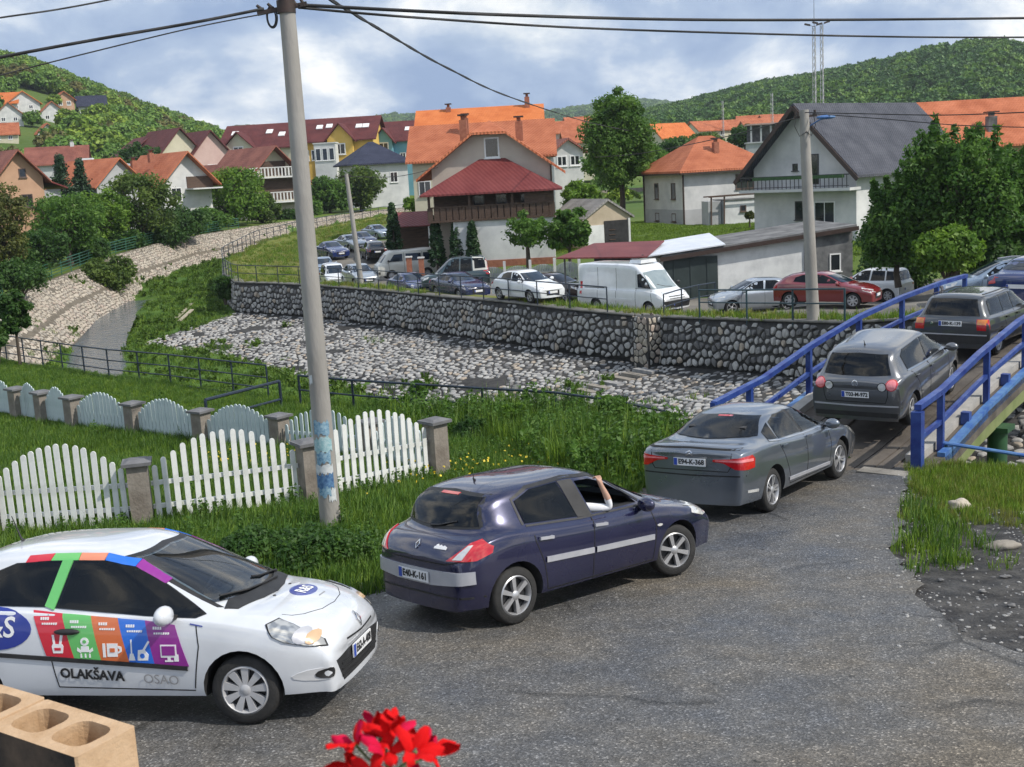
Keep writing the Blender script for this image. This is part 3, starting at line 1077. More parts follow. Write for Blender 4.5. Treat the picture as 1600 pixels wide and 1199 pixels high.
railing('railing', 'short dark stair railing beside the nose of the white van', [at(1038, 500, 50.6), at(1078, 486, 53), at(1118, 478, 55.5)], M_TUBEB, height=1.1, post_step=2.2, mid=(.5,), r=.03)
# ------------------------------------------------------------------ vehicles
def paint(name, col, metal=.0, rough=.32, coat=1.0):
    return mat('paint_' + name, col, rough, metal=metal, coat=coat, col2=tuple(c * 1.12 + .004 for c in col), scale=2.0, detail=6, rvar=.05, spec=.5)


M_GLASS = mat('tinted_glass', (.004, .005, .006), .03, spec=.28, col2=(.010, .011, .012), scale=1.2)
M_GLASSB = mat('sky_tinted_glass', (.008, .016, .030), .03, spec=.5, col2=(.018, .030, .046), scale=1.6)
M_BLACKP = mat('black_plastic', (.012, .012, .013), .55, col2=(.022, .022, .023), scale=9, bump=.08)
M_DARK = mat('dark_interior', (.010, .010, .011), .8, col2=(.03, .03, .032), scale=3)
M_TYRE = mat('tyre_rubber', (.014, .014, .014), .8, col2=(.030, .029, .028), scale=6, bump=.3, bscale=40)
M_RIM = mat('rim_silver', (.42, .42, .43), .35, metal=.6, col2=(.52, .52, .53), scale=6)
M_HUBCAP = mat('hubcap_grey', (.38, .38, .39), .45, col2=(.46, .46, .47), scale=6, metal=.2)
M_CHROME = mat('chrome', (.65, .65, .66), .12, metal=1.0, col2=(.6, .6, .6))
M_SILVERT = mat('silver_trim', (.42, .43, .46), .35, metal=.3, col2=(.5, .5, .53), scale=5)
M_RED = mat('red_lens', (.42, .008, .012), .12, coat=1, col2=(.55, .012, .018), scale=14, detail=2)
M_PINK = mat('pink_lens', (.70, .16, .18), .15, coat=1, col2=(.80, .25, .26), scale=20)
M_HEAD = mat('headlamp_glass', (.30, .31, .32), .12, coat=1, col2=(.62, .61, .58), scale=13, detail=1, metal=.55, lo=.42, hi=.58)
M_CLEAR = mat('clear_lens', (.55, .55, .54), .08, coat=1, col2=(.75, .74, .70), scale=10, detail=2, metal=.25)
M_AMBER = mat('amber_lens', (.55, .14, .01), .15, coat=1, col2=(.65, .22, .02), scale=12)
M_PLATE = mat('plate_white', (.72, .73, .74), .4, col2=(.78, .78, .78), scale=5)
M_PLATEB = mat('plate_blue', (.02, .06, .36), .4, col2=(.03, .08, .4), scale=5)
M_INK = mat('ink_black', (.012, .012, .014), .5, col2=(.02, .02, .022))
M_SEAM = mat('panel_gap', (.006, .006, .007), .7, col2=(.012, .012, .012))
M_WHITEI = mat('print_white', (.78, .78, .78), .4, col2=(.82, .82, .82))


def lerp(a, b, t): return a + (b - a) * t


def body_cage(P):
    zl = P.get('zl', .24)
    V, n = [], len(P['st'])
    for xl, xu, ys, zb, zt, yt, kind in P['st']:
        row = [(xl, .55 * ys, zl), (xl, .93 * ys, zl + .015), (xl, .985 * ys, zl + .20), (xl, ys, lerp(zl + .2, zb, .55)), (xl, .968 * ys, zb - .02)]
        if kind == 'c':
            for t, y in ((.10, .915 * ys), (.55, None), (1.0, yt)):
                yy = y if y is not None else lerp(.915 * ys, yt, .50)
                zz = lerp(zb + .03, zt - .075, 0 if t == .1 else (.55 if t < 1 else 1))
                row.append((lerp(xl, xu, t), yy, zz))
            row += [(xu, .62 * yt, zt - .012), (xu, 0, zt)]
        else:
            for t, k, zz in ((0, .92, .15), (.35, .80, .55), (.65, .60, .80), (.9, .33, .95), (1, 0, 1)):
                row.append((lerp(xl, xu, t), k * ys, lerp(zb, zt, zz)))
        V.append(row)
    m = len(V[0])
    verts, faces = [], []
    idx = {}
    for i in range(n):
        for s in (1, -1):
            for r in range(m):
                if s == -1 and r == m - 1:
                    idx[i, s, r] = idx[i, 1, r]
                    continue
                x, y, z = V[i][r]
                idx[i, s, r] = len(verts)
                verts.append((x, y * s, z))
    ring = lambda i: [idx[i, 1, r] for r in range(m)] + [idx[i, -1, r] for r in range(m - 2, -1, -1)]
    R = [ring(i) for i in range(n)]
    k = len(R[0])
    for i in range(n - 1):
        for j in range(k):
            j2 = (j + 1) % k
            faces.append((R[i][j], R[i][j2], R[i + 1][j2], R[i + 1][j]))
    for i in (0, n - 1):
        for r in range(m - 1):
            q = [idx[i, 1, r], idx[i, 1, r + 1], idx[i, -1, r + 1], idx[i, -1, r]]
            if q[1] == q[2]: q = [q[0], q[1], q[3]]
            faces.append(tuple(q))
    me = bpy.data.meshes.new('cage')
    me.from_pydata(verts, [], faces)
    bm = bmesh.new()
    bm.from_mesh(me)
    bmesh.ops.recalc_face_normals(bm, faces=bm.faces)
    cl = bm.edges.layers.float.get('crease_edge') or bm.edges.layers.float.new('crease_edge')
    bm.verts.ensure_lookup_table()
    pair = {}
    for e in bm.edges: pair[frozenset((e.verts[0].index, e.verts[1].index))] = e
    for i in range(n - 1):
        for s in (1, -1):
            for r, cv in ((1, .5), (4, .42), (7, .30)):
                if r == 7 and P['st'][i][6] != 'c' and P['st'][i + 1][6] != 'c': continue
                e = pair.get(frozenset((idx[i, s, r], idx[i + 1, s, r])))
                if e: e[cl] = cv
    for i in (0, n - 1):
        for s in (1, -1):
            for r in range(m - 1):
                e = pair.get(frozenset((idx[i, s, r], idx[i, s, r + 1])))
                if e: e[cl] = .0
    bm.to_mesh(me)
    bm.free()
    return me


def make_body(P, paint_m, holes=(), cabin=None, glass=()):
    me = body_cage(P)
    me.materials.append(paint_m)
    me.materials.append(M_DARK)
    o = link('cage', me)
    md = o.modifiers.new('s', 'SUBSURF')
    md.levels = md.render_levels = P.get('sub', 2)
    nv = len(me.vertices)
    tgt = np.zeros(nv * 3, np.float32)
    me.vertices.foreach_get('co', tgt)
    cur = tgt.copy()
    for _ in range(3):                       # pull the cage out so that the smooth surface passes near its points
        dg = bpy.context.evaluated_depsgraph_get()
        ev = o.evaluated_get(dg)
        em = ev.to_mesh()
        got = np.zeros(len(em.vertices) * 3, np.float32)
        em.vertices.foreach_get('co', got)
        ev.to_mesh_clear()
        cur = cur + .8 * (tgt - got[:nv * 3])
        me.vertices.foreach_set('co', cur)
        me.update()
    cutters = []

    def cut(mesh):
        mesh.materials.append(paint_m)
        mesh.materials.append(M_DARK)
        mesh.polygons.foreach_set('material_index', [1] * len(mesh.polygons))
        c = link('cutter', mesh)
        b = o.modifiers.new('b', 'BOOLEAN')
        b.operation = 'DIFFERENCE'
        b.solver = 'EXACT'
        b.object = c
        cutters.append(c)
    if cabin:                                # keep the closed skin for placing things on it
        dg = bpy.context.evaluated_depsgraph_get()
        closed = bpy.data.meshes.new_from_object(o.evaluated_get(dg), preserve_all_data_layers=False, depsgraph=dg)
        prof, yb, yt = cabin
        mb = MB()
        zs = [z for x, z in prof]
        z0, z1 = min(zs), max(zs)
        yw = lambda z: lerp(yb, yt, (z - z0) / (z1 - z0)) if z > 1.0 else yb
        k = len(prof)
        mb.add([(x, -yw(z), z) for x, z in prof] + [(x, yw(z), z) for x, z in prof], [tuple(range(k - 1, -1, -1)), tuple(range(k, 2 * k))] + [(i, (i + 1) % k, k + (i + 1) % k, k + i) for i in range(k)])
        cut(mb.mesh('cutter', []))
        for ax, poly, a0, a1 in glass:
            mb = MB()
            if ax == 'y':
                for s in (-1, 1): mb.prism([(x, s * a0, z) for x, z in poly], (0, 0, 0), (0, s * (a1 - a0), 0))
            else:
                mb.prism([(a0, y, z) for y, z in poly], (0, 0, 0), (a1 - a0, 0, 0))
            cut(mb.mesh('cutter', []))
    R = P['R']
    hw = P['W'] / 2
    for x in (P['wb'] / 2, -P['wb'] / 2):
        for s in (1, -1):
            mb = MB()
            mb.lathe([(0, 0), (R * 1.17, 0), (R * 1.17, .62), (0, .62)], 28, (x, s * (hw - .34) if s > 0 else -hw - .28, R * 1.02), axis='Y')
            cut(mb.mesh('cutter', []))
    for poly, y0, y1 in holes:
        mb = MB()
        mb.prism([(x, y0, z) for x, z in poly], (0, 0, 0), (0, y1 - y0, 0))
        cut(mb.mesh('cutter', []))
    dg = bpy.context.evaluated_depsgraph_get()
    new = bpy.data.meshes.new_from_object(o.evaluated_get(dg), preserve_all_data_layers=False, depsgraph=dg)
    for q in [o] + cutters:
        bpy.data.objects.remove(q)
    new.polygons.foreach_set('use_smooth', [True] * len(new.polygons))
    new.set_sharp_from_angle(angle=rad(38))
    new.name = 'body'
    if cabin: return new, closed
    return new


def car_glass(name, tint, refl):
    if name in MATS: return MATS[name]
    m = bpy.data.materials.new(name)
    MATS[name] = m
    m.use_nodes = True
    t = m.node_tree
    out = t.nodes['Material Output']
    t.nodes.remove(t.nodes['Principled BSDF'])
    tr = N(t, 'ShaderNodeBsdfTransparent')
    tr.inputs[0].default_value = c4(tint)
    gl = N(t, 'ShaderNodeBsdfGlossy', ins={'Roughness': .02})
    gl.inputs[0].default_value = c4(.9)
    fr = N(t, 'ShaderNodeFresnel', ins={'IOR': refl})
    ms = N(t, 'ShaderNodeMixShader')
    t.links.new(fr.outputs[0], ms.inputs[0])
    t.links.new(tr.outputs[0], ms.inputs[1])
    t.links.new(gl.outputs[0], ms.inputs[2])
    t.links.new(ms.outputs[0], out.inputs['Surface'])
    return m


M_CG = car_glass('car_window_glass', (.50, .54, .53), 1.5)
M_CGD = car_glass('car_privacy_glass', (.14, .15, .16), 1.5)
M_CGW = car_glass('car_windscreen_glass', (.45, .54, .60), 1.95)
M_SEATF = mat('seat_fabric', (.028, .028, .030), .9, col2=(.06, .06, .062), scale=9, bump=.2)


def cabin_fit(t, xf=-.25, xr=-1.05, yw=.36, z=.62, H_=1.18, wheel_y=.36):
    """seats with headrests, dashboard and steering wheel"""
    for x, ys, dz in ((xf, (-yw, yw), 0), (xr, (-yw, yw), .02)):
        for y in ys:
            mb = MB()
            mb.box((x + .22, y, z - .02), (.50, .48, .16))
            R_ = Matrix.Rotation(-.22, 3, 'Y')
            mb.box((x - .06, y, z + .28 + dz), (.13, .46, .60), M=R_, taper=.86)
            o = mb.build('seat', M_SEATF, t)
            MB().box((x - .16, y, H_ + dz), (.085, .25, .17), M=R_, taper=.9).build('headrest', M_SEATF, o)
    MB().box((.86, 0, .84), (.40, 1.34, .20), taper=.9).build('dashboard', M_SEATF, t)
    mb = MB()
    c = Vector((.52, wheel_y, .90))
    R_ = Matrix.Rotation(-1.05, 3, 'Y')
    mb.tube([c + R_ @ Vector((.18 * math.cos(a), .18 * math.sin(a), 0)) for a in np.linspace(0, 2 * math.pi, 20)], .015, 6)
    mb.bar(c + R_ @ Vector((0, -.17, 0)), c + R_ @ Vector((0, .17, 0)), .03)
    mb.bar(c, c + Vector((.25, 0, -.08)), .05)
    mb.build('steering_wheel', M_BLACKP, t)


class Skin:
    """puts patches, strips and lettering onto a body surface"""

    def __init__(s, me, par, qc=(-1.86, .76)):
        s.par = par
        s.qc = qc
        s.bvh = BVHTree.FromPolygons([v.co.copy() for v in me.vertices], [tuple(p.vertices) for p in me.polygons])

    def hit(s, a, b, axis, sgn):
        # axis 'y': (a,b)=(x,z) seen from side sgn ; 'x': (a,b)=(y,z) from front(+)/rear(-) ; 'z': (a,b)=(x,y) from above
        if axis == 'y': o, d = Vector((a, 4 * sgn, b)), Vector((0, -sgn, 0))
        elif axis == 'x': o, d = Vector((5 * sgn, a, b)), Vector((-sgn, 0, 0))
        elif axis == 'q':   # along the tail corner of side sgn: a runs forwards and outwards
            d = Vector((.72, -.69 * sgn, 0))
            o = Vector((s.qc[0], s.qc[1] * sgn, b)) + Vector((.69, .72 * sgn, 0)) * a - d * 3
        else: o, d = Vector((a, b, 4)), Vector((0, 0, -1))
        p, n, i, dist = s.bvh.ray_cast(o, d)
        if p is None:
            o2 = Vector((a, .55 * sgn, b)) if axis == 'y' else (Vector((1.9 * sgn, a, b)) if axis == 'x' else (o + d * 2.7 if axis == 'q' else Vector((a, b, 1.0))))
            p, n, i, dist = s.bvh.find_nearest(o2)
            d = d if n.dot(d) < 0 else d
            return p, n, d
        if n.dot(d) > 0: n = -n
        return p, n, d

    def patch(s, name, poly, axis, sgn, m, off=.009, step=.06, smooth=True, parent=None, mats=None):
        bm = bmesh.new()
        bm.faces.new([bm.verts.new((x, y, 0)) for x, y in poly])
        for ax in (0, 1):
            lo, hi = min(p[ax] for p in poly), max(p[ax] for p in poly)
            q = math.ceil(lo / step) * step
            while q < hi:
                bmesh.ops.bisect_plane(bm, geom=bm.verts[:] + bm.edges[:] + bm.faces[:], plane_co=(q, 0, 0) if ax == 0 else (0, q, 0), plane_no=(1, 0, 0) if ax == 0 else (0, 1, 0))
                q += step
        bmesh.ops.triangulate(bm, faces=[f for f in bm.faces if len(f.verts) > 4])
        be = [e for e in bm.edges if e.is_boundary]
        ret = bmesh.ops.extrude_edge_only(bm, edges=be)
        low = set(g for g in ret['geom'] if isinstance(g, bmesh.types.BMVert))
        out = None
        for v in bm.verts:
            p, n, d = s.hit(v.co.x, v.co.y, axis, sgn)
            out = d
            v.co = p + n * (off if v not in low else -.012)
        bmesh.ops.recalc_face_normals(bm, faces=bm.faces)
        tot = sum((f.normal.dot(out) * f.calc_area() for f in bm.faces), 0.0)
        if tot > 0:
            bmesh.ops.reverse_faces(bm, faces=bm.faces)
        me = bpy.data.meshes.new(name)
        bm.to_mesh(me)
        bm.free()
        me.materials.append(m)
        if smooth:
            me.polygons.foreach_set('use_smooth', [True] * len(me.polygons))
            me.set_sharp_from_angle(angle=rad(40))
        return link(name, me, parent or s.par)

    def strip(s, name, pts, w, axis, sgn, m, off=.004, step=.06, parent=None, raised=0):
        """a thin band along a polyline on the surface"""
        P = [Vector((a, b)) for a, b in pts]
        Q = [P[0]]
        for a, b in zip(P[:-1], P[1:]):
            n = max(1, int((b - a).length / step))
            Q += [a.lerp(b, (k + 1) / n) for k in range(n)]
        vs, fs = [], []
        for i, q in enumerate(Q):
            t = (Q[min(i + 1, len(Q) - 1)] - Q[max(i - 1, 0)]).normalized()
            nn = Vector((-t.y, t.x)) * w / 2
            for k, (g, o_) in enumerate(((nn, -.01), (nn, off), (-nn, off), (-nn, -.01))):
                p, n_, d = s.hit(q.x + g.x, q.y + g.y, axis, sgn)
                vs.append(p + n_ * o_)
        for i in range(len(Q) - 1):
            for k in range(3):
                a = i * 4 + k
                fs.append((a, a + 1, a + 5, a + 4))
        me = MB().add(vs, fs).mesh(name, m)
        return link(name, me, parent or s.par)

    def text(s, name, txt, x, z, size, axis, sgn, m, off=.008, flip=False, shear=0.0, rot=0.0, parent=None, align='CENTER', bold=0.0):
        me = text_mesh(txt, size, shear, align, bold)
        c_, s_ = math.cos(rot), math.sin(rot)
        for v in me.vertices:
            a, b = v.co.x, v.co.y
            a, b = a * c_ - b * s_, a * s_ + b * c_
            if flip: a = -a
            p, n, d = s.hit(x + a, z + b, axis, sgn)
            v.co = p + n * off
        me.materials.append(m)
        return link(name, me, parent or s.par)


def text_mesh(txt, size, shear=0.0, align='CENTER', bold=0.0):
    cu = bpy.data.curves.new('lettering', 'FONT')
    cu.body = txt
    cu.size = size
    cu.shear = shear
    cu.offset = bold
    cu.align_x = align
    cu.align_y = 'CENTER'
    cu.resolution_u = 3
    o = link('lettering', cu)
    dg = bpy.context.evaluated_depsgraph_get()
    me = bpy.data.meshes.new_from_object(o.evaluated_get(dg))
    bpy.data.objects.remove(o)
    me.name = 'lettering'
    return me


WHEELS = {}


def wheel_meshes(R, w, style):
    key = (round(R, 3), round(w, 3), style)
    if key in WHEELS: return WHEELS[key]
    rr = R * (.70 if style != 'steel' else .62)
    mb = MB()
    h = w / 2
    mb.lathe([(rr * .97, -h * .8), (rr * 1.02, -h), (R * .90, -h), (R * .975, -h * .80), (R, -h * .45), (R, h * .45), (R * .975, h * .80), (R * .90, h), (rr * 1.02, h), (rr * .97, h * .8)], 30, axis='Y', close=True)
    tyre = mb.mesh('wheel', M_TYRE, smooth=45)
    mb = MB()
    # outer side is -Y
    mb.lathe([(rr * 1.0, -h * .9), (rr * .93, -h * 1.02), (rr * .86, -h * .80), (rr * .84, h * .2)], 30, axis='Y', mi=0)
    mb.lathe([(0, -h * .30), (rr * .86, -h * .30)], 24, axis='Y', mi=1)
    nsp = {'six': 6, 'nine': 9, 'twin': 10, 'five': 5, 'cap': 7, 'steel': 0}[style]
    for k in range(nsp):
        a = 2 * math.pi * k / nsp
        if style == 'twin':
            a = 2 * math.pi * (k // 2) / 5 + (.17 if k % 2 else -.17)
        wi, wo = {'six': (.16, .26), 'nine': (.16, .34), 'twin': (.10, .12), 'five': (.20, .20), 'cap': (.2, .36)}[style]
        ca, sa = math.cos(a), math.sin(a)
        pts = []
        for r_, wd, dy in ((.14 * rr, wi * rr, -h * .86), (.92 * rr, wo * rr, -h * .92)):
            for sd in (-1, 1):
                pts.append((r_ * ca - sd * wd / 2 * sa, dy, r_ * sa + sd * wd / 2 * ca))
        lowp = [(p[0], p[1] + h * .45, p[2]) for p in pts]
        mb.add(pts + lowp, [(0, 1, 3, 2), (0, 2, 6, 4), (1, 5, 7, 3), (2, 3, 7, 6), (0, 4, 5, 1)], 0)
    mb.lathe([(0, -h * 1.0), (rr * .16, -h * .98), (rr * .24, -h * .86), (rr * .24, -h * .3)], 14, axis='Y', mi=0)
    if style == 'steel':
        mb.lathe([(0, -h * .55), (rr * .5, -h * .62), (rr * .7, -h * .5), (rr * .95, -h * .85)], 20, axis='Y', mi=0)
    rim = mb.mesh('rim', [M_HUBCAP if style in ('nine', 'cap', 'steel') else M_RIM, M_INK], smooth=40)
    WHEELS[key] = (tyre, rim)
    return WHEELS[key]


def add_wheels(t, P, style, steer=0.0, w=.205):
    R, hw = P['R'], P['W'] / 2
    ty, rim = wheel_meshes(R, w, style)
    for x in (P['wb'] / 2, -P['wb'] / 2):
        for s in (-1, 1):
            o = link('wheel', ty, t, loc=(x, s * (hw - .055 - w / 2), R))
            st = steer if x > 0 else 0
            o.rotation_euler = (0, random.Random(x * 7 + s).uniform(0, 6), st if s < 0 else math.pi + st)
            link('rim', rim, o)


def mirrors(t, m, x, y, z, col=None):
    for s in (-1, 1):
        mb = MB()
        mb.ball((x, s * (y + .10), z), (.075, .125, .085), 14, 10)
        o = mb.build('mirror', m, t, smooth=60)
        MB().bar((x + .03, s * (y - .06), z - .05), (x + .01, s * (y + .06), z - .02), .06, .04).build('stalk', M_BLACKP, o)
        MB().lathe([(0, 0), (.05, 0), (.05, .012)], 14, (x - .058, s * (y + .10), z), axis='X').build('glass', M_GLASSB, o)


def plate(sk, txt, y, z, sgn, w=.52, h=.115, parent=None, axis_off=.012, lab=None):
    """flat number plate standing off the bumper"""
    pts = [sk.hit(y + a * w / 2, z + b * h / 2, 'x', sgn)[0].x for a in (-1, 0, 1) for b in (-1, 1)]
    x = (max(pts) if sgn > 0 else min(pts)) + sgn * axis_off
    mb = MB()
    mb.box((x, y, z), (.012, w, h), mi=0)
    o = mb.build('number_plate', M_PLATE, sk.par)
    mb = MB()
    left = y + (w / 2 - .032) * (1 if sgn < 0 else -1)
    mb.box((x + sgn * .008, left, z), (.004, .055, h * .92))
    mb.build('blue_band', M_PLATEB, o)
    if txt:
        me = text_mesh(txt, h * .88, align='CENTER', bold=.004)
        xs = [v.co.x for v in me.vertices]
        k = min(1.0, (w - .10) / (max(xs) - min(xs)))
        for v in me.vertices:
            a, b = v.co.x * k, v.co.y
            v.co = Vector((x + sgn * .0095, y - (.03 * (1 if sgn < 0 else -1)) + (a if sgn > 0 else -a), z + b))
        me.materials.append(M_INK)
        link('lettering', me, o)
    return o


def oval(cx, cy, rx, ry, n=16, rot=0.0):
    return [(cx + rx * math.cos(2 * math.pi * k / n + rot), cy + ry * math.sin(2 * math.pi * k / n + rot)) for k in range(n)]


def mirror_y(poly): return [(-a, b) for a, b in poly][::-1]


def both(sk, name, poly, m, **k):
    """the same patch on either flank"""
    return [sk.patch(name, poly, 'y', s, m, **k) for s in (-1, 1)]


def pair(sk, name, poly, sgn, m, **k):
    """the same patch left and right on the nose or tail"""
    return [sk.patch(name, poly, 'x', sgn, m, **k), sk.patch(name, mirror_y(poly), 'x', sgn, m, **k)]


def handles(sk, xs, z, m, L=.20):
    for s in (-1, 1):
        for x in xs:
            p, n, d = sk.hit(x, z, 'y', s)
            mb = MB()
            mb.bar(p + n * .022 + Vector((-L / 2, 0, .008)), p + n * .022 + Vector((L / 2, 0, -.008)), .022, .032)
            mb.box(p + n * .008 + Vector((L / 2 - .02, 0, 0)), (.03, .03, .026))
            mb.box(p + n * .008 - Vector((L / 2 - .02, 0, 0)), (.03, .03, .026))
            mb.build('door_handle', m, sk.par)


def seams(sk, lines, w=.012):
    for pts in lines:
        for s in (-1, 1):
            sk.strip('panel_gap', pts, w, 'y', s, M_SEAM, off=.0025)


def antenna(sk, x, y=0.0, h=.22, lean=.45):
    p, n, d = sk.hit(x, y, 'z', 1)
    mb = MB()
    mb.tube([p, p + Vector((-.02, 0, .03)), p + Vector((-lean * h, 0, h))], [.018, .009, .004], 6)
    mb.build('antenna', M_BLACKP, sk.par, smooth=50)


def wiper(sk, pts, axis, sgn):
    P = []
    for a, b in pts:
        p, n, d = sk.hit(a, b, axis, sgn)
        P.append(p + n * .02)
    MB().tube(P, [.014] + [.009] * (len(P) - 1), 6).build('wiper', M_BLACKP, sk.par)


def rhombus_badge(sk, y, z, sgn, axis='x', s=.05):
    a = [(y, z + s * 1.35), (y + s, z), (y, z - s * 1.35), (y - s, z)]
    sk.strip('badge', a + [a[0]], s * .42, axis, sgn, M_CHROME, off=.012, step=.03)


def place(t, name_pose):
    x, y, z, yaw, sl, rl = name_pose
    t.location = (x, y, z)
    t.rotation_euler = Matrix.Rotation(rad(yaw), 3, 'Z').to_4x4().to_euler()
    R = Matrix.Rotation(rad(yaw), 3, 'Z') @ Matrix.Rotation(-rad(sl), 3, 'Y') @ Matrix.Rotation(rad(rl), 3, 'X')
    t.rotation_euler = R.to_euler()


def place_on_road(t, P, x, y, yaw):
    """wheels on the draped asphalt"""
    c, s_ = math.cos(rad(yaw)), math.sin(rad(yaw))
    hb, hw = P['wb'] / 2, P['W'] / 2 - .1
    z = lambda a, b: float(zr(y + a * s_ + b * c)) + .05
    f, r = (z(hb, hw) + z(hb, -hw)) / 2, (z(-hb, hw) + z(-hb, -hw)) / 2
    l, q = (z(hb, hw) + z(-hb, hw)) / 2, (z(hb, -hw) + z(-hb, -hw)) / 2
    place(t, (x, y, (f + r) / 2, yaw, math.degrees(math.atan2(f - r, 2 * hb)), math.degrees(math.atan2(l - q, 2 * hw))))


def ring(pts, k, c=None):
    cx = sum(p[0] for p in pts) / len(pts)
    cy = sum(p[1] for p in pts) / len(pts)
    return [(cx + (x - cx) * k, cy + (y - cy) * k) for x, y in pts]


# ---------- navy five-door hatchback in the middle of the queue
P_MEG = dict(W=1.777, wb=2.625, R=.318, zl=.25, st=[
    (2.10, 2.13, .55, .56, .62, .4, 'h'), (2.00, 2.06, .74, .66, .73, .4, 'h'), (1.68, 1.74, .86, .78, .87, .4, 'h'), (1.27, 1.32, .888, .86, .955, .4, 'h'), (.98, 1.16, .89, .915, .995, .4, 'h'),
    (.45, .20, .89, .93, 1.43, .58, 'c'), (-.28, -.32, .89, .95, 1.475, .61, 'c'), (-.95, -1.40, .885, .985, 1.44, .59, 'c'), (-1.45, -1.71, .87, 1.0, 1.075, .4, 'h'),
    (-1.78, -1.87, .83, .925, .99, .4, 'h'), (-1.94, -1.975, .72, .80, .88, .4, 'h'), (-2.01, -2.02, .50, .72, .80, .4, 'h')])
PM = paint('navy', (.0085, .0095, .046), metal=.35, rough=.25)
t_meg = thing('car', 'dark navy hatchback with silver side strips and an arm raised in its open window', 'car', group='cars queueing for the bridge')
FW_MEG = [(-.09, 1.00), (-.20, 1.385), (.05, 1.375), (.30, 1.30), (.62, 1.10), (.70, 1.00)]
RW = [(-1.10, 1.06), (-1.13, 1.30), (-.88, 1.385), (-.46, 1.405), (-.33, 1.01)]
REAR_MEG = [(-.60, 1.09), (-.50, 1.365), (0, 1.39), (.50, 1.365), (.60, 1.09), (0, 1.068)]
WS_MEG = [(-.64, 1.02), (-.52, 1.38), (0, 1.40), (.52, 1.38), (.64, 1.02)]
bd, cl_ = make_body(P_MEG, PM, cabin=([(1.0, .62), (1.0, .93), (.18, 1.375), (-1.28, 1.375), (-1.55, 1.05), (-1.55, .62)], .70, .50),
                    glass=[('y', ring(FW_MEG, .97), .35, 1.2), ('y', ring(RW, .97), .35, 1.2), ('x', ring(REAR_MEG, .97), -2.1, -1.0), ('x', ring(WS_MEG, .97), .12, 1.5)])
link('body', bd, t_meg)
sk = Skin(cl_, t_meg)
both(sk, 'side_window', RW, M_CGD)
sk.patch('side_window', FW_MEG, 'y', 1, M_CG)
for s in (-1, 1):
    sk.strip('window_frame', [(-1.13, 1.05), (-1.16, 1.32), (-.9, 1.41), (-.3, 1.435), (.08, 1.41), (.34, 1.325), (.74, 1.02)], .03, 'y', s, M_BLACKP)
    sk.patch('door_pillar', [(-.32, 1.0), (-.44, 1.41), (-.22, 1.405), (-.10, .99)], 'y', s, M_BLACKP, off=.007)
    sk.strip('sill_strip', [(-1.1, 1.035), (-.3, .985), (.72, .975)], .02, 'y', s, M_BLACKP)
    for a, b in (((-.90, .64), (-.17, .61)), ((-.13, .608), (.85, .575))):
        sk.strip('side_strip', [a, b], .062, 'y', s, M_SILVERT, off=.016)
    sk.patch('indicator', oval(.96, .70, .045, .016, 8), 'y', s, M_CLEAR)
seams(sk, [[(-.12, .98), (-.17, .5), (-.16, .28)], [(.80, .97), (.90, .72), (.86, .30)], [(-1.05, 1.0), (-1.02, .85), (-.93, .62), (-.86, .3)], [(-.86, .3), (.86, .29)]])
handles(sk, (-.88, -.03), .875, M_SILVERT)
pair(sk, 'headlight', [(.44, .72), (.56, .62), (.74, .70), (.80, .84), (.70, .82)], 1, M_CLEAR)
for s in (-1, 1):
    sk.patch('headlight', [(1.62, .86), (1.58, .74), (1.85, .66), (1.99, .66), (1.93, .73)], 'y', s, M_CLEAR)
    o = sk.patch('taillight', [(-.27, .785), (.06, .79), (.22, .85), (.235, .915), (.12, .985), (.0, .955), (-.12, .88)], 'q', s, M_RED, off=.012, step=.03)
    sk.patch('reverse_lens', [(-.19, .80), (-.09, .80), (.03, .935), (-.02, .93), (-.11, .87)], 'q', s, M_CLEAR, off=.018, step=.03, parent=o)
sk.patch('rear_window', REAR_MEG, 'x', -1, M_CGD)
sk.strip('window_frame', [(-.62, 1.08), (-.52, 1.38), (0, 1.405), (.52, 1.38), (.62, 1.08), (0, 1.055), (-.62, 1.08)], .03, 'x', -1, M_BLACKP)
sk.patch('brake_light', [(-.15, 1.372), (.15, 1.372), (.15, 1.392), (-.15, 1.392)], 'x', -1, M_RED, off=.012)
sk.patch('windscreen', WS_MEG, 'x', 1, M_CGW)
sk.patch('bumper_trim', [(-.80, .55), (-.80, .68), (-.30, .665), (.30, .665), (.80, .68), (.80, .55), (.3, .505), (-.3, .505)], 'x', -1, M_SILVERT, off=.02)
sk.strip('panel_gap', [(-.78, .80), (-.5, .745), (.5, .745), (.78, .80)], .014, 'x', -1, M_SEAM)
sk.strip('bumper_gap', [(-.82, .40), (.82, .40)], .02, 'x', -1, M_BLACKP)
plate(sk, 'E40-K-161', 0.0, .585, -1, axis_off=.034)
rhombus_badge(sk, .0, .90, -1, s=.030)
# white sticker of a little house skyline on the tailgate
sk.patch('sticker', [(-.46, .885), (-.28, .885), (-.28, .905), (-.30, .91), (-.30, .922), (-.325, .93), (-.34, .912), (-.37, .926), (-.40, .912), (-.42, .922), (-.46, .91)], 'x', -1, M_WHITEI, off=.008, step=.05)
wiper(sk, [(.02, 1.06), (-.12, 1.075), (-.34, 1.13)], 'x', -1)
antenna(sk, -1.12, h=.06, lean=.1)
mirrors(t_meg, PM, .66, .86, 1.0)
add_wheels(t_meg, P_MEG, 'six', steer=-.28)
sk.strip('bonnet_gap', [(1.10, -.64), (1.5, -.60), (1.85, -.46)], .012, 'z', 1, M_SEAM)
sk.strip('bonnet_gap', [(1.10, .64), (1.5, .60), (1.85, .46)], .012, 'z', 1, M_SEAM)
sk.patch('grille', [(-.45, .56), (.45, .56), (.40, .68), (-.40, .68)], 'x', 1, M_BLACKP)
cabin_fit(t_meg, xf=-.42, xr=-1.12)
place_on_road(t_meg, P_MEG, .36, 13.55, 41.2)

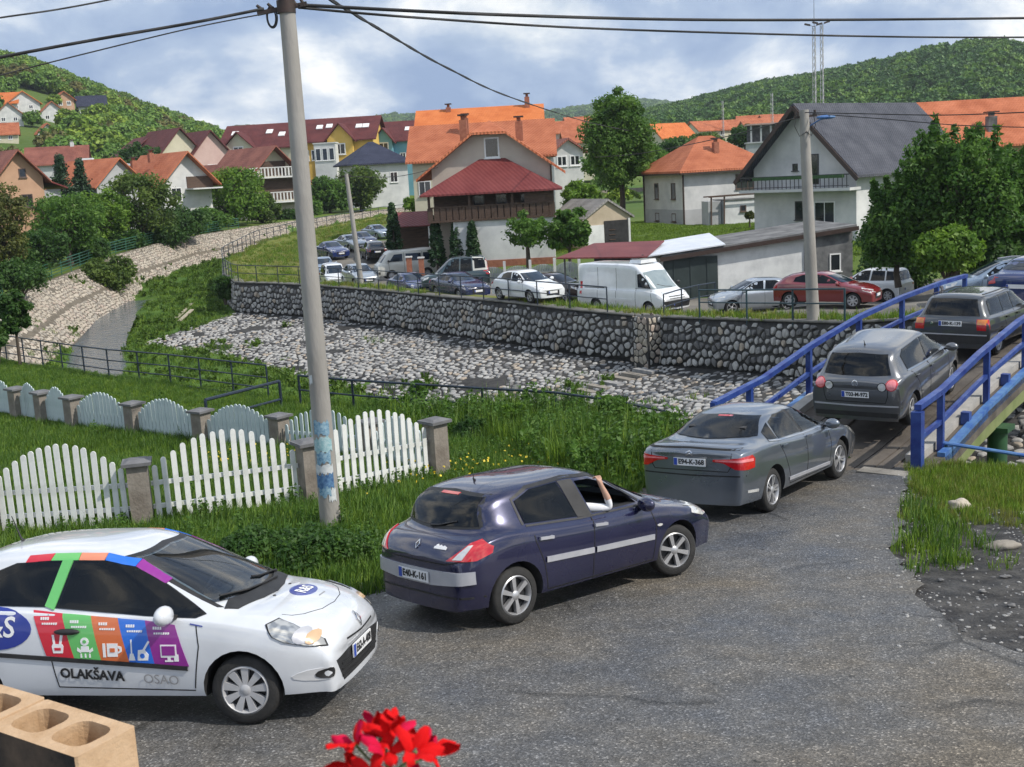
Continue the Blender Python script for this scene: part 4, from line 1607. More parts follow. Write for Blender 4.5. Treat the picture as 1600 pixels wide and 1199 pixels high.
# ---------- grey saloon
P_C5 = dict(W=1.86, wb=2.815, R=.335, zl=.26, st=[
    (2.38, 2.41, .60, .60, .66, .4, 'h'), (2.27, 2.32, .80, .70, .77, .4, 'h'), (1.90, 1.95, .90, .81, .89, .4, 'h'), (1.42, 1.42, .925, .88, .965, .4, 'h'), (1.02, 1.20, .93, .93, 1.01, .4, 'h'),
    (.45, .18, .93, .965, 1.42, .60, 'c'), (-.30, -.34, .93, .99, 1.475, .63, 'c'), (-.95, -1.08, .93, 1.025, 1.42, .60, 'c'), (-1.52, -1.76, .925, 1.06, 1.16, .4, 'h'),
    (-2.05, -2.13, .89, 1.05, 1.135, .4, 'h'), (-2.29, -2.33, .81, 1.02, 1.11, .4, 'h'), (-2.37, -2.39, .58, .95, 1.02, .4, 'h')])
PC = paint('slate', (.150, .172, .205), metal=.7, rough=.30)
t_c5 = thing('car', 'blue-grey saloon with bright red taillights driving onto the bridge', 'car', group='cars queueing for the bridge')
SW1, SW2 = [(-1.08, 1.07), (-1.02, 1.31), (-.78, 1.385), (-.42, 1.405), (-.20, 1.045)], [(-.12, 1.04), (-.34, 1.408), (.02, 1.395), (.34, 1.30), (.72, 1.10), (.78, 1.03)]
REAR_C5 = [(-.68, 1.165), (-.52, 1.395), (0, 1.42), (.52, 1.395), (.68, 1.165), (0, 1.15)]
WS_C5 = [(-.68, 1.04), (-.55, 1.38), (0, 1.40), (.55, 1.38), (.68, 1.04)]
bd, cl_ = make_body(P_C5, PC, cabin=([(1.0, .62), (1.0, .95), (.16, 1.38), (-1.0, 1.38), (-1.55, 1.12), (-1.55, .62)], .74, .54),
                    glass=[('y', ring(SW1, .97), .35, 1.2), ('y', ring(SW2, .97), .35, 1.2), ('x', ring(REAR_C5, .97), -1.95, -.9), ('x', ring(WS_C5, .97), .10, 1.5)])
link('body', bd, t_c5)
sk = Skin(cl_, t_c5, (-2.2, .80))
both(sk, 'side_window', SW1, M_CG)
both(sk, 'side_window', SW2, M_CG)
both(sk, 'quarter_window', [(-1.40, 1.10), (-1.34, 1.20), (-1.08, 1.305), (-1.13, 1.08)], M_GLASS)
cabin_fit(t_c5, xf=-.40, xr=-1.25)
for s in (-1, 1):
    sk.strip('chrome_strip', [(-1.42, 1.085), (-1.1, 1.05), (-.1, 1.015), (.85, 1.0)], .018, 'y', s, M_CHROME, off=.008)
    sk.patch('door_pillar', [(-.20, 1.04), (-.42, 1.41), (-.34, 1.41), (-.12, 1.035)], 'y', s, M_BLACKP, off=.007)
    sk.strip('side_strip', [(-.86, .41), (.86, .365)], .05, 'y', s, M_SILVERT, off=.012)
    o = sk.patch('taillight', [(-.43, .905), (-.30, .885), (-.17, .80), (.02, .785), (.15, .80), (.17, .93), (.12, .985), (-.06, .975), (-.25, .95), (-.43, .935)], 'q', s, M_RED, off=.013, step=.03)
    sk.patch('lens', [(-.40, .912), (-.02, .90), (.13, .895), (.135, .935), (-.02, .94), (-.40, .928)], 'q', s, M_PINK, off=.018, step=.03, parent=o)
    sk.patch('headlight', [(1.75, .85), (1.9, .74), (2.28, .62), (2.3, .70), (2.1, .80)], 'y', s, M_CLEAR)
    sk.patch('reflector', [(-2.22, .44), (-1.95, .42), (-1.95, .46), (-2.22, .48)], 'y', s, M_CLEAR, off=.008)
seams(sk, [[(-.16, 1.0), (-.13, .6), (-.14, .32)], [(.80, .98), (.88, .7), (.84, .32)], [(-1.2, 1.04), (-1.02, .8), (-.85, .5), (-.8, .33)], [(-.8, .33), (.84, .31)]])
handles(sk, (-1.02, -.05), .955, PC)
sk.patch('rear_window', REAR_C5, 'x', -1, M_CGD)
sk.patch('brake_light', [(-.12, 1.39), (.12, 1.39), (.12, 1.405), (-.12, 1.405)], 'x', -1, M_RED, off=.012)
sk.patch('windscreen', WS_C5, 'x', 1, M_CGW)
sk.strip('panel_gap', [(-.66, 1.03), (-.64, .82), (-.6, .76), (.6, .76), (.64, .82), (.66, 1.03)], .014, 'x', -1, M_SEAM)
sk.strip('boot_lip', [(-.74, 1.075), (0, 1.095), (.74, 1.075)], .022, 'x', -1, M_SEAM)
sk.strip('bumper_crease', [(-.84, .70), (0, .685), (.84, .70)], .02, 'x', -1, M_SEAM)
plate(sk, 'E94-K-368', 0, .885, -1, axis_off=.02)
for k in (0, 1):
    sk.strip('badge', [(-.055, .985 + .035 * k), (0, 1.012 + .035 * k), (.055, .985 + .035 * k)], .016, 'x', -1, M_CHROME, off=.012, step=.03)
mirrors(t_c5, PC, .74, .91, 1.04)
add_wheels(t_c5, P_C5, 'twin', steer=-.05)
place_on_road(t_c5, P_C5, 3.97, 18.9, 53.9)

# ---------- grey tall hatchback on the bridge
P_GP = dict(W=1.76, wb=2.578, R=.315, zl=.26, st=[
    (2.06, 2.10, .56, .60, .68, .4, 'h'), (1.95, 2.02, .74, .72, .80, .4, 'h'), (1.62, 1.70, .85, .85, .94, .4, 'h'), (1.28, 1.34, .875, .92, 1.03, .4, 'h'), (1.02, 1.22, .88, .97, 1.09, .4, 'h'),
    (.50, .20, .88, .99, 1.53, .60, 'c'), (-.28, -.30, .88, 1.01, 1.60, .63, 'c'), (-1.05, -1.15, .88, 1.03, 1.57, .62, 'c'), (-1.60, -1.76, .865, 1.05, 1.49, .585, 'c'),
    (-1.86, -1.97, .84, 1.03, 1.10, .4, 'h'), (-2.0, -2.04, .78, .95, 1.02, .4, 'h'), (-2.04, -2.05, .68, .85, .92, .4, 'h')])
PG = paint('graphite', (.135, .140, .150), metal=.7, rough=.30)
t_gp = thing('car', 'dark grey tall hatchback with round taillights between the blue railings', 'car', group='cars queueing for the bridge')
SW1, SW2 = [(-1.42, 1.12), (-1.48, 1.38), (-1.30, 1.47), (-.42, 1.505), (-.36, 1.075)], [(-.30, 1.07), (-.36, 1.505), (.05, 1.49), (.42, 1.36), (.86, 1.08)]
REAR_GP = [(-.63, 1.10), (-.53, 1.45), (0, 1.475), (.53, 1.45), (.63, 1.10), (.3, 1.085), (-.3, 1.085)]
WS_GP = [(-.64, 1.11), (-.52, 1.48), (0, 1.50), (.52, 1.48), (.64, 1.11)]
bd, cl_ = make_body(P_GP, PG, cabin=([(1.05, .66), (1.05, 1.0), (.22, 1.49), (-1.62, 1.46), (-1.85, 1.10), (-1.85, .66)], .70, .54),
                    glass=[('y', ring(SW1, .97), .35, 1.2), ('y', ring(SW2, .97), .35, 1.2), ('x', ring(REAR_GP, .97), -2.1, -1.5), ('x', ring(WS_GP, .97), .15, 1.5)])
link('body', bd, t_gp)
sk = Skin(cl_, t_gp)
both(sk, 'side_window', SW1, M_CGD)
both(sk, 'side_window', SW2, M_CG)
cabin_fit(t_gp, xf=-.38, xr=-1.2, z=.70, H_=1.28)
for s in (-1, 1):
    sk.strip('chrome_strip', [(-1.44, 1.10), (-.3, 1.05), (.95, 1.03)], .018, 'y', s, M_CHROME, off=.008)
    sk.patch('headlight', [(1.6, .90), (1.7, .76), (1.98, .66), (1.95, .80)], 'y', s, M_CLEAR)
seams(sk, [[(-.33, 1.05), (-.32, .6), (-.32, .32)], [(.86, 1.03), (.90, .7), (.84, .32)], [(-1.3, 1.06), (-1.02, .8), (-.86, .5), (-.8, .33)]])
handles(sk, (-1.1, -.2), .93, PG)
for y, r, m in ((.67, .085, M_PINK), (.50, .072, M_CLEAR)):
    for s in (-1, 1):
        o = sk.patch('taillight', oval(s * y, .935 if m is M_PINK else .90, r * 1.25, r * 1.2), 'x', -1, M_RED if m is M_PINK else M_SEAM, off=.008, step=.05)
        sk.patch('lens', oval(s * y, .935 if m is M_PINK else .90, r, r), 'x', -1, m, off=.014, step=.05, parent=o)
sk.patch('rear_window', REAR_GP, 'x', -1, M_CGD)
sk.patch('windscreen', WS_GP, 'x', 1, M_CGW)
sk.strip('panel_gap', [(-.62, 1.02), (-.6, .72), (-.56, .60), (.56, .60), (.6, .72), (.62, 1.02)], .014, 'x', -1, M_SEAM)
sk.strip('bumper_crease', [(-.80, .545), (0, .53), (.80, .545)], .03, 'x', -1, M_SILVERT, off=.006)
sk.strip('bumper_gap', [(-.78, .37), (.78, .37)], .09, 'x', -1, M_BLACKP)
plate(sk, 'T03-M-972', 0, .745, -1, axis_off=.016)
sk.strip('badge', oval(0, .955, .052, .052) + [oval(0, .955, .052, .052)[0]], .013, 'x', -1, M_CHROME, off=.012, step=.03)
sk.strip('badge', [(-.036, .985), (-.016, .925), (0, .955), (.016, .925), (.036, .985)], .011, 'x', -1, M_CHROME, off=.012, step=.03)
antenna(sk, -1.45, h=.10, lean=.5)
mirrors(t_gp, PG, .78, .87, 1.08)
add_wheels(t_gp, P_GP, 'five')
place(t_gp, (7.62, 23.32, -.13 + .03, 53.8, 3.4, -.4))

# ---------- old dark estate
P_G3 = dict(W=1.70, wb=2.475, R=.30, zl=.25, st=[
    (2.02, 2.06, .66, .62, .68, .4, 'h'), (1.96, 2.0, .78, .72, .78, .4, 'h'), (1.62, 1.66, .835, .80, .88, .4, 'h'), (1.25, 1.28, .85, .86, .93, .4, 'h'), (.92, 1.06, .85, .90, .97, .4, 'h'),
    (.45, .22, .85, .91, 1.37, .60, 'c'), (-.30, -.32, .85, .92, 1.42, .62, 'c'), (-1.20, -1.24, .85, .92, 1.41, .62, 'c'), (-1.80, -1.86, .84, .93, 1.385, .60, 'c'),
    (-2.03, -2.09, .83, .92, .98, .4, 'h'), (-2.12, -2.14, .80, .84, .90, .4, 'h'), (-2.15, -2.155, .74, .76, .82, .4, 'h')])
P3c = paint('charcoal', (.066, .070, .075), metal=.6, rough=.34)
t_g3 = thing('car', 'old charcoal estate car with square orange and red taillights on the bridge', 'car', group='cars queueing for the bridge')
SW0, SW1, SW2 = [(-1.80, .97), (-1.74, 1.28), (-1.60, 1.32), (-1.02, 1.335), (-.98, .965)], [(-.94, .965), (-.96, 1.335), (-.36, 1.345), (-.30, .96)], [(-.24, .96), (-.28, 1.345), (.06, 1.335), (.36, 1.23), (.74, .97)]
REAR_G3 = [(-.63, .97), (-.51, 1.325), (0, 1.34), (.51, 1.325), (.63, .97)]
WS_G3 = [(-.60, 1.0), (-.52, 1.31), (0, 1.33), (.52, 1.31), (.60, 1.0)]
bd, cl_ = make_body(P_G3, P3c, cabin=([(.92, .60), (.92, .92), (.24, 1.33), (-1.78, 1.32), (-1.98, .97), (-1.98, .60)], .68, .54),
                    glass=[('y', ring(SW0, .97), .35, 1.2), ('y', ring(SW1, .97), .35, 1.2), ('y', ring(SW2, .97), .35, 1.2), ('x', ring(REAR_G3, .97), -2.2, -1.6), ('x', ring(WS_G3, .97), .15, 1.4)])
link('body', bd, t_g3)
sk = Skin(cl_, t_g3)
cabin_fit(t_g3, xf=-.40, xr=-1.15, z=.56, H_=1.12)
for q_ in (SW0, SW1, SW2): both(sk, 'side_window', q_, M_CG)
for s in (-1, 1):
    sk.strip('side_strip', [(-1.9, .62), (1.6, .60)], .045, 'y', s, M_BLACKP, off=.012)
    sk.patch('taillight', [(-2.0, .90), (-2.0, .67), (-2.11, .67), (-2.11, .88)], 'y', s, M_RED)
    sk.patch('headlight', [(1.85, .80), (1.85, .66), (2.0, .64), (2.0, .74)], 'y', s, M_CLEAR)
seams(sk, [[(-.27, .95), (-.27, .3)], [(.70, .95), (.80, .6), (.76, .3)], [(-1.0, .95), (-1.0, .78), (-.8, .5), (-.76, .3)]])
handles(sk, (-.84, -.1), .83, M_BLACKP)
for s in (-1, 1):
    q = lambda a: a if s < 0 else mirror_y(a)
    o = sk.patch('taillight', q([(-.80, .66), (-.80, .90), (-.58, .90), (-.60, .66)]), 'x', -1, M_RED, off=.012)
    sk.patch('indicator', q([(-.79, .79), (-.79, .89), (-.60, .89), (-.605, .79)]), 'x', -1, M_AMBER, off=.016, parent=o)
sk.patch('rear_window', REAR_G3, 'x', -1, M_CGD)
sk.patch('windscreen', WS_G3, 'x', 1, M_CGW)
sk.patch('bumper_trim', [(-.82, .36), (-.82, .56), (.82, .56), (.82, .36)], 'x', -1, M_BLACKP, off=.02)
sk.strip('bumper_line', [(-.82, .555), (.82, .555)], .022, 'x', -1, M_SILVERT, off=.03)
plate(sk, 'E80-K-139', 0, .80, -1)
sk.patch('badge', oval(.42, .80, .04, .035, 10), 'x', -1, M_CHROME, off=.01)
for s in (-1, 1):
    mb = MB()
    P_ = [sk.hit(x, s * .56, 'z', 1)[0] + Vector((0, 0, .05)) for x in (-1.7, -1.0, -.3, .1)]
    mb.tube(P_, .014, 6)
    mb.build('roof_rail', M_BLACKP, t_g3, smooth=50)
mirrors(t_g3, M_BLACKP, .62, .83, .98)
add_wheels(t_g3, P_G3, 'cap', w=.185)
place(t_g3, (11.38, 28.17, .17 + .04, 49.5, -.3, 0))
# ---------- white three-door hatchback with company lettering, nearest
P_CL = dict(W=1.707, wb=2.575, R=.302, zl=.24, st=[
    (2.06, 2.09, .52, .53, .60, .4, 'h'), (1.97, 2.05, .70, .64, .73, .4, 'h'), (1.68, 1.78, .815, .79, .885, .4, 'h'), (1.28, 1.34, .848, .87, .965, .4, 'h'), (1.02, 1.24, .853, .915, 1.005, .4, 'h'),
    (.52, .28, .853, .95, 1.43, .55, 'c'), (-.25, -.28, .853, .985, 1.50, .575, 'c'), (-.95, -1.30, .85, 1.02, 1.455, .54, 'c'), (-1.38, -1.66, .83, 1.035, 1.11, .4, 'h'),
    (-1.74, -1.83, .77, .96, 1.02, .4, 'h'), (-1.88, -1.90, .66, .84, .90, .4, 'h'), (-1.91, -1.915, .56, .76, .82, .4, 'h')])
PW = paint('white', (.55, .57, .60), rough=.30)
t_cl = thing('car', 'white hatchback with rainbow company stripes and OLAKŠAVA lettering on its door', 'car', group='cars queueing for the bridge')
HL_CL = [(1.50, .855), (1.57, .765), (1.67, .715), (1.86, .665), (2.0, .640), (1.97, .69), (1.86, .76), (1.71, .835), (1.58, .88)]
C_RED = mat('print_red', (.55, .012, .03), .35, coat=.6, col2=(.58, .015, .035))
C_GRN = mat('print_green', (.12, .46, .12), .35, coat=.6, col2=(.13, .48, .13))
C_ORG = mat('print_orange', (.62, .14, .035), .35, coat=.6, col2=(.64, .15, .04))
C_BLU = mat('print_blue', (.012, .14, .62), .35, coat=.6, col2=(.015, .15, .64))
C_PUR = mat('print_purple', (.24, .015, .24), .35, coat=.6, col2=(.26, .02, .26))
C_SAL = mat('print_salmon', (.66, .22, .12), .35, coat=.6, col2=(.68, .23, .13))
C_NAV = mat('print_navy', (.012, .03, .25), .35, coat=.6, col2=(.015, .035, .27))
C_LGR = mat('print_light_grey', (.27, .27, .28), .4, col2=(.3, .3, .3))
REARQ = [(-1.30, 1.06), (-1.20, 1.26), (-.85, 1.385), (-.40, 1.405), (-.50, 1.035)]
DOORW = [(-.40, 1.025), (-.29, 1.41), (.0, 1.40), (.28, 1.34), (.55, 1.20), (.98, .955), (.90, .93), (.45, .955)]
REAR_CL = [(-.58, 1.12), (-.46, 1.39), (0, 1.41), (.46, 1.39), (.58, 1.12)]
WS_CL = [(-.63, 1.02), (-.50, 1.395), (0, 1.415), (.50, 1.395), (.63, 1.02)]
bd, cl_ = make_body(P_CL, PW, cabin=([(1.0, .60), (1.0, .93), (.26, 1.39), (-1.25, 1.39), (-1.52, 1.08), (-1.52, .60)], .66, .48),
                    glass=[('y', ring(REARQ, .97), .35, 1.2), ('y', ring(DOORW, .97), .35, 1.2), ('x', ring(REAR_CL, .97), -2.1, -1.0), ('x', ring(WS_CL, .97), .15, 1.5)])
link('body', bd, t_cl)
sk = Skin(cl_, t_cl)
cabin_fit(t_cl, xf=-.35, xr=-1.08, z=.60, H_=1.18)
both(sk, 'side_window', REARQ, M_CGD)
both(sk, 'side_window', DOORW, M_CGD)
for s in (-1, 1):
    for m, a in ((C_RED, [(-.76, 1.40), (-.74, 1.448), (-.50, 1.462), (-.52, 1.412)]), (C_GRN, [(-.515, 1.412), (-.495, 1.462), (-.25, 1.463), (-.25, 1.412)]),
                 (C_SAL, [(-.245, 1.412), (-.245, 1.463), (0, 1.455), (-.01, 1.405)]), (C_BLU, [(0.0, 1.405), (.005, 1.455), (.29, 1.388), (.27, 1.343)]),
                 (C_PUR, [(.275, 1.343), (.295, 1.388), (.60, 1.228), (.56, 1.20)])):
        sk.patch('roof_stripe', [(x, z - .012) for x, z in a], 'y', s, m, off=.013, step=.03)
    sk.patch('pillar_stripe', [(-.50, 1.04), (-.40, 1.40), (-.30, 1.40), (-.41, 1.01)], 'y', s, C_GRN, off=.014)
    # door stripes
    top = [(-.60, 1.015), (-.32, .985), (-.05, .965), (.20, .945), (.45, .925), (.72, .885)]
    bot = [(-.48, .625), (-.22, .605), (.03, .588), (.29, .570), (.52, .555), (.83, .53)]
    for k, m in enumerate((C_RED, C_GRN, C_ORG, C_BLU, C_PUR)):
        o = sk.patch('door_stripe', [top[k], bot[k], bot[k + 1], top[k + 1]], 'y', s, m, off=.005)
        fx = (lambda x: x)
        # two lines of small white print at the head of each stripe
        for j, (dz, L, hh) in enumerate(((-.075, .085, .022), (-.115, .15, .014))):
            xa = lerp(top[k][0], bot[k][0], -(dz) / .4) + .06
            zz = top[k][1] + dz
            for q in range(int(L / .02)):
                x_ = xa + q * .021
                sk.patch('print', [(x_, zz - .0004 * q * 3), (x_ + .015, zz - .002), (x_ + .016, zz + hh), (x_ + .001, zz + hh)], 'y', s, M_WHITEI, off=.008, step=.2, smooth=False, parent=o)
        cx, cz = (bot[k][0] + bot[k + 1][0]) / 2 - .015, bot[k][1] + .085

        def ic(poly, mm=M_WHITEI, off=.008):
            sk.patch('icon', [(cx + a, cz + b) for a, b in poly], 'y', s, mm, off=off, step=.2, smooth=False, parent=o)
        if k == 0:      # head of a blender with two prongs
            ic([(-.045, -.06), (.045, -.06), (.055, -.0), (.045, .02), (-.045, .02), (-.055, 0)]); ic([(-.04, .02), (-.02, .02), (-.028, .10), (-.05, .10)]); ic([(.015, .02), (.038, .02), (.055, .10), (.03, .10)])
            ic([(-.03, -.035), (.03, -.035), (.03, -.012), (-.03, -.012)], m, .011)
        elif k == 1:    # child seat
            ic(oval(0, .06, .04, .036, 10)); ic([(-.04, -.03), (.04, -.03), (.035, .02), (-.035, .02)]); ic([(-.075, -.02), (-.04, -.04), (-.04, -.015), (-.07, .01)]); ic([(.04, -.04), (.075, -.02), (.07, .01), (.04, -.015)])
            for q in (-.04, 0, .04): ic([(q - .008, -.08), (q + .008, -.08), (q + .006, -.045), (q - .006, -.045)])
            ic(oval(0, .06, .018, .016, 8), m, .011)
        elif k == 2:    # mug
            ic([(-.05, -.055), (.045, -.055), (.05, .06), (-.05, .06)]); ic([(.05, -.03), (.085, -.01), (.085, .03), (.05, .04), (.05, .02), (.068, .01), (.066, -.005), (.05, -.012)]); ic([(-.09, -.06), (-.065, -.06), (-.065, .06), (-.09, .06)])
            ic([(-.022, -.015), (.022, -.015), (.022, .02), (-.022, .02)], m, .011)
        elif k == 3:    # broom and vacuum cleaner
            ic([(-.10, -.07), (-.04, -.07), (-.055, -.01), (-.085, -.01)]); ic([(-.076, -.01), (-.064, -.01), (-.064, .11), (-.076, .11)]); ic([(-.02, -.07), (.075, -.07), (.085, -.02), (.05, .025), (-.01, .02)]); ic([(.03, .02), (.05, .015), (.10, .09), (.085, .10)])
            ic(oval(.028, -.03, .022, .022, 10), m, .011)
        else:           # screen
            ic([(-.075, -.03), (.07, -.03), (.07, .08), (-.075, .08)]); ic([(-.062, -.012), (.057, -.012), (.057, .068), (-.062, .068)], m, .011); ic([(-.015, -.055), (.012, -.055), (.012, -.03), (-.015, -.03)]); ic([(-.04, -.068), (.035, -.068), (.035, -.055), (-.04, -.055)])
            ic([(.045, -.065), (.085, -.065), (.085, -.005), (.045, -.005)])
    sk.strip('side_moulding', [(-.95, .635), (-.4, .598), (.2, .558), (.82, .512)], .036, 'y', s, M_BLACKP, off=.014)
    sk.text('lettering', 'OLAKŠAVA', -.07, .455, .118, 'y', s, M_INK, flip=(s > 0), rot=-.055 if s < 0 else .055, bold=.0045, off=.010)
    sk.text('lettering', 'OSAO', .565, .412, .118, 'y', s, C_LGR, flip=(s > 0), rot=-.055 if s < 0 else .055, off=.012)
    o = sk.patch('logo_disc', oval(-.98, .86, .37, .185, 26), 'y', s, C_NAV, off=.006)
    sk.text('lettering', 'R&S', -.98, .87, .25, 'y', s, M_WHITEI, off=.010, flip=(s > 0), shear=.15, parent=o, bold=.004)
    o = sk.patch('headlight', HL_CL, 'y', s, M_SEAM, off=.010, step=.035)
    sk.patch('lens', ring(HL_CL, .93), 'y', s, M_HEAD, off=.018, step=.035, parent=o)
    sk.patch('bulb', oval(1.80, .745, .07, .055, 10), 'y', s, M_SILVERT, off=.024, step=.03, parent=o)
    sk.patch('lens_amber', oval(1.88, .72, .055, .045, 10), 'y', s, mat('lamp_amber', (.55, .36, .20), .2, coat=1, col2=(.6, .42, .25)), off=.026, step=.03, parent=o)
    sk.patch('side_lamp', [(.86, .885), (.97, .865), (.97, .875), (.86, .897)], 'y', s, C_NAV, off=.006, step=.3)
seams(sk, [[(-.45, .98), (-.44, .6), (-.40, .34)], [(.90, 1.0), (.93, .7), (.86, .33)], [(-.40, .34), (.86, .31)]], w=.010)
for s in (-1, 1):
    p, n, d = sk.hit(-.27, .835, 'y', s)
    mb = MB()
    mb.ball(tuple(p + n * .012), (.125, .03, .028), 12, 6)
    mb.build('door_handle', M_BLACKP, t_cl, smooth=60)
sk.patch('windscreen', WS_CL, 'x', 1, M_CGW)
sk.strip('window_frame', [(-.655, .985), (-.515, 1.405), (0, 1.428), (.515, 1.405), (.655, .985)], .026, 'x', 1, M_BLACKP)
sk.patch('scuttle', [(1.10, -.66), (1.20, -.6), (1.30, -.25), (1.33, 0), (1.30, .25), (1.20, .6), (1.10, .66), (1.08, .5), (1.16, 0), (1.08, -.5)], 'z', 1, M_BLACKP, off=.008)
wiper(sk, [(.30, 1.005), (.02, 1.02), (-.28, 1.03), (-.55, 1.045)], 'x', 1)
wiper(sk, [(.52, 1.01), (.42, 1.03), (.12, 1.06), (.0, 1.08)], 'x', 1)
sk.patch('rear_window', REAR_CL, 'x', -1, M_CGD)
pair(sk, 'taillight', [(-.76, .74), (-.76, .98), (-.62, .98), (-.60, .78)], -1, M_RED)
sk.strip('bonnet_gap', [(1.58, -.57), (1.66, -.545), (1.74, -.46), (1.83, -.25), (1.86, 0), (1.83, .25), (1.74, .46), (1.66, .545), (1.58, .57)], .006, 'z', 1, M_SEAM, off=.002)
o = sk.patch('logo_disc', oval(1.53, .12, .115, .20, 22), 'z', 1, C_NAV, off=.004)
sk.text('lettering', 'R&S', 1.54, .12, .15, 'z', 1, M_WHITEI, off=.008, rot=math.pi / 2, parent=o, shear=.1, bold=.004)
for q in range(7):
    sk.patch('print', [(1.70, .04 + q * .022), (1.712, .04 + q * .022), (1.712, .055 + q * .022), (1.70, .055 + q * .022)], 'z', 1, C_LGR, off=.004, step=.3, smooth=False)
for x, y in ((1.34, .28), (1.36, -.16)):
    p, n, d = sk.hit(x, y, 'z', 1)
    MB().ball(tuple(p), (.016, .02, .01), 8, 4).build('washer_jet', M_BLACKP, t_cl)
rhombus_badge(sk, 0, .70, 1, s=.042)
sk.strip('slot', [(-.36, .62), (0, .605), (.36, .62)], .016, 'x', 1, M_SEAM, off=.004)
gp_ = sk.patch('grille', [(-.60, .50), (-.46, .29), (.46, .29), (.60, .50), (.3, .525), (-.3, .525)], 'x', 1, M_BLACKP, off=.006)
for z in (.34, .39, .44):
    sk.strip('slat', [(-.5, z), (0, z - .01), (.5, z)], .016, 'x', 1, M_SEAM, off=.012, parent=gp_)
plate(sk, 'E62-A-408', 0, .475, 1, axis_off=.022)
for s in (-1, 1):
    o = sk.patch('fog_lamp_recess', oval(s * .70, .42, .085, .055, 14), 'x', 1, mat('recess_white', (.55, .56, .57), .4, coat=.8, col2=(.58, .58, .59)), off=.006)
    sk.patch('fog_lamp', oval(s * .685, .425, .04, .045, 12), 'x', 1, M_BLACKP, off=.012, parent=o)
antenna(sk, -1.16, .0, h=.24, lean=.42)
mirrors(t_cl, PW, .68, .84, .99)
add_wheels(t_cl, P_CL, 'nine', steer=.05, w=.185)
place_on_road(t_cl, P_CL, -3.54, 10.41, -10.0)


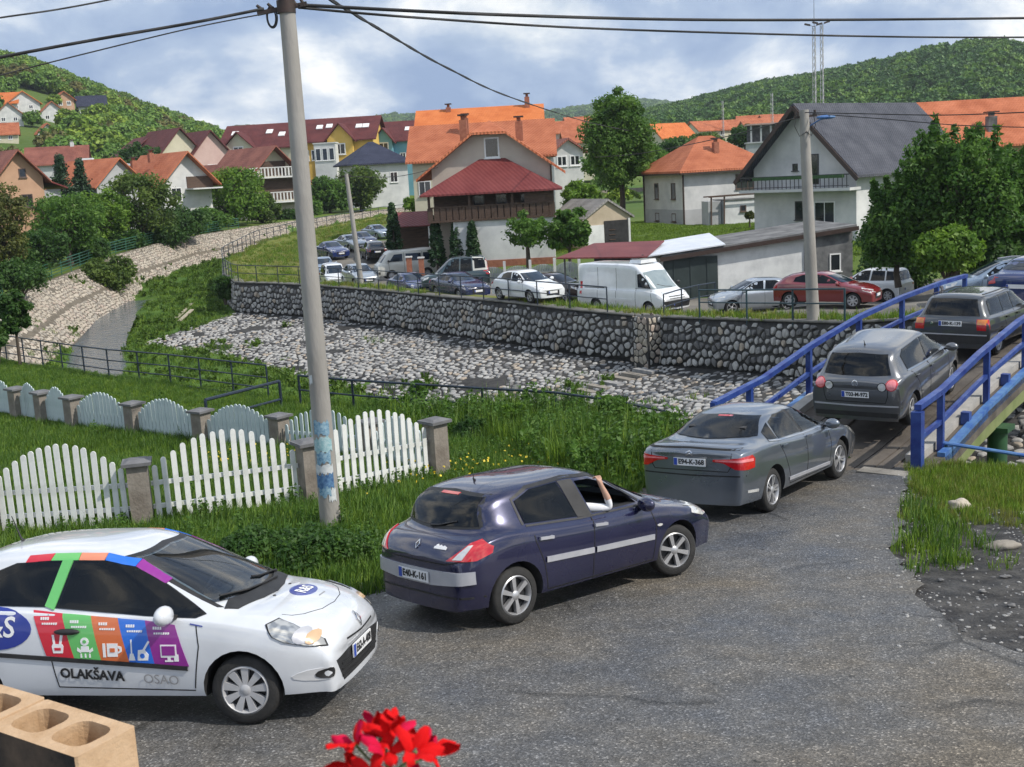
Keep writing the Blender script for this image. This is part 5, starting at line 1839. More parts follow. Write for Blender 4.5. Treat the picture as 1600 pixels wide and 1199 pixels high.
# ---------- the vehicles across the brook: simpler, each with its own shape
def simple_car(label, style, colour, pose, wheels='cap', L=4.2, Wd=1.74, H=1.46, wb=2.55, plate_txt=None, glass=None, group='cars parked and queueing across the brook', cat='car', roof_rails=False, name='car'):
    R = .31
    k = L / 4.2
    f, r = wb / 2 + .80 * k, -wb / 2 - .72 * k
    w = Wd / 2
    d = H - 1.46
    if style == 'hatch':
        st = [(f - .04, f, .62 * w, .56, .63, .4, 'h'), (f - .14, f - .08, .84 * w, .66, .74, .4, 'h'), (f - .45, f - .40, .96 * w, .79, .88, .4, 'h'), (1.25, 1.28, w, .87, .96, .4, 'h'), (.95, 1.14, w, .92, 1.0, .4, 'h'),
              (.45, .2, w, .94, 1.42 + d, .66 * w, 'c'), (-.3, -.33, w, .96, 1.475 + d, .69 * w, 'c'), (-1.0, -1.30, w, .99, 1.42 + d, .66 * w, 'c'), (r + .40, r + .18, .97 * w, 1.0, 1.10, .4, 'h'), (r + .12, r + .06, .88 * w, .93, 1.0, .4, 'h'), (r, r, .72 * w, .80, .88, .4, 'h')]
        rw = [(-1.15, 1.07), (-1.08, 1.29 + d), (-.8, 1.385 + d), (-.36, 1.405 + d), (-.28, 1.02)]
        rear = [(-.62 * w, 1.13), (-.52 * w, 1.36 + d), (.52 * w, 1.36 + d), (.62 * w, 1.13)]
    elif style == 'saloon':
        st = [(f - .04, f, .66 * w, .58, .64, .4, 'h'), (f - .14, f - .08, .86 * w, .68, .75, .4, 'h'), (f - .5, f - .45, .97 * w, .80, .88, .4, 'h'), (1.3, 1.33, w, .87, .95, .4, 'h'), (.95, 1.12, w, .92, .99, .4, 'h'),
              (.45, .15, w, .94, 1.40 + d, .65 * w, 'c'), (-.35, -.37, w, .96, 1.455 + d, .68 * w, 'c'), (-1.0, -1.10, w, .98, 1.40 + d, .64 * w, 'c'), (-1.5, -1.68, .99 * w, 1.0, 1.09, .4, 'h'), (r + .2, r + .12, .93 * w, .98, 1.06, .4, 'h'), (r, r, .80 * w, .86, .95, .4, 'h')]
        rw = [(-1.18, 1.05), (-1.05, 1.27 + d), (-.8, 1.36 + d), (-.36, 1.385 + d), (-.28, 1.0)]
        rear = [(-.68 * w, 1.12), (-.52 * w, 1.36 + d), (.52 * w, 1.36 + d), (.68 * w, 1.12)]
    else:   # estate and tall boxes
        st = [(f - .04, f, .66 * w, .60, .68, .4, 'h'), (f - .14, f - .08, .84 * w, .72, .80, .4, 'h'), (f - .45, f - .40, .96 * w, .84, .92, .4, 'h'), (1.22, 1.25, w, .90, .99, .4, 'h'), (.95, 1.14, w, .95, 1.03, .4, 'h'),
              (.5, .25, w, .96, 1.40 + d, .70 * w, 'c'), (-.3, -.33, w, .97, 1.47 + d, .74 * w, 'c'), (-1.1, -1.15, w, .97, 1.455 + d, .73 * w, 'c'), (r + .26, r + .18, .98 * w, .98, 1.42 + d, .70 * w, 'c'), (r + .05, r, .95 * w, .95, 1.01, .4, 'h'), (r - .02, r - .03, .86 * w, .80, .88, .4, 'h')]
        rw = [(-.98, 1.03), (-.98, 1.375 + d), (-.36, 1.395 + d), (-.28, 1.01)]
        rear = [(-.74 * w, 1.04), (-.62 * w, 1.36 + d), (.62 * w, 1.36 + d), (.74 * w, 1.04)]
    P = dict(W=Wd, wb=wb, R=R, zl=.25, st=st, sub=2)
    t = thing(name, label, cat, group=group)
    bd = make_body(P, colour)
    link('body', bd, t)
    sk = Skin(bd, t)
    g = glass or M_GLASS
    both(sk, 'side_window', rw, g, step=.2)
    both(sk, 'side_window', [(-.20, 1.01), (-.26, 1.40 + d), (.06, 1.375 + d), (.36, 1.26 + d), (.78, 1.0)], g, step=.2)
    if style == 'estate':
        both(sk, 'side_window', [(r + .26, 1.06), (r + .32, 1.35 + d), (-1.06, 1.375 + d), (-1.06, 1.035)], g, step=.2)
    sk.patch('rear_window', rear, 'x', -1, M_GLASSB, step=.2)
    sk.patch('windscreen', [(-.76 * w, 1.03), (-.60 * w, 1.37 + d), (.60 * w, 1.37 + d), (.76 * w, 1.03)], 'x', 1, M_GLASSB, step=.2)
    tl = [(-.90 * w, .74), (-.90 * w, .97), (-.70 * w, .97), (-.66 * w, .78)] if style != 'estate' else [(-.95 * w, .74), (-.92 * w, 1.0), (-.80 * w, 1.30 + d), (-.68 * w, 1.30 + d), (-.78 * w, .97), (-.76 * w, .76)]
    pair(sk, 'taillight', tl, -1, M_RED, step=.2)
    pair(sk, 'headlight', [(.46 * w, .62), (.50 * w, .74), (.84 * w, .80), (.86 * w, .68)], 1, M_CLEAR, step=.2)
    for s in (-1, 1):
        sk.patch('headlight', [(f - .5, .84), (f - .42, .72), (f - .12, .62), (f - .14, .74)], 'y', s, M_CLEAR, step=.2)
        sk.patch('taillight', [(r + .02, .78), (r + .02, .95), (r + .24, .97), (r + .18, .80)], 'y', s, M_RED, step=.2)
    sk.patch('grille', [(-.42 * w, .36), (-.42 * w, .58), (.42 * w, .58), (.42 * w, .36)], 'x', 1, M_BLACKP, step=.2)
    seams(sk, [[(-.24, .98), (-.24, .32)], [(.82, .96), (.86, .6), (.82, .32)]])
    plate(sk, '', 0, .50, 1)
    plate(sk, '', 0, .70 if style != 'estate' else .62, -1)
    if roof_rails:
        for s in (-1, 1):
            MB().tube([sk.hit(x, s * .62 * w, 'z', 1)[0] + Vector((0, 0, .05)) for x in (r + .4, -1.0, -.3, .15)], .016, 6).build('roof_rail', M_SILVERT, t)
    mirrors(t, colour if wheels != 'steel' else M_BLACKP, .72, w - .02, 1.02)
    add_wheels(t, P, wheels, w=.19)
    place(t, pose)
    return t, sk


def far_pose(px, py, Y, yaw, sl=0.0):
    p = at(px, py, Y)
    return (p.x, p.y, hz(p.x, p.y) + .03, yaw, sl, 0)


def seat_pose(px, Y, yaw, dz=.03):
    """stand on the ground below this image column"""
    x = at(px, 480, Y).x
    return (x, Y, hz(x, Y) + dz, yaw, 0, 0)


P_NAVY2 = paint('royal', (.012, .025, .11), rough=.25)
P_BLUED = paint('midnight', (.008, .016, .065), rough=.25)
P_WHITE2 = paint('white_b', (.66, .68, .70))
P_SILV = paint('silver', (.36, .40, .44), metal=.6, rough=.3)
P_SILB = paint('silver_blue', (.26, .33, .42), metal=.6, rough=.3)
P_REDM = paint('maroon_red', (.16, .006, .012), rough=.3)
P_BLK = paint('black', (.006, .006, .008), rough=.25)
P_MAR = paint('black_cherry', (.018, .006, .010), rough=.25)
P_TEAL = paint('dark_teal', (.012, .035, .045), rough=.35)
P_CREAM = paint('cream', (.50, .50, .46), rough=.45, coat=.4)

simple_car('navy saloon leaving the far end of the bridge', 'saloon', P_NAVY2, (15.85, 34.9, .24, 46, 0, 0), wheels='five', L=4.4, H=1.45, group='cars queueing for the bridge')
simple_car('silver estate crossing behind the far end of the blue bridge railing', 'estate', P_SILB, (17.3, 41.0, hz(17.3, 41) + .03, 166, 0, 0), wheels='five', L=4.5, H=1.52, roof_rails=True)
simple_car('white hatchback mostly cut off behind the silver estate', 'estate', P_WHITE2, (20.6, 45.5, hz(20.6, 45.5) + .03, 160, 0, 0), wheels='five', L=4.3, H=1.6)
t, sk = simple_car('small white box-shaped car with tall red taillights beside the maroon car', 'estate', P_WHITE2, seat_pose(1362, 57, 137), wheels='cap', L=3.54, Wd=1.58, H=1.56, wb=2.30)
simple_car('maroon red car parked right behind the concrete light pole', 'hatch', P_REDM, seat_pose(1292, 48.5, -33), wheels='cap', L=4.35, Wd=1.72, H=1.40, wb=2.6)
simple_car('light silver-white small hatchback by the whitewashed shed wall', 'hatch', P_SILV, seat_pose(1178, 53.5, 186), wheels='five', L=4.03, H=1.47, wb=2.54)
simple_car('clean white hatchback in the queue behind the railing left of the van', 'hatch', P_WHITE2, seat_pose(826, 58.2, -56), wheels='five', L=4.25, Wd=1.79, H=1.46, wb=2.64)
simple_car('black cherry estate car tucked behind the white hatchback and white van', 'estate', P_MAR, seat_pose(868, 65, -40), wheels='five', L=4.6, Wd=1.78, H=1.46, wb=2.7)
simple_car('dark blue saloon second in front of the white hatchback, near the picket yard', 'saloon', P_BLUED, seat_pose(720, 65.5, -60), wheels='five', L=4.6, Wd=1.76, H=1.42, wb=2.7)
simple_car('dark blue car with pale roof ahead of the old cream minibus', 'saloon', P_NAVY2, seat_pose(646, 73, -62), wheels='cap', L=4.4, Wd=1.74, H=1.43, wb=2.6)
simple_car('silver car half hidden behind the thin far light pole', 'hatch', P_SILV, seat_pose(566, 81, -66), wheels='cap', L=4.1, H=1.47)
simple_car('small white boxy van-like car right of the big concrete pole', 'estate', P_WHITE2, seat_pose(526, 85, -74), wheels='steel', L=3.9, Wd=1.68, H=1.62, wb=2.45)
simple_car('silver blue hatchback peeking out from behind the big concrete pole', 'hatch', P_SILB, seat_pose(510, 92, -78), wheels='five', L=4.2)
simple_car('dark blue and silver saloon on the bend by the grass strip', 'saloon', P_NAVY2, seat_pose(526, 100, -62), wheels='five', L=4.6, H=1.44, wb=2.7)
simple_car('pale silver saloon just above the thin light pole on the bend', 'saloon', P_SILV, seat_pose(556, 107, -58), wheels='five', L=4.6, H=1.44, wb=2.7)
simple_car('dark blue car with one bright headlight near the top of the queue', 'hatch', P_BLUED, seat_pose(574, 115, -60), wheels='five', L=4.3)
simple_car('farthest silver car of the queue beside the conical thuja', 'saloon', P_SILB, seat_pose(598, 124, -56), wheels='five', L=4.5, wb=2.7)
simple_car('black hatchback seen from behind driving away up the lane', 'hatch', P_BLK, seat_pose(590, 98, 106), wheels='five', L=4.2, H=1.5)


# ---------- white panel van
def van():
    Wd, wb, R = 2.02, 3.45, .34
    w = Wd / 2
    st = [(2.62, 2.66, .70 * w, .72, .78, .4, 'h'), (2.52, 2.60, .88 * w, .86, .92, .4, 'h'), (2.30, 2.34, .98 * w, 1.02, 1.10, .4, 'h'), (2.02, 2.10, w, 1.12, 1.22, .4, 'h'),
          (1.45, 1.12, w, 1.18, 2.16, .80 * w, 'c'), (.85, .70, w, 1.18, 2.36, .86 * w, 'c'), (.0, 0, w, 1.18, 2.40, .88 * w, 'c'), (-1.4, -1.4, w, 1.18, 2.40, .88 * w, 'c'), (-2.66, -2.62, w, 1.18, 2.38, .87 * w, 'c'), (-2.76, -2.72, .985 * w, 1.15, 2.34, .86 * w, 'c')]
    P = dict(W=Wd, wb=wb, R=R, zl=.32, st=st)
    t = thing('van', 'white panel van with a small roof box parked behind the railing', 'van')
    bd = make_body(P, P_WHITE2)
    link('body', bd, t)
    sk = Skin(bd, t)
    both(sk, 'side_window', [(1.02, 1.32), (.98, 1.92), (1.16, 1.96), (1.50, 1.66), (1.78, 1.30)], M_GLASS, step=.2)
    sk.patch('windscreen', [(-.84 * w, 1.26), (-.76 * w, 2.0), (0, 2.05), (.76 * w, 2.0), (.84 * w, 1.26)], 'x', 1, mat('pale_glass', (.20, .25, .27), .05, spec=.8, col2=(.26, .31, .32)), step=.2)
    for s in (-1, 1):
        sk.strip('side_moulding', [(-2.6, .72), (.9, .72)], .12, 'y', s, P_WHITE2, off=.02)
        sk.strip('slide_rail', [(-2.5, 1.22), (-1.15, 1.22)], .03, 'y', s, M_SEAM, off=.012)
        sk.patch('headlight', [(2.2, 1.12), (2.26, .92), (2.52, .80), (2.50, .98)], 'y', s, M_CLEAR, step=.2)
        sk.patch('taillight', [(-2.72, .9), (-2.72, 1.5), (-2.62, 1.5), (-2.62, .9)], 'y', s, M_RED, step=.2)
    seams(sk, [[(.92, 2.1), (.92, .45)], [(.86, 1.28), (1.86, 1.28)], [(-.35, 2.2), (-.35, .5)], [(-1.6, 2.2), (-1.6, .5)], [(1.86, 1.2), (1.95, .7)]], w=.02)
    sk.patch('bumper_trim', [(-.9 * w, .40), (-.9 * w, .72), (.9 * w, .72), (.9 * w, .40)], 'x', 1, M_BLACKP, off=.02, step=.2)
    sk.patch('grille', [(-.5 * w, .80), (-.5 * w, .93), (.5 * w, .93), (.5 * w, .80)], 'x', 1, M_BLACKP, step=.2)
    MB().box((.55, .0, 2.47), (.75, 1.1, .16), taper=.9).build('roof_box', P_WHITE2, t)
    wiper(sk, [(.3, 1.28), (-.1, 1.33), (-.5, 1.45)], 'x', 1)
    plate(sk, '', 0, .55, 1)
    mirrors(t, M_BLACKP, 1.72, w, 1.42)
    add_wheels(t, P, 'steel', w=.22)
    place(t, seat_pose(994, 56.2, -50))


van()


# ---------- old cream minibus with a flat nose
def minibus():
    Wd, wb, R = 1.84, 2.46, .32
    w = Wd / 2
    st = [(2.14, 2.18, .80 * w, .78, .84, .4, 'h'), (2.08, 2.14, .92 * w, .98, 1.06, .4, 'h'), (1.86, 1.86, w, 1.08, 1.86, .78 * w, 'c') if 0 else (1.92, 1.98, .98 * w, 1.06, 1.14, .4, 'h'), (1.62, 1.40, w, 1.10, 1.84, .80 * w, 'c'), (.8, .8, w, 1.10, 1.95, .82 * w, 'c'),
          (-.6, -.6, w, 1.10, 1.96, .82 * w, 'c'), (-2.0, -1.9, w, 1.10, 1.93, .80 * w, 'c'), (-2.28, -2.2, .98 * w, 1.05, 1.14, .4, 'h'), (-2.34, -2.34, .92 * w, .9, .98, .4, 'h')]
    P = dict(W=Wd, wb=wb, R=R, zl=.30, st=st)
    t = thing('minibus', 'old cream minibus with a flat nose parked beside the thujas', 'van')
    bd = make_body(P, P_CREAM)
    link('body', bd, t)
    sk = Skin(bd, t)
    for a, b in ((-1.95, -1.0), (-.88, .2)):
        both(sk, 'side_window', [(a, 1.22), (a + .03, 1.70), (b - .02, 1.72), (b, 1.22)], M_GLASSB, step=.25)
    both(sk, 'side_window', [(.42, 1.22), (.42, 1.72), (.98, 1.70), (1.34, 1.22)], M_GLASSB, step=.25)
    sk.patch('windscreen', [(-.78 * w, 1.22), (-.70 * w, 1.72), (.70 * w, 1.72), (.78 * w, 1.22)], 'x', 1, M_GLASSB, step=.2)
    for s in (-1, 1):
        sk.patch('headlight', oval(s * .62 * w, .86, .10, .10, 12), 'x', 1, M_CLEAR, step=.1)
        sk.strip('bumper', [(1.98, .52), (2.12, .52)], .16, 'y', s, M_BLACKP, off=.03)
    seams(sk, [[(.32, 1.8), (.32, .4)], [(1.40, 1.2), (1.36, .5)], [(-.94, 1.8), (-.94, .4)]], w=.02)
    sk.patch('bumper', [(-.88 * w, .42), (-.88 * w, .60), (.88 * w, .60), (.88 * w, .42)], 'x', 1, M_BLACKP, off=.03, step=.2)
    add_wheels(t, P, 'steel', w=.19)
    mirrors(t, M_BLACKP, 1.4, w - .02, 1.3)
    place(t, seat_pose(640, 81, 196))


minibus()

# ---------- dark teal off-roader with a pale canopy over its back
t, sk = simple_car('dark teal off-roader with a cream rear canopy beside the picket fence', 'estate', P_TEAL, seat_pose(714, 71, 186), wheels='steel', L=4.4, Wd=1.76, H=1.86, wb=2.5, cat='off-roader')
both(sk, 'canopy_panel', [(-1.92, 1.06), (-1.86, 1.80), (-1.04, 1.84), (-1.04, 1.04)], P_CREAM, off=.012, step=.2)
both(sk, 'canopy_window', [(-1.80, 1.18), (-1.76, 1.66), (-1.14, 1.68), (-1.14, 1.16)], M_GLASS, off=.018, step=.2)
# ------------------------------------------------------------------ buildings
def roof_mat(name, col, col2, row=.19, colw=.24, rough=.75, bump=.9, scale=.7):
    if name in MATS: return MATS[name]
    m = mat(name, col, rough, col2=col2, scale=scale, detail=8, spec=.3)
    t = m.node_tree
    b = t.nodes['Principled BSDF']
    tcn = N(t, 'ShaderNodeTexCoord')
    sp_ = N(t, 'ShaderNodeSeparateXYZ')
    t.links.new(tcn.outputs['Object'], sp_.inputs[0])

    def M2(op, a, bb):
        n = N(t, 'ShaderNodeMath', operation=op)
        for i, v in enumerate((a, bb)):
            if isinstance(v, (int, float)): n.inputs[i].default_value = v
            elif v is not None: t.links.new(v, n.inputs[i])
        return n.outputs[0]
    saw = M2('FRACT', M2('MULTIPLY', sp_.outputs['Z'], 1 / row), None)
    sxy = M2('ADD', sp_.outputs['X'], sp_.outputs['Y'])
    sn = M2('SINE', M2('MULTIPLY', sxy, 2 * math.pi / colw), None)
    hgt = M2('ADD', M2('MULTIPLY', saw, -1.0), M2('MULTIPLY', sn, .35))
    bp_ = N(t, 'ShaderNodeBump', ins={'Strength': bump, 'Distance': .05})
    t.links.new(hgt, bp_.inputs['Height'])
    t.links.new(bp_.outputs[0], b.inputs['Normal'])
    return m


R_ORANGE = roof_mat('tile_orange', (.33, .095, .042), (.46, .155, .075))
R_BRIGHT = roof_mat('tile_bright_orange', (.52, .135, .035), (.64, .20, .06))
R_TERRA = roof_mat('tile_terracotta', (.36, .10, .04), (.52, .17, .08))
R_BROWN = roof_mat('tile_brown_red', (.17, .055, .04), (.27, .10, .07))
R_DRED = roof_mat('tile_dark_red', (.080, .018, .018), (.13, .032, .030))
R_RED = roof_mat('sheet_red', (.135, .026, .026), (.19, .045, .042), row=.5, colw=.3, rough=.5, bump=.5)
R_DARK = roof_mat('tile_slate', (.045, .048, .062), (.085, .088, .105))
R_NAVY = roof_mat('tile_navy', (.018, .022, .045), (.035, .04, .07))
R_GREY = roof_mat('tile_grey', (.16, .155, .15), (.28, .27, .26))
W_WHITE = mat('plaster_white', (.47, .48, .48), .9, col2=(.66, .66, .65), scale=.6, detail=8, bump=.15, bscale=30)
W_BEIGE = mat('plaster_beige', (.46, .40, .34), .9, col2=(.54, .48, .41), scale=.7, detail=8, bump=.15, bscale=30)
W_CREAM = mat('plaster_cream', (.52, .48, .36), .9, col2=(.60, .56, .43), scale=.7, detail=8)
W_YELLOW = mat('plaster_yellow', (.62, .40, .08), .9, col2=(.68, .46, .12), scale=.7, detail=8)
W_BLUE = mat('plaster_blue', (.13, .32, .42), .9, col2=(.17, .38, .48), scale=.7, detail=8)
W_PINK = mat('plaster_pink', (.50, .34, .31), .9, col2=(.57, .41, .37), scale=.7, detail=8)
W_SALMON = mat('plaster_salmon', (.44, .265, .17), .9, col2=(.52, .325, .215), scale=.7, detail=8)
W_GREYP = mat('plaster_grey', (.34, .35, .36), .9, col2=(.44, .45, .46), scale=.7, detail=8)
W_WOOD = mat('brown_boards', (.055, .032, .022), .75, col2=(.10, .06, .04), scale=2, detail=8, stretch=(1, 1, 9), bump=.4)
W_DOOR = mat('dark_door', (.03, .03, .032), .6, col2=(.05, .05, .05), scale=3)
W_FRAME = mat('window_white', (.72, .72, .72), .5, col2=(.78, .78, .77), scale=4)
W_FRAMEB = mat('window_brown', (.09, .06, .05), .6, col2=(.13, .09, .07), scale=4)
W_PANE = mat('window_glass', (.012, .015, .018), .06, spec=.7, col2=(.03, .034, .04), scale=.9)
W_BRICK = mat('brick_red', (.25, .09, .055), .9, col2=(.36, .15, .09), scale=5, detail=6, bump=.5)
W_GUT = mat('gutter_brown', (.035, .02, .016), .5, col2=(.05, .03, .024), scale=3)
W_SHEETW = mat('sheet_white', (.52, .56, .62), .5, col2=(.66, .69, .74), scale=.8, detail=6, bump=.1)
W_GREENM = mat('sheet_dark_green', (.018, .030, .030), .6, col2=(.03, .045, .045), scale=1.5, bump=.2)
W_WHITEWASH = mat('whitewash', (.50, .51, .52), .95, col2=(.70, .71, .71), scale=.9, detail=9, bump=.3, lo=.3, hi=.55)
W_STAIN = mat('stained_plaster', (.07, .072, .075), .95, col2=(.20, .20, .20), scale=1.1, detail=9, bump=.4)


class House:
    def __init__(s, name, label, cat, px, py, Y, yaw, w, d, h, wall, group=None, sink=1.5, z0=None, K=1.0, pos=None):
        p = Vector(pos) if pos else at(px, py, Y * K)
        if z0 is not None: p.z = z0
        s.t = thing(name, label, cat, tuple(p), rad(yaw), group)
        s.t.scale = (K, K, K)
        s.w, s.d, s.h, s.wall, s.sink = w, d, h, wall, sink

    def body(s, roof, rh, rm, over=.5, overf=None, name='wall', thick=.16, clip=None, ridge_in=None):
        w, d, h = s.w / 2, s.d, s.h
        of = over if overf is None else overf
        mb, rb = MB(), MB()
        z0 = -s.sink
        slab = lambda pts: rb.prism(pts, (0, 0, 0), (0, 0, thick))
        e = .012
        if roof == 'gable_y':
            k = rh / w
            if clip:
                c = clip
                xc = (rh - c) / k
                mb.prism([(-w, 0, z0), (w, 0, z0), (w, 0, h), (xc, 0, h + c), (-xc, 0, h + c), (-w, 0, h)], (0, 0, 0), (0, d, 0))
                s_in = 1.5
                for sg in (-1, 1):
                    a = [(sg * (w + over), -of, h - k * over), (sg * xc, -of, h + c), (sg * e, s_in, h + rh), (sg * e, d + of, h + rh), (sg * (w + over), d + of, h - k * over)]
                    slab(a if sg > 0 else a[::-1])
                slab([(-xc, -of - .01, h + c), (xc, -of - .01, h + c), (0, s_in, h + rh + .01)])
            else:
                mb.prism([(-w, 0, z0), (w, 0, z0), (w, 0, h), (0, 0, h + rh), (-w, 0, h)], (0, 0, 0), (0, d, 0))
                for sg in (-1, 1):
                    a = [(sg * (w + over), -of, h - k * over), (sg * e, -of, h + rh), (sg * e, d + of, h + rh), (sg * (w + over), d + of, h - k * over)]
                    slab(a if sg > 0 else a[::-1])
        elif roof == 'gable_x':
            k = rh / (d / 2)
            P = [(0, z0), (d, z0), (d, h), (d / 2, h + rh), (0, h)]
            mb.prism([(-w, y, z) for y, z in P], (0, 0, 0), (2 * w, 0, 0))
            slab([(-w - over, -of, h - k * of), (w + over, -of, h - k * of), (w + over, d / 2 - e, h + rh), (-w - over, d / 2 - e, h + rh)])
            slab([(-w - over, d + of, h - k * of), (-w - over, d / 2 + e, h + rh), (w + over, d / 2 + e, h + rh), (w + over, d + of, h - k * of)])
        elif roof == 'hip':
            mb.box((0, d / 2, (h + z0) / 2), (2 * w, d, h - z0))
            ri = ridge_in if ridge_in is not None else d / 2
            W_, y0, y1 = w + over, -over, d + over
            rx = max(.05, w - ri)
            ze = h - .05
            zt = h + rh
            a, b = (-rx, d / 2, zt), (rx, d / 2, zt)
            slab([(-W_, y0, ze), (W_, y0, ze), b, a])
            slab([(W_, y0, ze), (W_, y1, ze), b])
            slab([(W_, y1, ze), (-W_, y1, ze), a, b])
            slab([(-W_, y1, ze), (-W_, y0, ze), a])
        elif roof == 'flat':
            mb.box((0, d / 2, (h + z0) / 2), (2 * w, d, h - z0))
            rb.box((0, d / 2, h + thick / 2), (2 * w + 2 * over, d + 2 * over, thick))
        elif roof == 'mono_x':     # rises towards +x
            mb.prism([(-w, 0, z0), (w, 0, z0), (w, 0, h + rh), (-w, 0, h)], (0, 0, 0), (0, d, 0))
            k = rh / (2 * w)
            slab([(-w - over, -of, h - k * over + .004), (w + over, -of, h + rh + k * over + .004), (w + over, d + of, h + rh + k * over + .004), (-w - over, d + of, h - k * over + .004)])
        mb.build(name, s.wall, s.t)
        s.roof = rb.build('roof', rm, s.t)
        return s

    def window(s, face, u, z, w, h, fm=None, mull=1, name='window', pane=None, sill=True, fw_=.07, y=None):
        fm = fm or W_FRAME
        mb = MB()
        if face == 'F': T = lambda a, o, b: (u + a, (y or 0) - o, z + b)
        elif face == 'L': T = lambda a, o, b: (-s.w / 2 - o, u - a, z + b)
        else: T = lambda a, o, b: (s.w / 2 + o, u + a, z + b)

        def bx(a0, a1, b0, b1, o0, o1, m):
            vs = [T(a, o, b) for o in (o0, o1) for a, b in ((a0, b0), (a1, b0), (a1, b1), (a0, b1))]
            m.add(vs, [(0, 1, 2, 3), (7, 6, 5, 4), (0, 4, 5, 1), (1, 5, 6, 2), (2, 6, 7, 3), (3, 7, 4, 0)])
        f = fw_
        bx(-w / 2, -w / 2 + f, 0, h, -.02, .05, mb)
        bx(w / 2 - f, w / 2, 0, h, -.02, .05, mb)
        bx(-w / 2 + f, w / 2 - f, 0, f, -.02, .05, mb)
        bx(-w / 2 + f, w / 2 - f, h - f, h, -.02, .05, mb)
        for k in range(mull):
            c = -w / 2 + w * (k + 1) / (mull + 1)
            bx(c - f * .35, c + f * .35, f, h - f, -.02, .045, mb)
        if sill: bx(-w / 2 - .06, w / 2 + .06, -.06, -.002, -.02, .12, mb)
        o = mb.build(name, fm, s.t)
        pb = MB()
        bx(-w / 2 + f * .5, w / 2 - f * .5, f * .5, h - f * .5, -.03, .02, pb)
        pb.build('pane', pane or W_PANE, o)
        return o

    def chimney(s, x, y, z, w=.5, h=1.2, m=None):
        mb = MB()
        mb.box((x, y, z + h / 2), (w, w, h))
        mb.box((x, y, z + h + .15), (w * .55, w * .55, .25))
        c = mb.build('chimney', m or W_BRICK, s.t)
        MB().box((x, y, z + h + .33), (w * 1.35, w * 1.35, .1)).build('cap', W_GUT, c)

    def part(s, name, c, dims, m, rz=0, **k):
        return MB().box(c, dims, rz=rz, **k).build(name, m, s.t)

    def bar(s, name, a, b, w, m):
        return MB().bar(a, b, w).build(name, m, s.t)


# --- beige house with the red porch roof in the middle
H = House('house', 'beige house with a dark wooden balcony under a wide red porch roof', 'house', 775, 410, 80, -3, 7.9, 11, 6.35, W_BEIGE)
H.body('gable_y', 2.9, R_TERRA, over=1.0, overf=.7, clip=2.1)
H.window('F', .15, 6.9, 1.0, 1.35, mull=0, fw_=.10)
H.part('ground_floor_wall', (.75, -.95, .95), (6.6, 1.86, 4.0), W_WHITE)
H.part('plinth', (.75, -1.90, -.2), (6.62, .08, 1.0), W_BRICK)
H.part('balcony_floor', (0, -1.02, 2.98), (8.3, 2.0, .14), W_WOOD)
for x in np.arange(-4.0, 4.05, .42):
    H.part('baluster_board', (float(x), -1.98, 3.45), (.36, .05, .8), W_WOOD)
H.part('balcony_handrail', (0, -1.99, 3.89), (8.2, .12, .08), W_WOOD)
for x in (-4.05, -1.4, 1.4, 4.05):
    H.part('balcony_post', (x, -1.93, 3.85), (.16, .16, 1.66), W_WOOD)
H.part('balcony_shaded_wall', (0, -.04, 3.85), (7.8, .08, 1.65), W_WOOD)  # dark boards carry the shade under the porch roof in their colour
H.part('balcony_side_screen', (3.1, -1.9, 4.25), (1.8, .06, .7), W_WOOD)
for x in (-.9, .6): H.window('F', x, 3.05, .8, 1.5, W_FRAMEB, mull=0, name='door', sill=False, y=-.1)
H.window('F', 2.6, 3.5, 1.5, 1.0, W_FRAMEB, mull=1, y=-.1)
rb = MB()
a, b, c_, d_ = (-4.6, -2.35, 4.62), (4.7, -2.35, 4.62), (1.0, -.02, 6.75), (-.7, -.02, 6.75)
e1, e2 = (-4.6, .5, 4.62), (4.7, .5, 4.62)
rb.prism([a, b, c_, d_], (0, 0, 0), (0, 0, .12))
rb.prism([(4.7, -2.35, 4.62), (4.7, -.02, 4.66), (1.0, -.02, 6.75)], (0, 0, 0), (0, 0, .11))
rb.prism([(-4.6, -2.35, 4.62), (-.7, -.02, 6.75), (-4.6, -.02, 4.66)], (0, 0, 0), (0, 0, .11))
rb.build('porch_roof', R_RED, H.t)
H.bar('downpipe', (3.98, -.1, 0), (3.98, -.1, 6.2), .09, W_GUT)
H.chimney(-1.9, 3.0, 8.0, h=1.6)
H.chimney(1.9, 3.6, 8.0, h=1.3)
# --- wing and the big bright roof behind
H = House('house', 'wide house with a dull orange tiled roof right behind the beige house', 'house', 760, 383, 97, -2, 11.2, 9, 7.1, W_CREAM)
H.body('gable_x', 2.7, R_ORANGE, over=.5)
H.window('L', 3, 4.5, 1.2, 1.2)
H.window('F', -4.7, 4.2, 1.0, 1.2)
H.chimney(-1.3, 3.0, 9.0, h=1.3)
H = House('house', 'large house under a bright orange roof, tallest in the centre', 'house', 757, 362, 120, -2, 12.0, 10, 9.4, W_WHITE)
H.body('gable_x', 2.9, R_BRIGHT, over=.6)
H.chimney(4.9, 4.6, 11.9, h=1.3)
H.chimney(-3.2, 4.6, 12.1, h=.5)

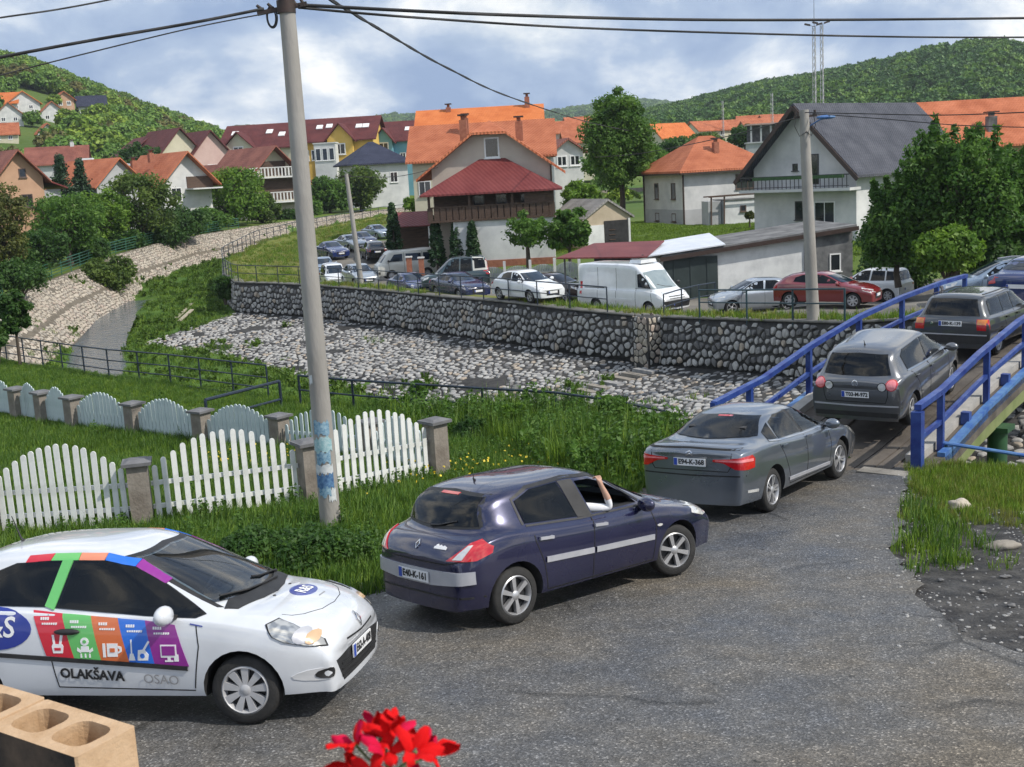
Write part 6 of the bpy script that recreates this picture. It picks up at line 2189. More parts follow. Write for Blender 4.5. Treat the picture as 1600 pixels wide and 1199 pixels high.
# --- bungalow
H = House('bungalow', 'white bungalow with an orange hipped roof and grey basement', 'house', 1139, 347, 99.5, 19, 8.3, 7.4, 4.3, W_WHITE)
H.body('hip', 2.75, R_ORANGE, over=.55, ridge_in=3.5)
H.part('plinth', (0, 3.7, .3), (8.36, 7.46, 1.9), W_GREYP)
H.window('F', 1.55, 2.65, 1.7, 1.25, W_FRAMEB, mull=2)
for u in (1.8, 4.9):
    H.window('L', u, 2.1, .75, 1.35, W_FRAMEB, mull=0)
    H.window('L', u, .25, .75, .7, W_FRAMEB, mull=0)
H.chimney(-.2, 1.6, 5.3, w=.45, h=1.3)
for x, y in ((-4.2, -.06), (-4.2, 7.3)):
    H.bar('downpipe', (x, y, -.5), (x, y, 4.2), .11, W_GUT)
mb = MB()
mb.bar((-4.75, -.6, 4.18), (4.75, -.6, 4.18), .13)
mb.bar((-4.75, -.6, 4.18), (-4.75, 7.95, 4.18), .13)
mb.build('gutter', W_GUT, H.t)
# rough little annex with a pergola
H = House('shed', 'rough stone annex with a vine pergola in front of the bungalow', 'shed', 1156, 343, 95.5, 12, 2.6, 2.2, 1.55, W_WHITEWASH)
H.body('flat', 0, W_STAIN, over=.08, thick=.08)
H.window('F', .3, .6, .5, .5, W_FRAMEB, mull=0)
for x in (-2.6, -1.5, 2.2):
    H.bar('pergola_post', (x, -.4, -.3), (x + .05, -.4, 1.9), .10, W_WOOD)
for y in (-.5, .6): H.bar('pergola_beam', (-2.8, y, 1.92), (2.6, y, 1.98), .10, W_WOOD)
H.part('lean_to', (-2.0, 1.0, .6), (1.1, 1.4, 1.9), W_GREYP)

# --- white house with the dark roof
H = House('house', 'white gabled house with a steep dark slate roof and a balcony', 'house', 1256, 362, 77, -47, 7.6, 13.5, 4.1, W_WHITE)
H.body('gable_y', 3.85, R_DARK, over=.75, overf=1.1)
H.part('balcony_slab', (0, -.62, 2.68), (8.2, 1.3, .18), W_WHITE)
mb = MB()
for x in np.arange(-3.9, 3.95, .31): mb.bar((float(x), -1.2, 2.78), (float(x), -1.2, 3.55), .035)
mb.bar((-4.0, -1.2, 3.58), (4.0, -1.2, 3.58), .07)
mb.bar((-4.0, -1.2, 2.9), (4.0, -1.2, 2.9), .04)
mb.build('balcony_railing', W_DOOR, H.t)
H.part('flower_box', (.4, -1.34, 3.48), (6.6, .24, .2), mat('box_green', (.03, .07, .03), .9, col2=(.05, .12, .04), scale=9, bump=.6))
H.window('F', .75, 3.0, .8, 1.9, W_DOOR, mull=0, name='balcony_door', sill=False)
H.window('F', -.55, 3.9, .45, .45, W_DOOR, mull=0)
H.part('gable_pilaster', (-.1, -.03, 4.9), (.5, .06, 4.2), W_WHITE)
H.window('F', -.25, .75, .75, 1.2, W_DOOR, mull=0)
H.window('F', 1.55, .1, 1.5, 1.8, W_FRAME, mull=1, name='patio_door', sill=False)
for u in (2.5, 6, 9.5): H.window('R', u, 1.0, 1.2, 1.2)
mb = MB()
mb.bar((4.55, -1.15, 3.24), (.02, -1.15, 7.85), .10, .26)
mb.bar((-4.55, -1.15, 3.24), (-.02, -1.15, 7.85), .10, .26)
mb.build('barge_board', W_GUT, H.t)
# --- orange house behind it on the right
H = House('house', 'long terracotta roofed house behind the dark slate roof at the right edge', 'house', 1520, 322, 97, 1, 16, 11, 5.0, W_SALMON)
H.body('gable_x', 3.5, R_TERRA, over=.6)
H.chimney(2.0, 1.4, 5.8, w=.7, h=1.3, m=W_STAIN)
for x in (-5, -1, 3, 6.5): H.window('F', x, 2.2, 1.3, 1.3)

# --- garage
H = House('garage', 'small grey roofed garage with a dark open doorway', 'garage', 951, 386, 85, 24, 3.7, 5.2, 2.1, mat('plaster_sand', (.40, .33, .24), .9, col2=(.50, .42, .32), scale=1.2, detail=8))
H.body('gable_y', 1.15, R_GREY, over=.25, overf=.2)
H.part('doorway', (.65, -.02, .75), (1.9, .06, 2.2), M_DARK)  # flat dark slab, the gloom of the open garage put into its colour
H.part('door_post', (1.72, -.05, .9), (.16, .1, 2.1), W_WHITE)
H.part('white_wall', (-1.05, -.03, .6), (1.4, .06, 2.0), W_WHITEWASH)
for k in range(3): H.part('shelf', (.3, -.07, .5 + .35 * k), (.5, .05, .05), W_WOOD)

# --- long low outbuilding along the far road
H = House('outbuilding', 'long low outbuilding with a whitewashed wall, dark green metal door and pale sheet roof', 'shed', 1186, 463, 62.5, 7, 10.4, 5.5, 2.35, W_WHITEWASH)
H.body('mono_x', .95, W_STAIN, over=.12, overf=.3)
H.part('metal_door', (-3.7, -.05, .6), (2.9, .1, 3.4), W_GREENM)
for x in (-4.6, -3.7, -2.8): H.part('door_rib', (x, -.11, .6), (.08, .04, 3.3), W_GREENM)
H.part('stained_wall', (4.0, -.03, .8), (2.36, .07, 4.6), W_STAIN)
H.part('wall_joint', (2.55, -.045, .8), (.10, .05, 3.6), W_STAIN)
H.window('F', 4.2, 1.05, .62, .95, mull=0, y=-.06)
mb = MB()
mb.prism([(-6.9, -.4, 2.30), (-1.9, -.4, 2.72), (-1.0, 5.4, 2.98), (-6.4, 5.4, 2.45)], (0, 0, .12), (0, 0, .06))
mb.build('sheet_roof', W_SHEETW, H.t)
mb = MB()
mb.bar((-5.4, -.36, 2.30), (5.4, -.36, 3.28), .07, .22)
mb.build('fascia', W_GUT, H.t)
# --- red carport beside it
H = House('carport', 'carport with a low red sheet roof behind the white van', 'carport', 950, 462, 62, -8, 4.6, 4.2, 2.3, W_GREENM)
mb = MB()
mb.prism([(-2.6, -.3, 2.05), (2.1, -.9, 1.95), (3.0, 3.9, 2.42), (-.9, 4.3, 2.42)], (0, 0, 0), (0, 0, .07))
mb.build('roof', R_RED, H.t)
for x, y in ((-2.2, 0), (1.9, -.5), (2.6, 3.6), (-.8, 3.9)):
    H.bar('post', (x, y, -.5), (x, y, 2.1), .09, W_STAIN)
H.part('back_wall', (.9, 3.9, .8), (3.6, .1, 2.6), W_GREENM)

# --- red awning shelter beside the thujas
H = House('shelter', 'open shelter with a red awning between the conical thujas', 'shelter', 645, 398, 86, 0, 2.6, 3, 2.5, W_WOOD)
mb = MB()
mb.prism([(-1.5, -.5, 2.0), (1.5, -.5, 2.0), (1.5, 1.6, 2.95), (-1.5, 1.6, 2.95)], (0, 0, 0), (0, 0, .07))
mb.build('awning', R_RED, H.t)
for x in (-1.3, 1.3): H.bar('post', (x, -.3, -.5), (x, -.3, 2.1), .10, W_FRAME)
H.part('back_wall', (0, 1.7, 1.1), (2.9, .1, 3.2), W_WOOD)
H.part('bench', (0, .8, .4), (2.0, .5, .08), W_WOOD)

# --- apartment blocks and houses upstream on the left
def apt(label, px, py, Y, yaw, w, d, h, rh, wm, rm, wins, cross=None, sky=(), roof='gable_x', name='apartment_block', cat='building', over=.6, balc=(), K=1.24):
    H = House(name, label, cat, px, py, Y, yaw, w, d, h, wm, sink=5, K=K)
    H.body(roof, rh, rm, over=over)
    for u, z, ww, hh, f in wins: H.window(f, u, z, ww, hh, mull=1, fw_=.12)
    if cross:
        cx, cw, ch, cm = cross
        mb, rb = MB(), MB()
        mb.prism([(cx - cw / 2, -1.0, -5), (cx + cw / 2, -1.0, -5), (cx + cw / 2, -1.0, h), (cx, -1.0, h + ch), (cx - cw / 2, -1.0, h)], (0, 0, 0), (0, d / 2, 0))
        mb.build('bay_wall', cm, H.t)
        k = ch / (cw / 2)
        for s in (-1, 1):
            a = [(cx + s * (cw / 2 + .5), -1.5, h - .5 * k), (cx + s * .01, -1.5, h + ch), (cx + s * .01, d / 2 - .3, h + ch), (cx + s * (cw / 2 + .5), d / 2 - .3, h - .5 * k)]
            rb.prism(a if s > 0 else a[::-1], (0, 0, .05), (0, 0, .18))
        rb.build('bay_roof', rm, H.t)
        for z in np.arange(1.2, h - .5, 2.8):
            H.window('F', cx, float(z), 1.5, 1.6, mull=1, fw_=.16, y=-1.0)
    for x, t_ in sky:
        k = rh / (d / 2)
        yy = d / 2 * t_
        Rr = Matrix.Rotation(math.atan(k), 3, 'X')
        mb = MB()
        mb.box((x, yy, h + rh * t_ + .24), (.9, 1.1, .12), M=Rr)
        mb.build('skylight', W_FRAME, H.t)
    for x, z, ww in balc:
        H.part('balcony', (x, -.7, z), (ww, 1.4, .18), W_WHITE)
        H.part('balcony_front', (x, -1.36, z + .5), (ww, .08, .9), W_GREYP)
    return H


apt('yellow apartment block with dark red roof and a white glazed stairwell', 530, 318, 172, -4, 11.0, 11, 9.0, 3.1, W_YELLOW, R_DRED,
    [(-4.3, 6.2, 1.1, 1.5, 'F'), (-2.9, 6.2, 1.1, 1.5, 'F'), (3.9, 5.6, 1.1, 1.2, 'F'), (3.9, 2.6, 1.1, 1.2, 'F'), (4, 6, 1.2, 1.3, 'R')], cross=(1.0, 3.6, 2.0, W_YELLOW), sky=((-2.6, .55), (-1.2, .58), (3.2, .5), (4.2, .5)))
H = House('stairwell', 'white glazed stairwell front of the yellow block', 'building', 514, 318, 168, -4, 3.0, 2, 8.2, W_WHITE, sink=4, K=1.24)
H.body('flat', 0, W_WHITE, over=.1)
for u in (-.95, 0, .95):
    H.window('F', u, 5.9, .75, 1.7, mull=0, fw_=.08)
    H.window('F', u, 2.6, .6, .6, mull=0, fw_=.08)
apt('blue apartment block with a dark red roof behind the navy roofed house', 622, 312, 178, -5, 7.0, 10, 8.7, 2.7, W_BLUE, R_DRED,
    [(1.2, 5.6, .9, 1.2, 'F'), (2.5, 5.6, .9, 1.2, 'F'), (1.2, 2.6, .9, 1.2, 'F')], cross=(-1.4, 2.6, 1.6, W_BLUE), sky=((-2.4, .45), (1.8, .5)))
apt('cream apartment block with skylights left of the concrete pole', 408, 322, 170, -6, 10.2, 11, 8.2, 3.2, W_CREAM, R_DRED,
    [(-3.9, 5.4, 1.5, 1.6, 'F'), (-1.9, 5.6, .8, 1.2, 'F'), (2.0, 5.4, 1.4, 1.4, 'F'), (3.8, 5.4, 1.0, 1.2, 'F')], cross=(-2.2, 4.2, 2.0, W_CREAM), sky=((-3.9, .6), (1.2, .6), (3.2, .45)), balc=((2.2, 4.3, 3),))
apt('grey green apartment block wedged between the pole and the yellow block', 480, 318, 174, -4, 5.0, 9, 8.6, 3.0, W_GREYP, R_DRED, [(-1, 5.5, 1.0, 1.3, 'F'), (1, 5.5, 1.0, 1.3, 'F')], balc=((.6, 4.0, 3), (.6, 1.2, 3)))
apt('cream terrace house with a dark red gable, left one of the pair', 291, 322, 165, 38, 6.2, 10, 7.0, 3.4, W_CREAM, R_DRED, [(0, 4.2, 1.6, 1.6, 'F'), (-1.6, 1.5, .9, 1.2, 'F'), (3, 4.4, 1.0, 1.2, 'L'), (6.5, 4.4, 1.0, 1.2, 'L')], roof='gable_y', name='terrace_house', cat='house')
apt('pink terrace house with a dark red gable, right one of the pair', 338, 322, 167, 38, 5.8, 10, 7.0, 3.2, W_PINK, R_DRED, [(0, 4.2, 1.4, 1.5, 'F'), (1.5, 1.5, .9, 1.2, 'F')], roof='gable_y', name='terrace_house', cat='house', balc=((0, 3.4, 3),))
apt('pale terrace house with a dark red roof at the far left end of the row', 248, 322, 172, 30, 7.5, 10, 7.2, 2.6, W_GREYP, R_DRED, [(0, 4.2, 1.4, 1.5, 'F'), (3, 4.4, 1.0, 1.2, 'L')], roof='gable_y', name='terrace_house', cat='house')

H = House('house', 'small white house with a navy hipped roof beside the shrubs', 'house', 597, 312, 140, 18, 6.6, 8, 4.1, W_WHITE, sink=4, K=1.33)
H.body('hip', 2.5, R_NAVY, over=.6, ridge_in=3.0)
H.window('F', -1.6, 1.9, .9, 1.2, mull=1)
H.window('F', 1.6, 1.9, .9, 1.2, mull=1)
H.window('L', 3.2, 1.9, 1.2, 1.2, mull=1)
H = House('house', 'brown roofed house with white balustraded balconies left of the pole', 'house', 432, 330, 128, 38, 6.0, 9.0, 3.7, W_CREAM, sink=4, K=1.22)
H.body('gable_y', 3.0, R_BROWN, over=.9, overf=1.2)
H.part('upper_balcony', (0, -.55, 3.55), (6.4, 1.1, .16), W_WHITE)
H.part('lower_balcony', (0, -.55, .95), (6.4, 1.1, .16), W_WHITE)
for z in (1.05, 3.65):
    mb = MB()
    for x in np.arange(-3.1, 3.2, .4): mb.bar((float(x), -1.05, z), (float(x), -1.05, z + .9), .16, .05)
    mb.bar((-3.2, -1.05, z + .92), (3.2, -1.05, z + .92), .10)
    mb.build('balustrade', W_WHITE, H.t)
H.part('recess_panel', (0, -.03, 2.3), (5.6, .06, 2.2), W_WOOD)  # flat brown board panel set on the wall, no hollow behind
H.part('gable_recess_panel', (0, -.03, 4.5), (3.0, .06, 1.5), W_WOOD)  # same flat brown panel up in the gable
H = House('house', 'white house with an orange tiled roof and porch gable among the trees', 'house', 296, 328, 118, 42, 5.2, 8.4, 2.9, W_WHITE, sink=4, K=1.16)
H.body('gable_y', 2.6, R_ORANGE, over=.7, overf=.9)
H.window('F', -1.2, .9, 1.1, 1.3, mull=1)
H.window('L', 3, .9, 1.1, 1.3, mull=1)
H.part('porch', (1.4, -.8, 2.0), (3.2, 1.6, .14), W_WHITE)
H.part('porch_shade_panel', (1.4, -.03, 2.6), (2.8, .06, 1.2), W_WOOD)  # dark panel stands in for the shade at the porch
H.chimney(-1.5, 4, 4.8, h=.9)
H.chimney(-2.2, 6.5, 4.2, h=.9)
H = House('house', 'salmon coloured gabled house with a brown red roof at the left edge', 'house', 36, 332, 102, 40, 4.0, 8, 2.9, W_SALMON, sink=4)
H.body('gable_y', 2.2, R_BROWN, over=.5, overf=.7)
H.window('F', .35, 2.9, .6, .75, W_FRAMEB, mull=0)
H.window('F', .5, .4, .9, 1.1, W_FRAMEB, mull=1)
H.part('lean_to_wall', (2.9, 3.0, .6), (1.7, 4, 2.4), W_GREYP)
mb = MB()
mb.prism([(2.05, .4, 2.7), (4.2, .4, 1.8), (4.2, 5.4, 1.8), (2.05, 5.4, 2.7)], (0, 0, 0), (0, 0, .12))
mb.build('lean_to_roof', R_RED, H.t)
H = House('workshop', 'low white sheet roofed workshop behind the dark fir trees', 'building', 158, 290, 150, 10, 5.6, 6, 2.3, W_STAIN, sink=4)
H.body('flat', 0, W_SHEETW, over=.5, thick=.25)
H.part('roof_vent', (-1.6, 2, 3.0), (1.4, 1.4, .9), W_WHITE)
H.window('F', 0, .9, 2.4, .9, mull=3)
H = House('house', 'white walled house with a brown roof left of the white workshop', 'house', 92, 285, 165, 15, 7.5, 7, 2.6, W_WHITE, sink=4)
H.body('gable_x', 2.2, R_BROWN, over=.5)
H.window('F', 0, .8, 1.2, 1.2)
H.chimney(2, 3.5, 4.4, h=1.0, m=W_WHITE)
H = House('house', 'house with a terracotta roof just right of the dark firs', 'house', 190, 318, 132, 55, 6, 8, 2.2, W_GREYP, sink=4)
H.body('gable_y', 2.6, R_ORANGE, over=.6)
H.window('F', 0, .6, 1.2, 1.2)
H = House('house', 'long brick red roof between the green tree and the cream block', 'house', 366, 316, 168, 40, 6.0, 11, 2.2, W_GREYP, sink=4)
H.body('gable_y', 3.0, R_BROWN, over=.6)
H.window('F', 0, .9, 1.2, 1.2)

# --- roofs of the town in the gap and on the right
for lab, px, py, Y, w, d, h, rh, yaw, wm, rm, ty in [
    ('orange roofed house standing alone right of the tall tree', 1060, 230, 210, 7.0, 6, 1.8, 2.2, 30, W_CREAM, R_BRIGHT, 'gable_x'),
    ('white house with a brown gable in the gap beside the orange house', 889, 270, 135, 3.4, 5, 2.4, 1.2, 10, W_WHITE, R_BROWN, 'gable_y'),
    ('low orange roof in the gap behind the white gable', 915, 234, 240, 8, 6, 1.6, 2.0, 5, W_CREAM, R_ORANGE, 'gable_x'),
    ('pink roofed town house behind the low orange roof in the gap', 880, 222, 330, 12, 8, 2.5, 3.0, -5, W_PINK, R_TERRA, 'gable_x'),
    ('pale town house beside the tall tree trunk in the gap', 918, 218, 380, 12, 8, 4, 3.0, 12, W_WHITE, R_TERRA, 'gable_x'),
    ('terracotta roof behind the bungalow hedge, left of the mast', 1118, 216, 300, 9, 8, 2, 2.2, 20, W_CREAM, R_TERRA, 'gable_x'),
    ('wide terracotta roof below the short mast', 1150, 214, 320, 14, 9, 2, 2.4, -8, W_PINK, R_TERRA, 'gable_x'),
    ('orange roof between the short mast and the twin masts', 1198, 216, 290, 9, 8, 2, 2.2, 10, W_CREAM, R_ORANGE, 'gable_x'),
    ('salmon house with terracotta roof under the wooded right hill', 1180, 206, 380, 11, 8, 2.4, 2.6, -12, W_SALMON, R_TERRA, 'gable_x'),
    ('orange roof just left of the steep slate gable', 1226, 208, 330, 10, 8, 2.4, 2.6, 14, W_CREAM, R_ORANGE, 'gable_x')]:
    H = House('town_house', lab, 'house', px, py, Y, yaw, w, d, h, wm, group='town houses beyond the trees', sink=6)
    H.body(ty, rh, rm, over=.5, thick=.25)
    H.window('F', -w * .22, h * .3, 1.2, 1.2, fw_=.15)
    H.window('F', w * .22, h * .3, 1.2, 1.2, fw_=.15)
H = House('unfinished_house', 'grey unfinished house of bare columns and slabs right of the bungalow roof', 'building', 1205, 236, 175, -8, 6.5, 6, 1.2, W_GREYP, sink=3)
H.body('flat', 0, W_GREYP, over=.2, thick=.2)
for x in (-2.8, -1.4, 0, 1.4, 2.8):
    H.part('column', (x, .2, 2.6), (.25, .25, 2.4), W_GREYP)
H.part('slab', (0, 3, 3.9), (6.8, 6.4, .2), mat('slab_pink', (.40, .27, .24), .9, col2=(.46, .33, .3)))
H.part('back_wall', (0, 4.2, 2.6), (6.3, .2, 2.4), W_STAIN)
# ------------------------------------------------------------------ foliage
def leaf_cloud(centres, radii, n_each, size, rng, up=.35, aspect=1.7, hue_c=None, squash=.8):
    """leaf-sized faces spread through clumps; returns vertices, quads and a hue value per vertex"""
    C = np.repeat(np.asarray(centres, float), n_each, 0)
    Rr = np.repeat(np.asarray(radii, float), n_each)
    n = len(C)
    d = rng.normal(size=(n, 3))
    d /= np.linalg.norm(d, axis=1)[:, None]
    rr = rng.random(n) ** .45
    P = C + d * (Rr * rr)[:, None] * np.array([1, 1, squash])
    nrm = d * .75 + rng.normal(size=(n, 3)) * .55 + np.array([0, 0, up])
    nrm /= np.linalg.norm(nrm, axis=1)[:, None]
    t = np.cross(nrm, rng.normal(size=(n, 3)))
    t /= np.linalg.norm(t, axis=1)[:, None]
    b = np.cross(nrm, t)
    s = size * (.6 + .8 * rng.random(n))
    t *= (s * aspect / 2)[:, None]
    b *= (s / 2)[:, None]
    V = np.stack([P - t, P - b * .9 + t * .1, P + t, P + b * .9 + t * .1], 1).reshape(-1, 3)
    Fq = np.arange(n * 4).reshape(-1, 4)
    hc = rng.random(len(centres)) if hue_c is None else hue_c
    hue = np.clip(np.repeat(hc, n_each) * .6 + rng.random(n) * .4, 0, 1)
    return V, Fq, np.repeat(hue, 4)


def crown_mesh(name, parts, m):
    V, Fq, H = [], [], []
    o = 0
    for v, f, h in parts:
        V.append(v)
        Fq.append(f + o)
        H.append(h)
        o += len(v)
    return np_mesh(name, np.vstack(V), np.vstack(Fq), m, attr={'hue': ('POINT', np.concatenate(H))})


L_MID = leaf_mat('leaves_mid', (.066, .155, .020), (.115, .22, .034))
L_BRIGHT = leaf_mat('leaves_bright', (.095, .20, .018), (.15, .26, .032))
L_DARK = leaf_mat('leaves_dark', (.038, .100, .018), (.070, .145, .028))
L_PLUM = leaf_mat('leaves_plum', (.056, .140, .020), (.10, .20, .034))
L_OLIVE = leaf_mat('leaves_olive', (.070, .130, .020), (.118, .175, .032))
L_BROWN = leaf_mat('leaves_bronze', (.080, .110, .022), (.14, .145, .038))
L_FIR = leaf_mat('needles', (.014, .042, .016), (.030, .068, .026), trans=.15)
L_THUJA = leaf_mat('thuja_sprays', (.014, .046, .014), (.032, .078, .020), trans=.15)
BARK = mat('bark', (.05, .038, .028), .95, col2=(.11, .09, .07), scale=5, detail=8, bump=.8, bscale=14, stretch=(1, 1, .3))
GRP_L = 'trees and bushes above the far left bank'


def tree(name, label, px, pyb, pyt, hw, Y, m, kind='round', seed=0, trunk=.22, n=46, each=75, fill=1.7, dens=1.5, leaf=None, group=None, cat='tree', z0=None, hollow=.55, lean=0):
    base = at(px, pyb, Y)
    ppm = F_PX / Y
    Hh, R = (pyb - pyt) / ppm, hw / ppm
    if z0 is not None:
        Hh += base.z - z0
        base.z = z0
    rng = np.random.default_rng(seed + int(px * 7 + Y))
    rnd = random.Random(seed + int(px))
    t = thing(name, label, cat, tuple(base), group=group)
    ls = leaf or max(.08, .0017 * Y)
    tr = MB()
    if kind == 'cone':
        zz = rng.random(240) ** .8
        a = rng.random(240) * 2 * math.pi
        rad_ = R * (1 - zz) ** .62 * np.clip(zz * 9, .55, 1) * (.72 + .3 * rng.random(240))
        C = np.stack([rad_ * np.cos(a), rad_ * np.sin(a), Hh * (.03 + .95 * zz)], 1)
        link('crown', crown_mesh('crown', [leaf_cloud(C, np.full(240, R * .30), 16, ls * .75, rng, up=.5)], m), t)
        tr.tube([(0, 0, -.4), (0, 0, Hh * .85)], [R * .14, .02], 7)
        tr.build('trunk', BARK, t)
        return t
    if kind == 'fir':
        zz = rng.random(260)
        a = rng.random(260) * 2 * math.pi
        lay_ = .75 + .35 * np.sin(zz * 40)
        rad_ = R * (1 - zz) ** .9 * lay_ * (.55 + .5 * rng.random(260))
        C = np.stack([rad_ * np.cos(a), rad_ * np.sin(a), Hh * (.06 + .93 * zz) - rad_ * .25], 1)
        link('crown', crown_mesh('crown', [leaf_cloud(C, np.full(260, R * .22), 18, ls * .8, rng, up=.2)], m), t)
        tr.tube([(0, 0, -.4), (0, 0, Hh * .95)], [R * .10, .02], 7)
        tr.build('trunk', BARK, t)
        return t
    z1 = Hh * trunk
    n = int(n * fill)
    C, CR = [], []
    k = 0
    ph = rng.random(3) * 6
    while len(C) < n and k < 4000:
        k += 1
        u = rng.normal(size=3)
        u /= np.linalg.norm(u)
        r_ = hollow + (1 - hollow) * rng.random()
        a = math.atan2(u[1], u[0])
        lob = 1 + .18 * math.sin(3 * a + ph[0] + 2 * u[2]) + .13 * math.sin(5 * a + ph[1]) + .12 * math.sin(4 * u[2] + ph[2])
        p = u * r_ * min(lob, 1.12)
        if u[2] > .75: p *= .88
        if p[2] < -.82: continue
        zc = (z1 + Hh) / 2
        c = np.array([p[0] * R * .86, p[1] * R * .86, zc + p[2] * (Hh - z1) / 2 * .92])
        if kind == 'bush': c[2] = abs(c[2] - z1) * .95 + z1 * .2
        C.append(c)
        CR.append(R * rng.uniform(.20, .36) * (1.15 if p[2] < .3 else .85))
    parts = [leaf_cloud(C, CR, int(each * dens), ls, rng)]
    if kind == 'spiky':      # long upright shoots standing out of the crown
        S = []
        for c, r_ in list(zip(C, CR)):
            if rng.random() < .8:
                d = np.array([c[0] * .45, c[1] * .45, R * (.9 + rng.random())])
                d /= np.linalg.norm(d)
                L_ = R * rng.uniform(.22, .42)
                for q in np.linspace(.1, 1, 6):
                    S.append(c + d * L_ * q)
                tr.tube([c, c + d * L_], [.018, .006], 4)
        parts.append(leaf_cloud(S, np.full(len(S), R * .075), 20, ls, rng, up=.1, aspect=2.2))
    link('crown', crown_mesh('crown', parts, m), t)
    if kind != 'bush':
        r0_ = max(.06, R * .075)
        top = Vector((lean, 0, z1 + (Hh - z1) * .35))
        mid_ = Vector((lean * .4 + rnd.uniform(-.1, .1), rnd.uniform(-.1, .1), z1 * .6))
        tr.tube([(0, 0, -.5), mid_, top, top + Vector((lean * .5, 0, (Hh - z1) * .3))], [r0_ * 1.25, r0_, r0_ * .7, r0_ * .25], 8)
        for c in C[::3]:
            s0 = mid_.lerp(top, rnd.uniform(.25, 1))
            e = Vector(c)
            m_ = s0.lerp(e, .5) + Vector((0, 0, R * .08))
            tr.tube([s0, m_, e], [r0_ * .42, r0_ * .25, r0_ * .08], 5)
    else:
        for c in C[::4]:
            tr.tube([(c[0] * .15, c[1] * .15, -.3), (c[0] * .6, c[1] * .6, c[2] * .6), tuple(c)], [.04, .025, .01], 4)
    tr.build('trunk' if kind != 'bush' else 'stems', BARK, t, smooth=50)
    return t


tree('tree', 'tall leafy green tree standing alone between the beige house and the bungalow', 972, 324, 134, 56, 106, L_MID, trunk=.08, n=130, each=105, seed=2)
tree('fruit_tree', 'dark fruit tree with upright shoots, tallest in front of the terracotta roof', 1490, 436, 200, 98, 52, L_PLUM, 'spiky', 3, n=64, each=100, trunk=.04, leaf=.12)
tree('fruit_tree', 'dark fruit tree covering the right corner of the white gabled house', 1404, 432, 272, 62, 53, L_PLUM, 'spiky', 5, n=66, each=105, trunk=.04, leaf=.12)
tree('fruit_tree', 'dark fruit tree at the right edge above the silver estate', 1592, 432, 232, 90, 54, L_PLUM, 'spiky', 8, n=76, each=110, trunk=.04, leaf=.12)
tree('bush', 'bright green bush in front of the dark fruit trees', 1482, 425, 342, 56, 48.5, L_BRIGHT, 'bush', 4, n=46, each=90, leaf=.13, cat='bush', trunk=.05)
tree('bush', 'dark green bush low behind the small white box-shaped car', 1402, 452, 372, 62, 60, L_DARK, 'bush', 14, n=46, each=80, leaf=.15, cat='bush', trunk=.05)
tree('bush', 'dark hedge bush at the right edge behind the silver estate', 1560, 446, 366, 62, 52, L_DARK, 'bush', 15, n=46, each=80, leaf=.15, cat='bush', trunk=.05)
for px, b, t_, hw, Y, lab in ((617, 398, 318, 13, 84, 'conical thuja farthest left, at the end of the queue of cars'), (684, 420, 338, 13.5, 79, 'conical thuja behind the rear of the cream minibus'),
                              (716, 420, 343, 12.5, 78.5, 'conical thuja in the middle in front of the white ground floor'), (741, 422, 346, 12.5, 78, 'conical thuja farthest right, beside the small bare-stemmed tree')):
    tree('thuja', lab, px, b, t_, hw, Y, L_THUJA, 'cone', 1, group='conical thujas by the beige house', leaf=.17)
tree('tree', 'small open fruit tree with bare forked stems in front of the white ground floor', 826, 424, 330, 46, 74, L_MID, trunk=.34, n=26, each=55, seed=9, leaf=.15, fill=1.1)
tree('tree', 'leaning leafy tree right of the beige house, before the grey garage', 892, 412, 322, 34, 74, L_MID, trunk=.20, n=38, each=65, seed=4, leaf=.17)
tree('bush', 'bright green bush at the right corner of the beige house', 905, 335, 266, 30, 98, L_BRIGHT, 'bush', 3, n=36, each=60, cat='bush')
tree('bush', 'bright green bush above the red awning shelter', 655, 330, 300, 24, 112, L_BRIGHT, 'bush', 6, n=30, each=60, cat='bush')
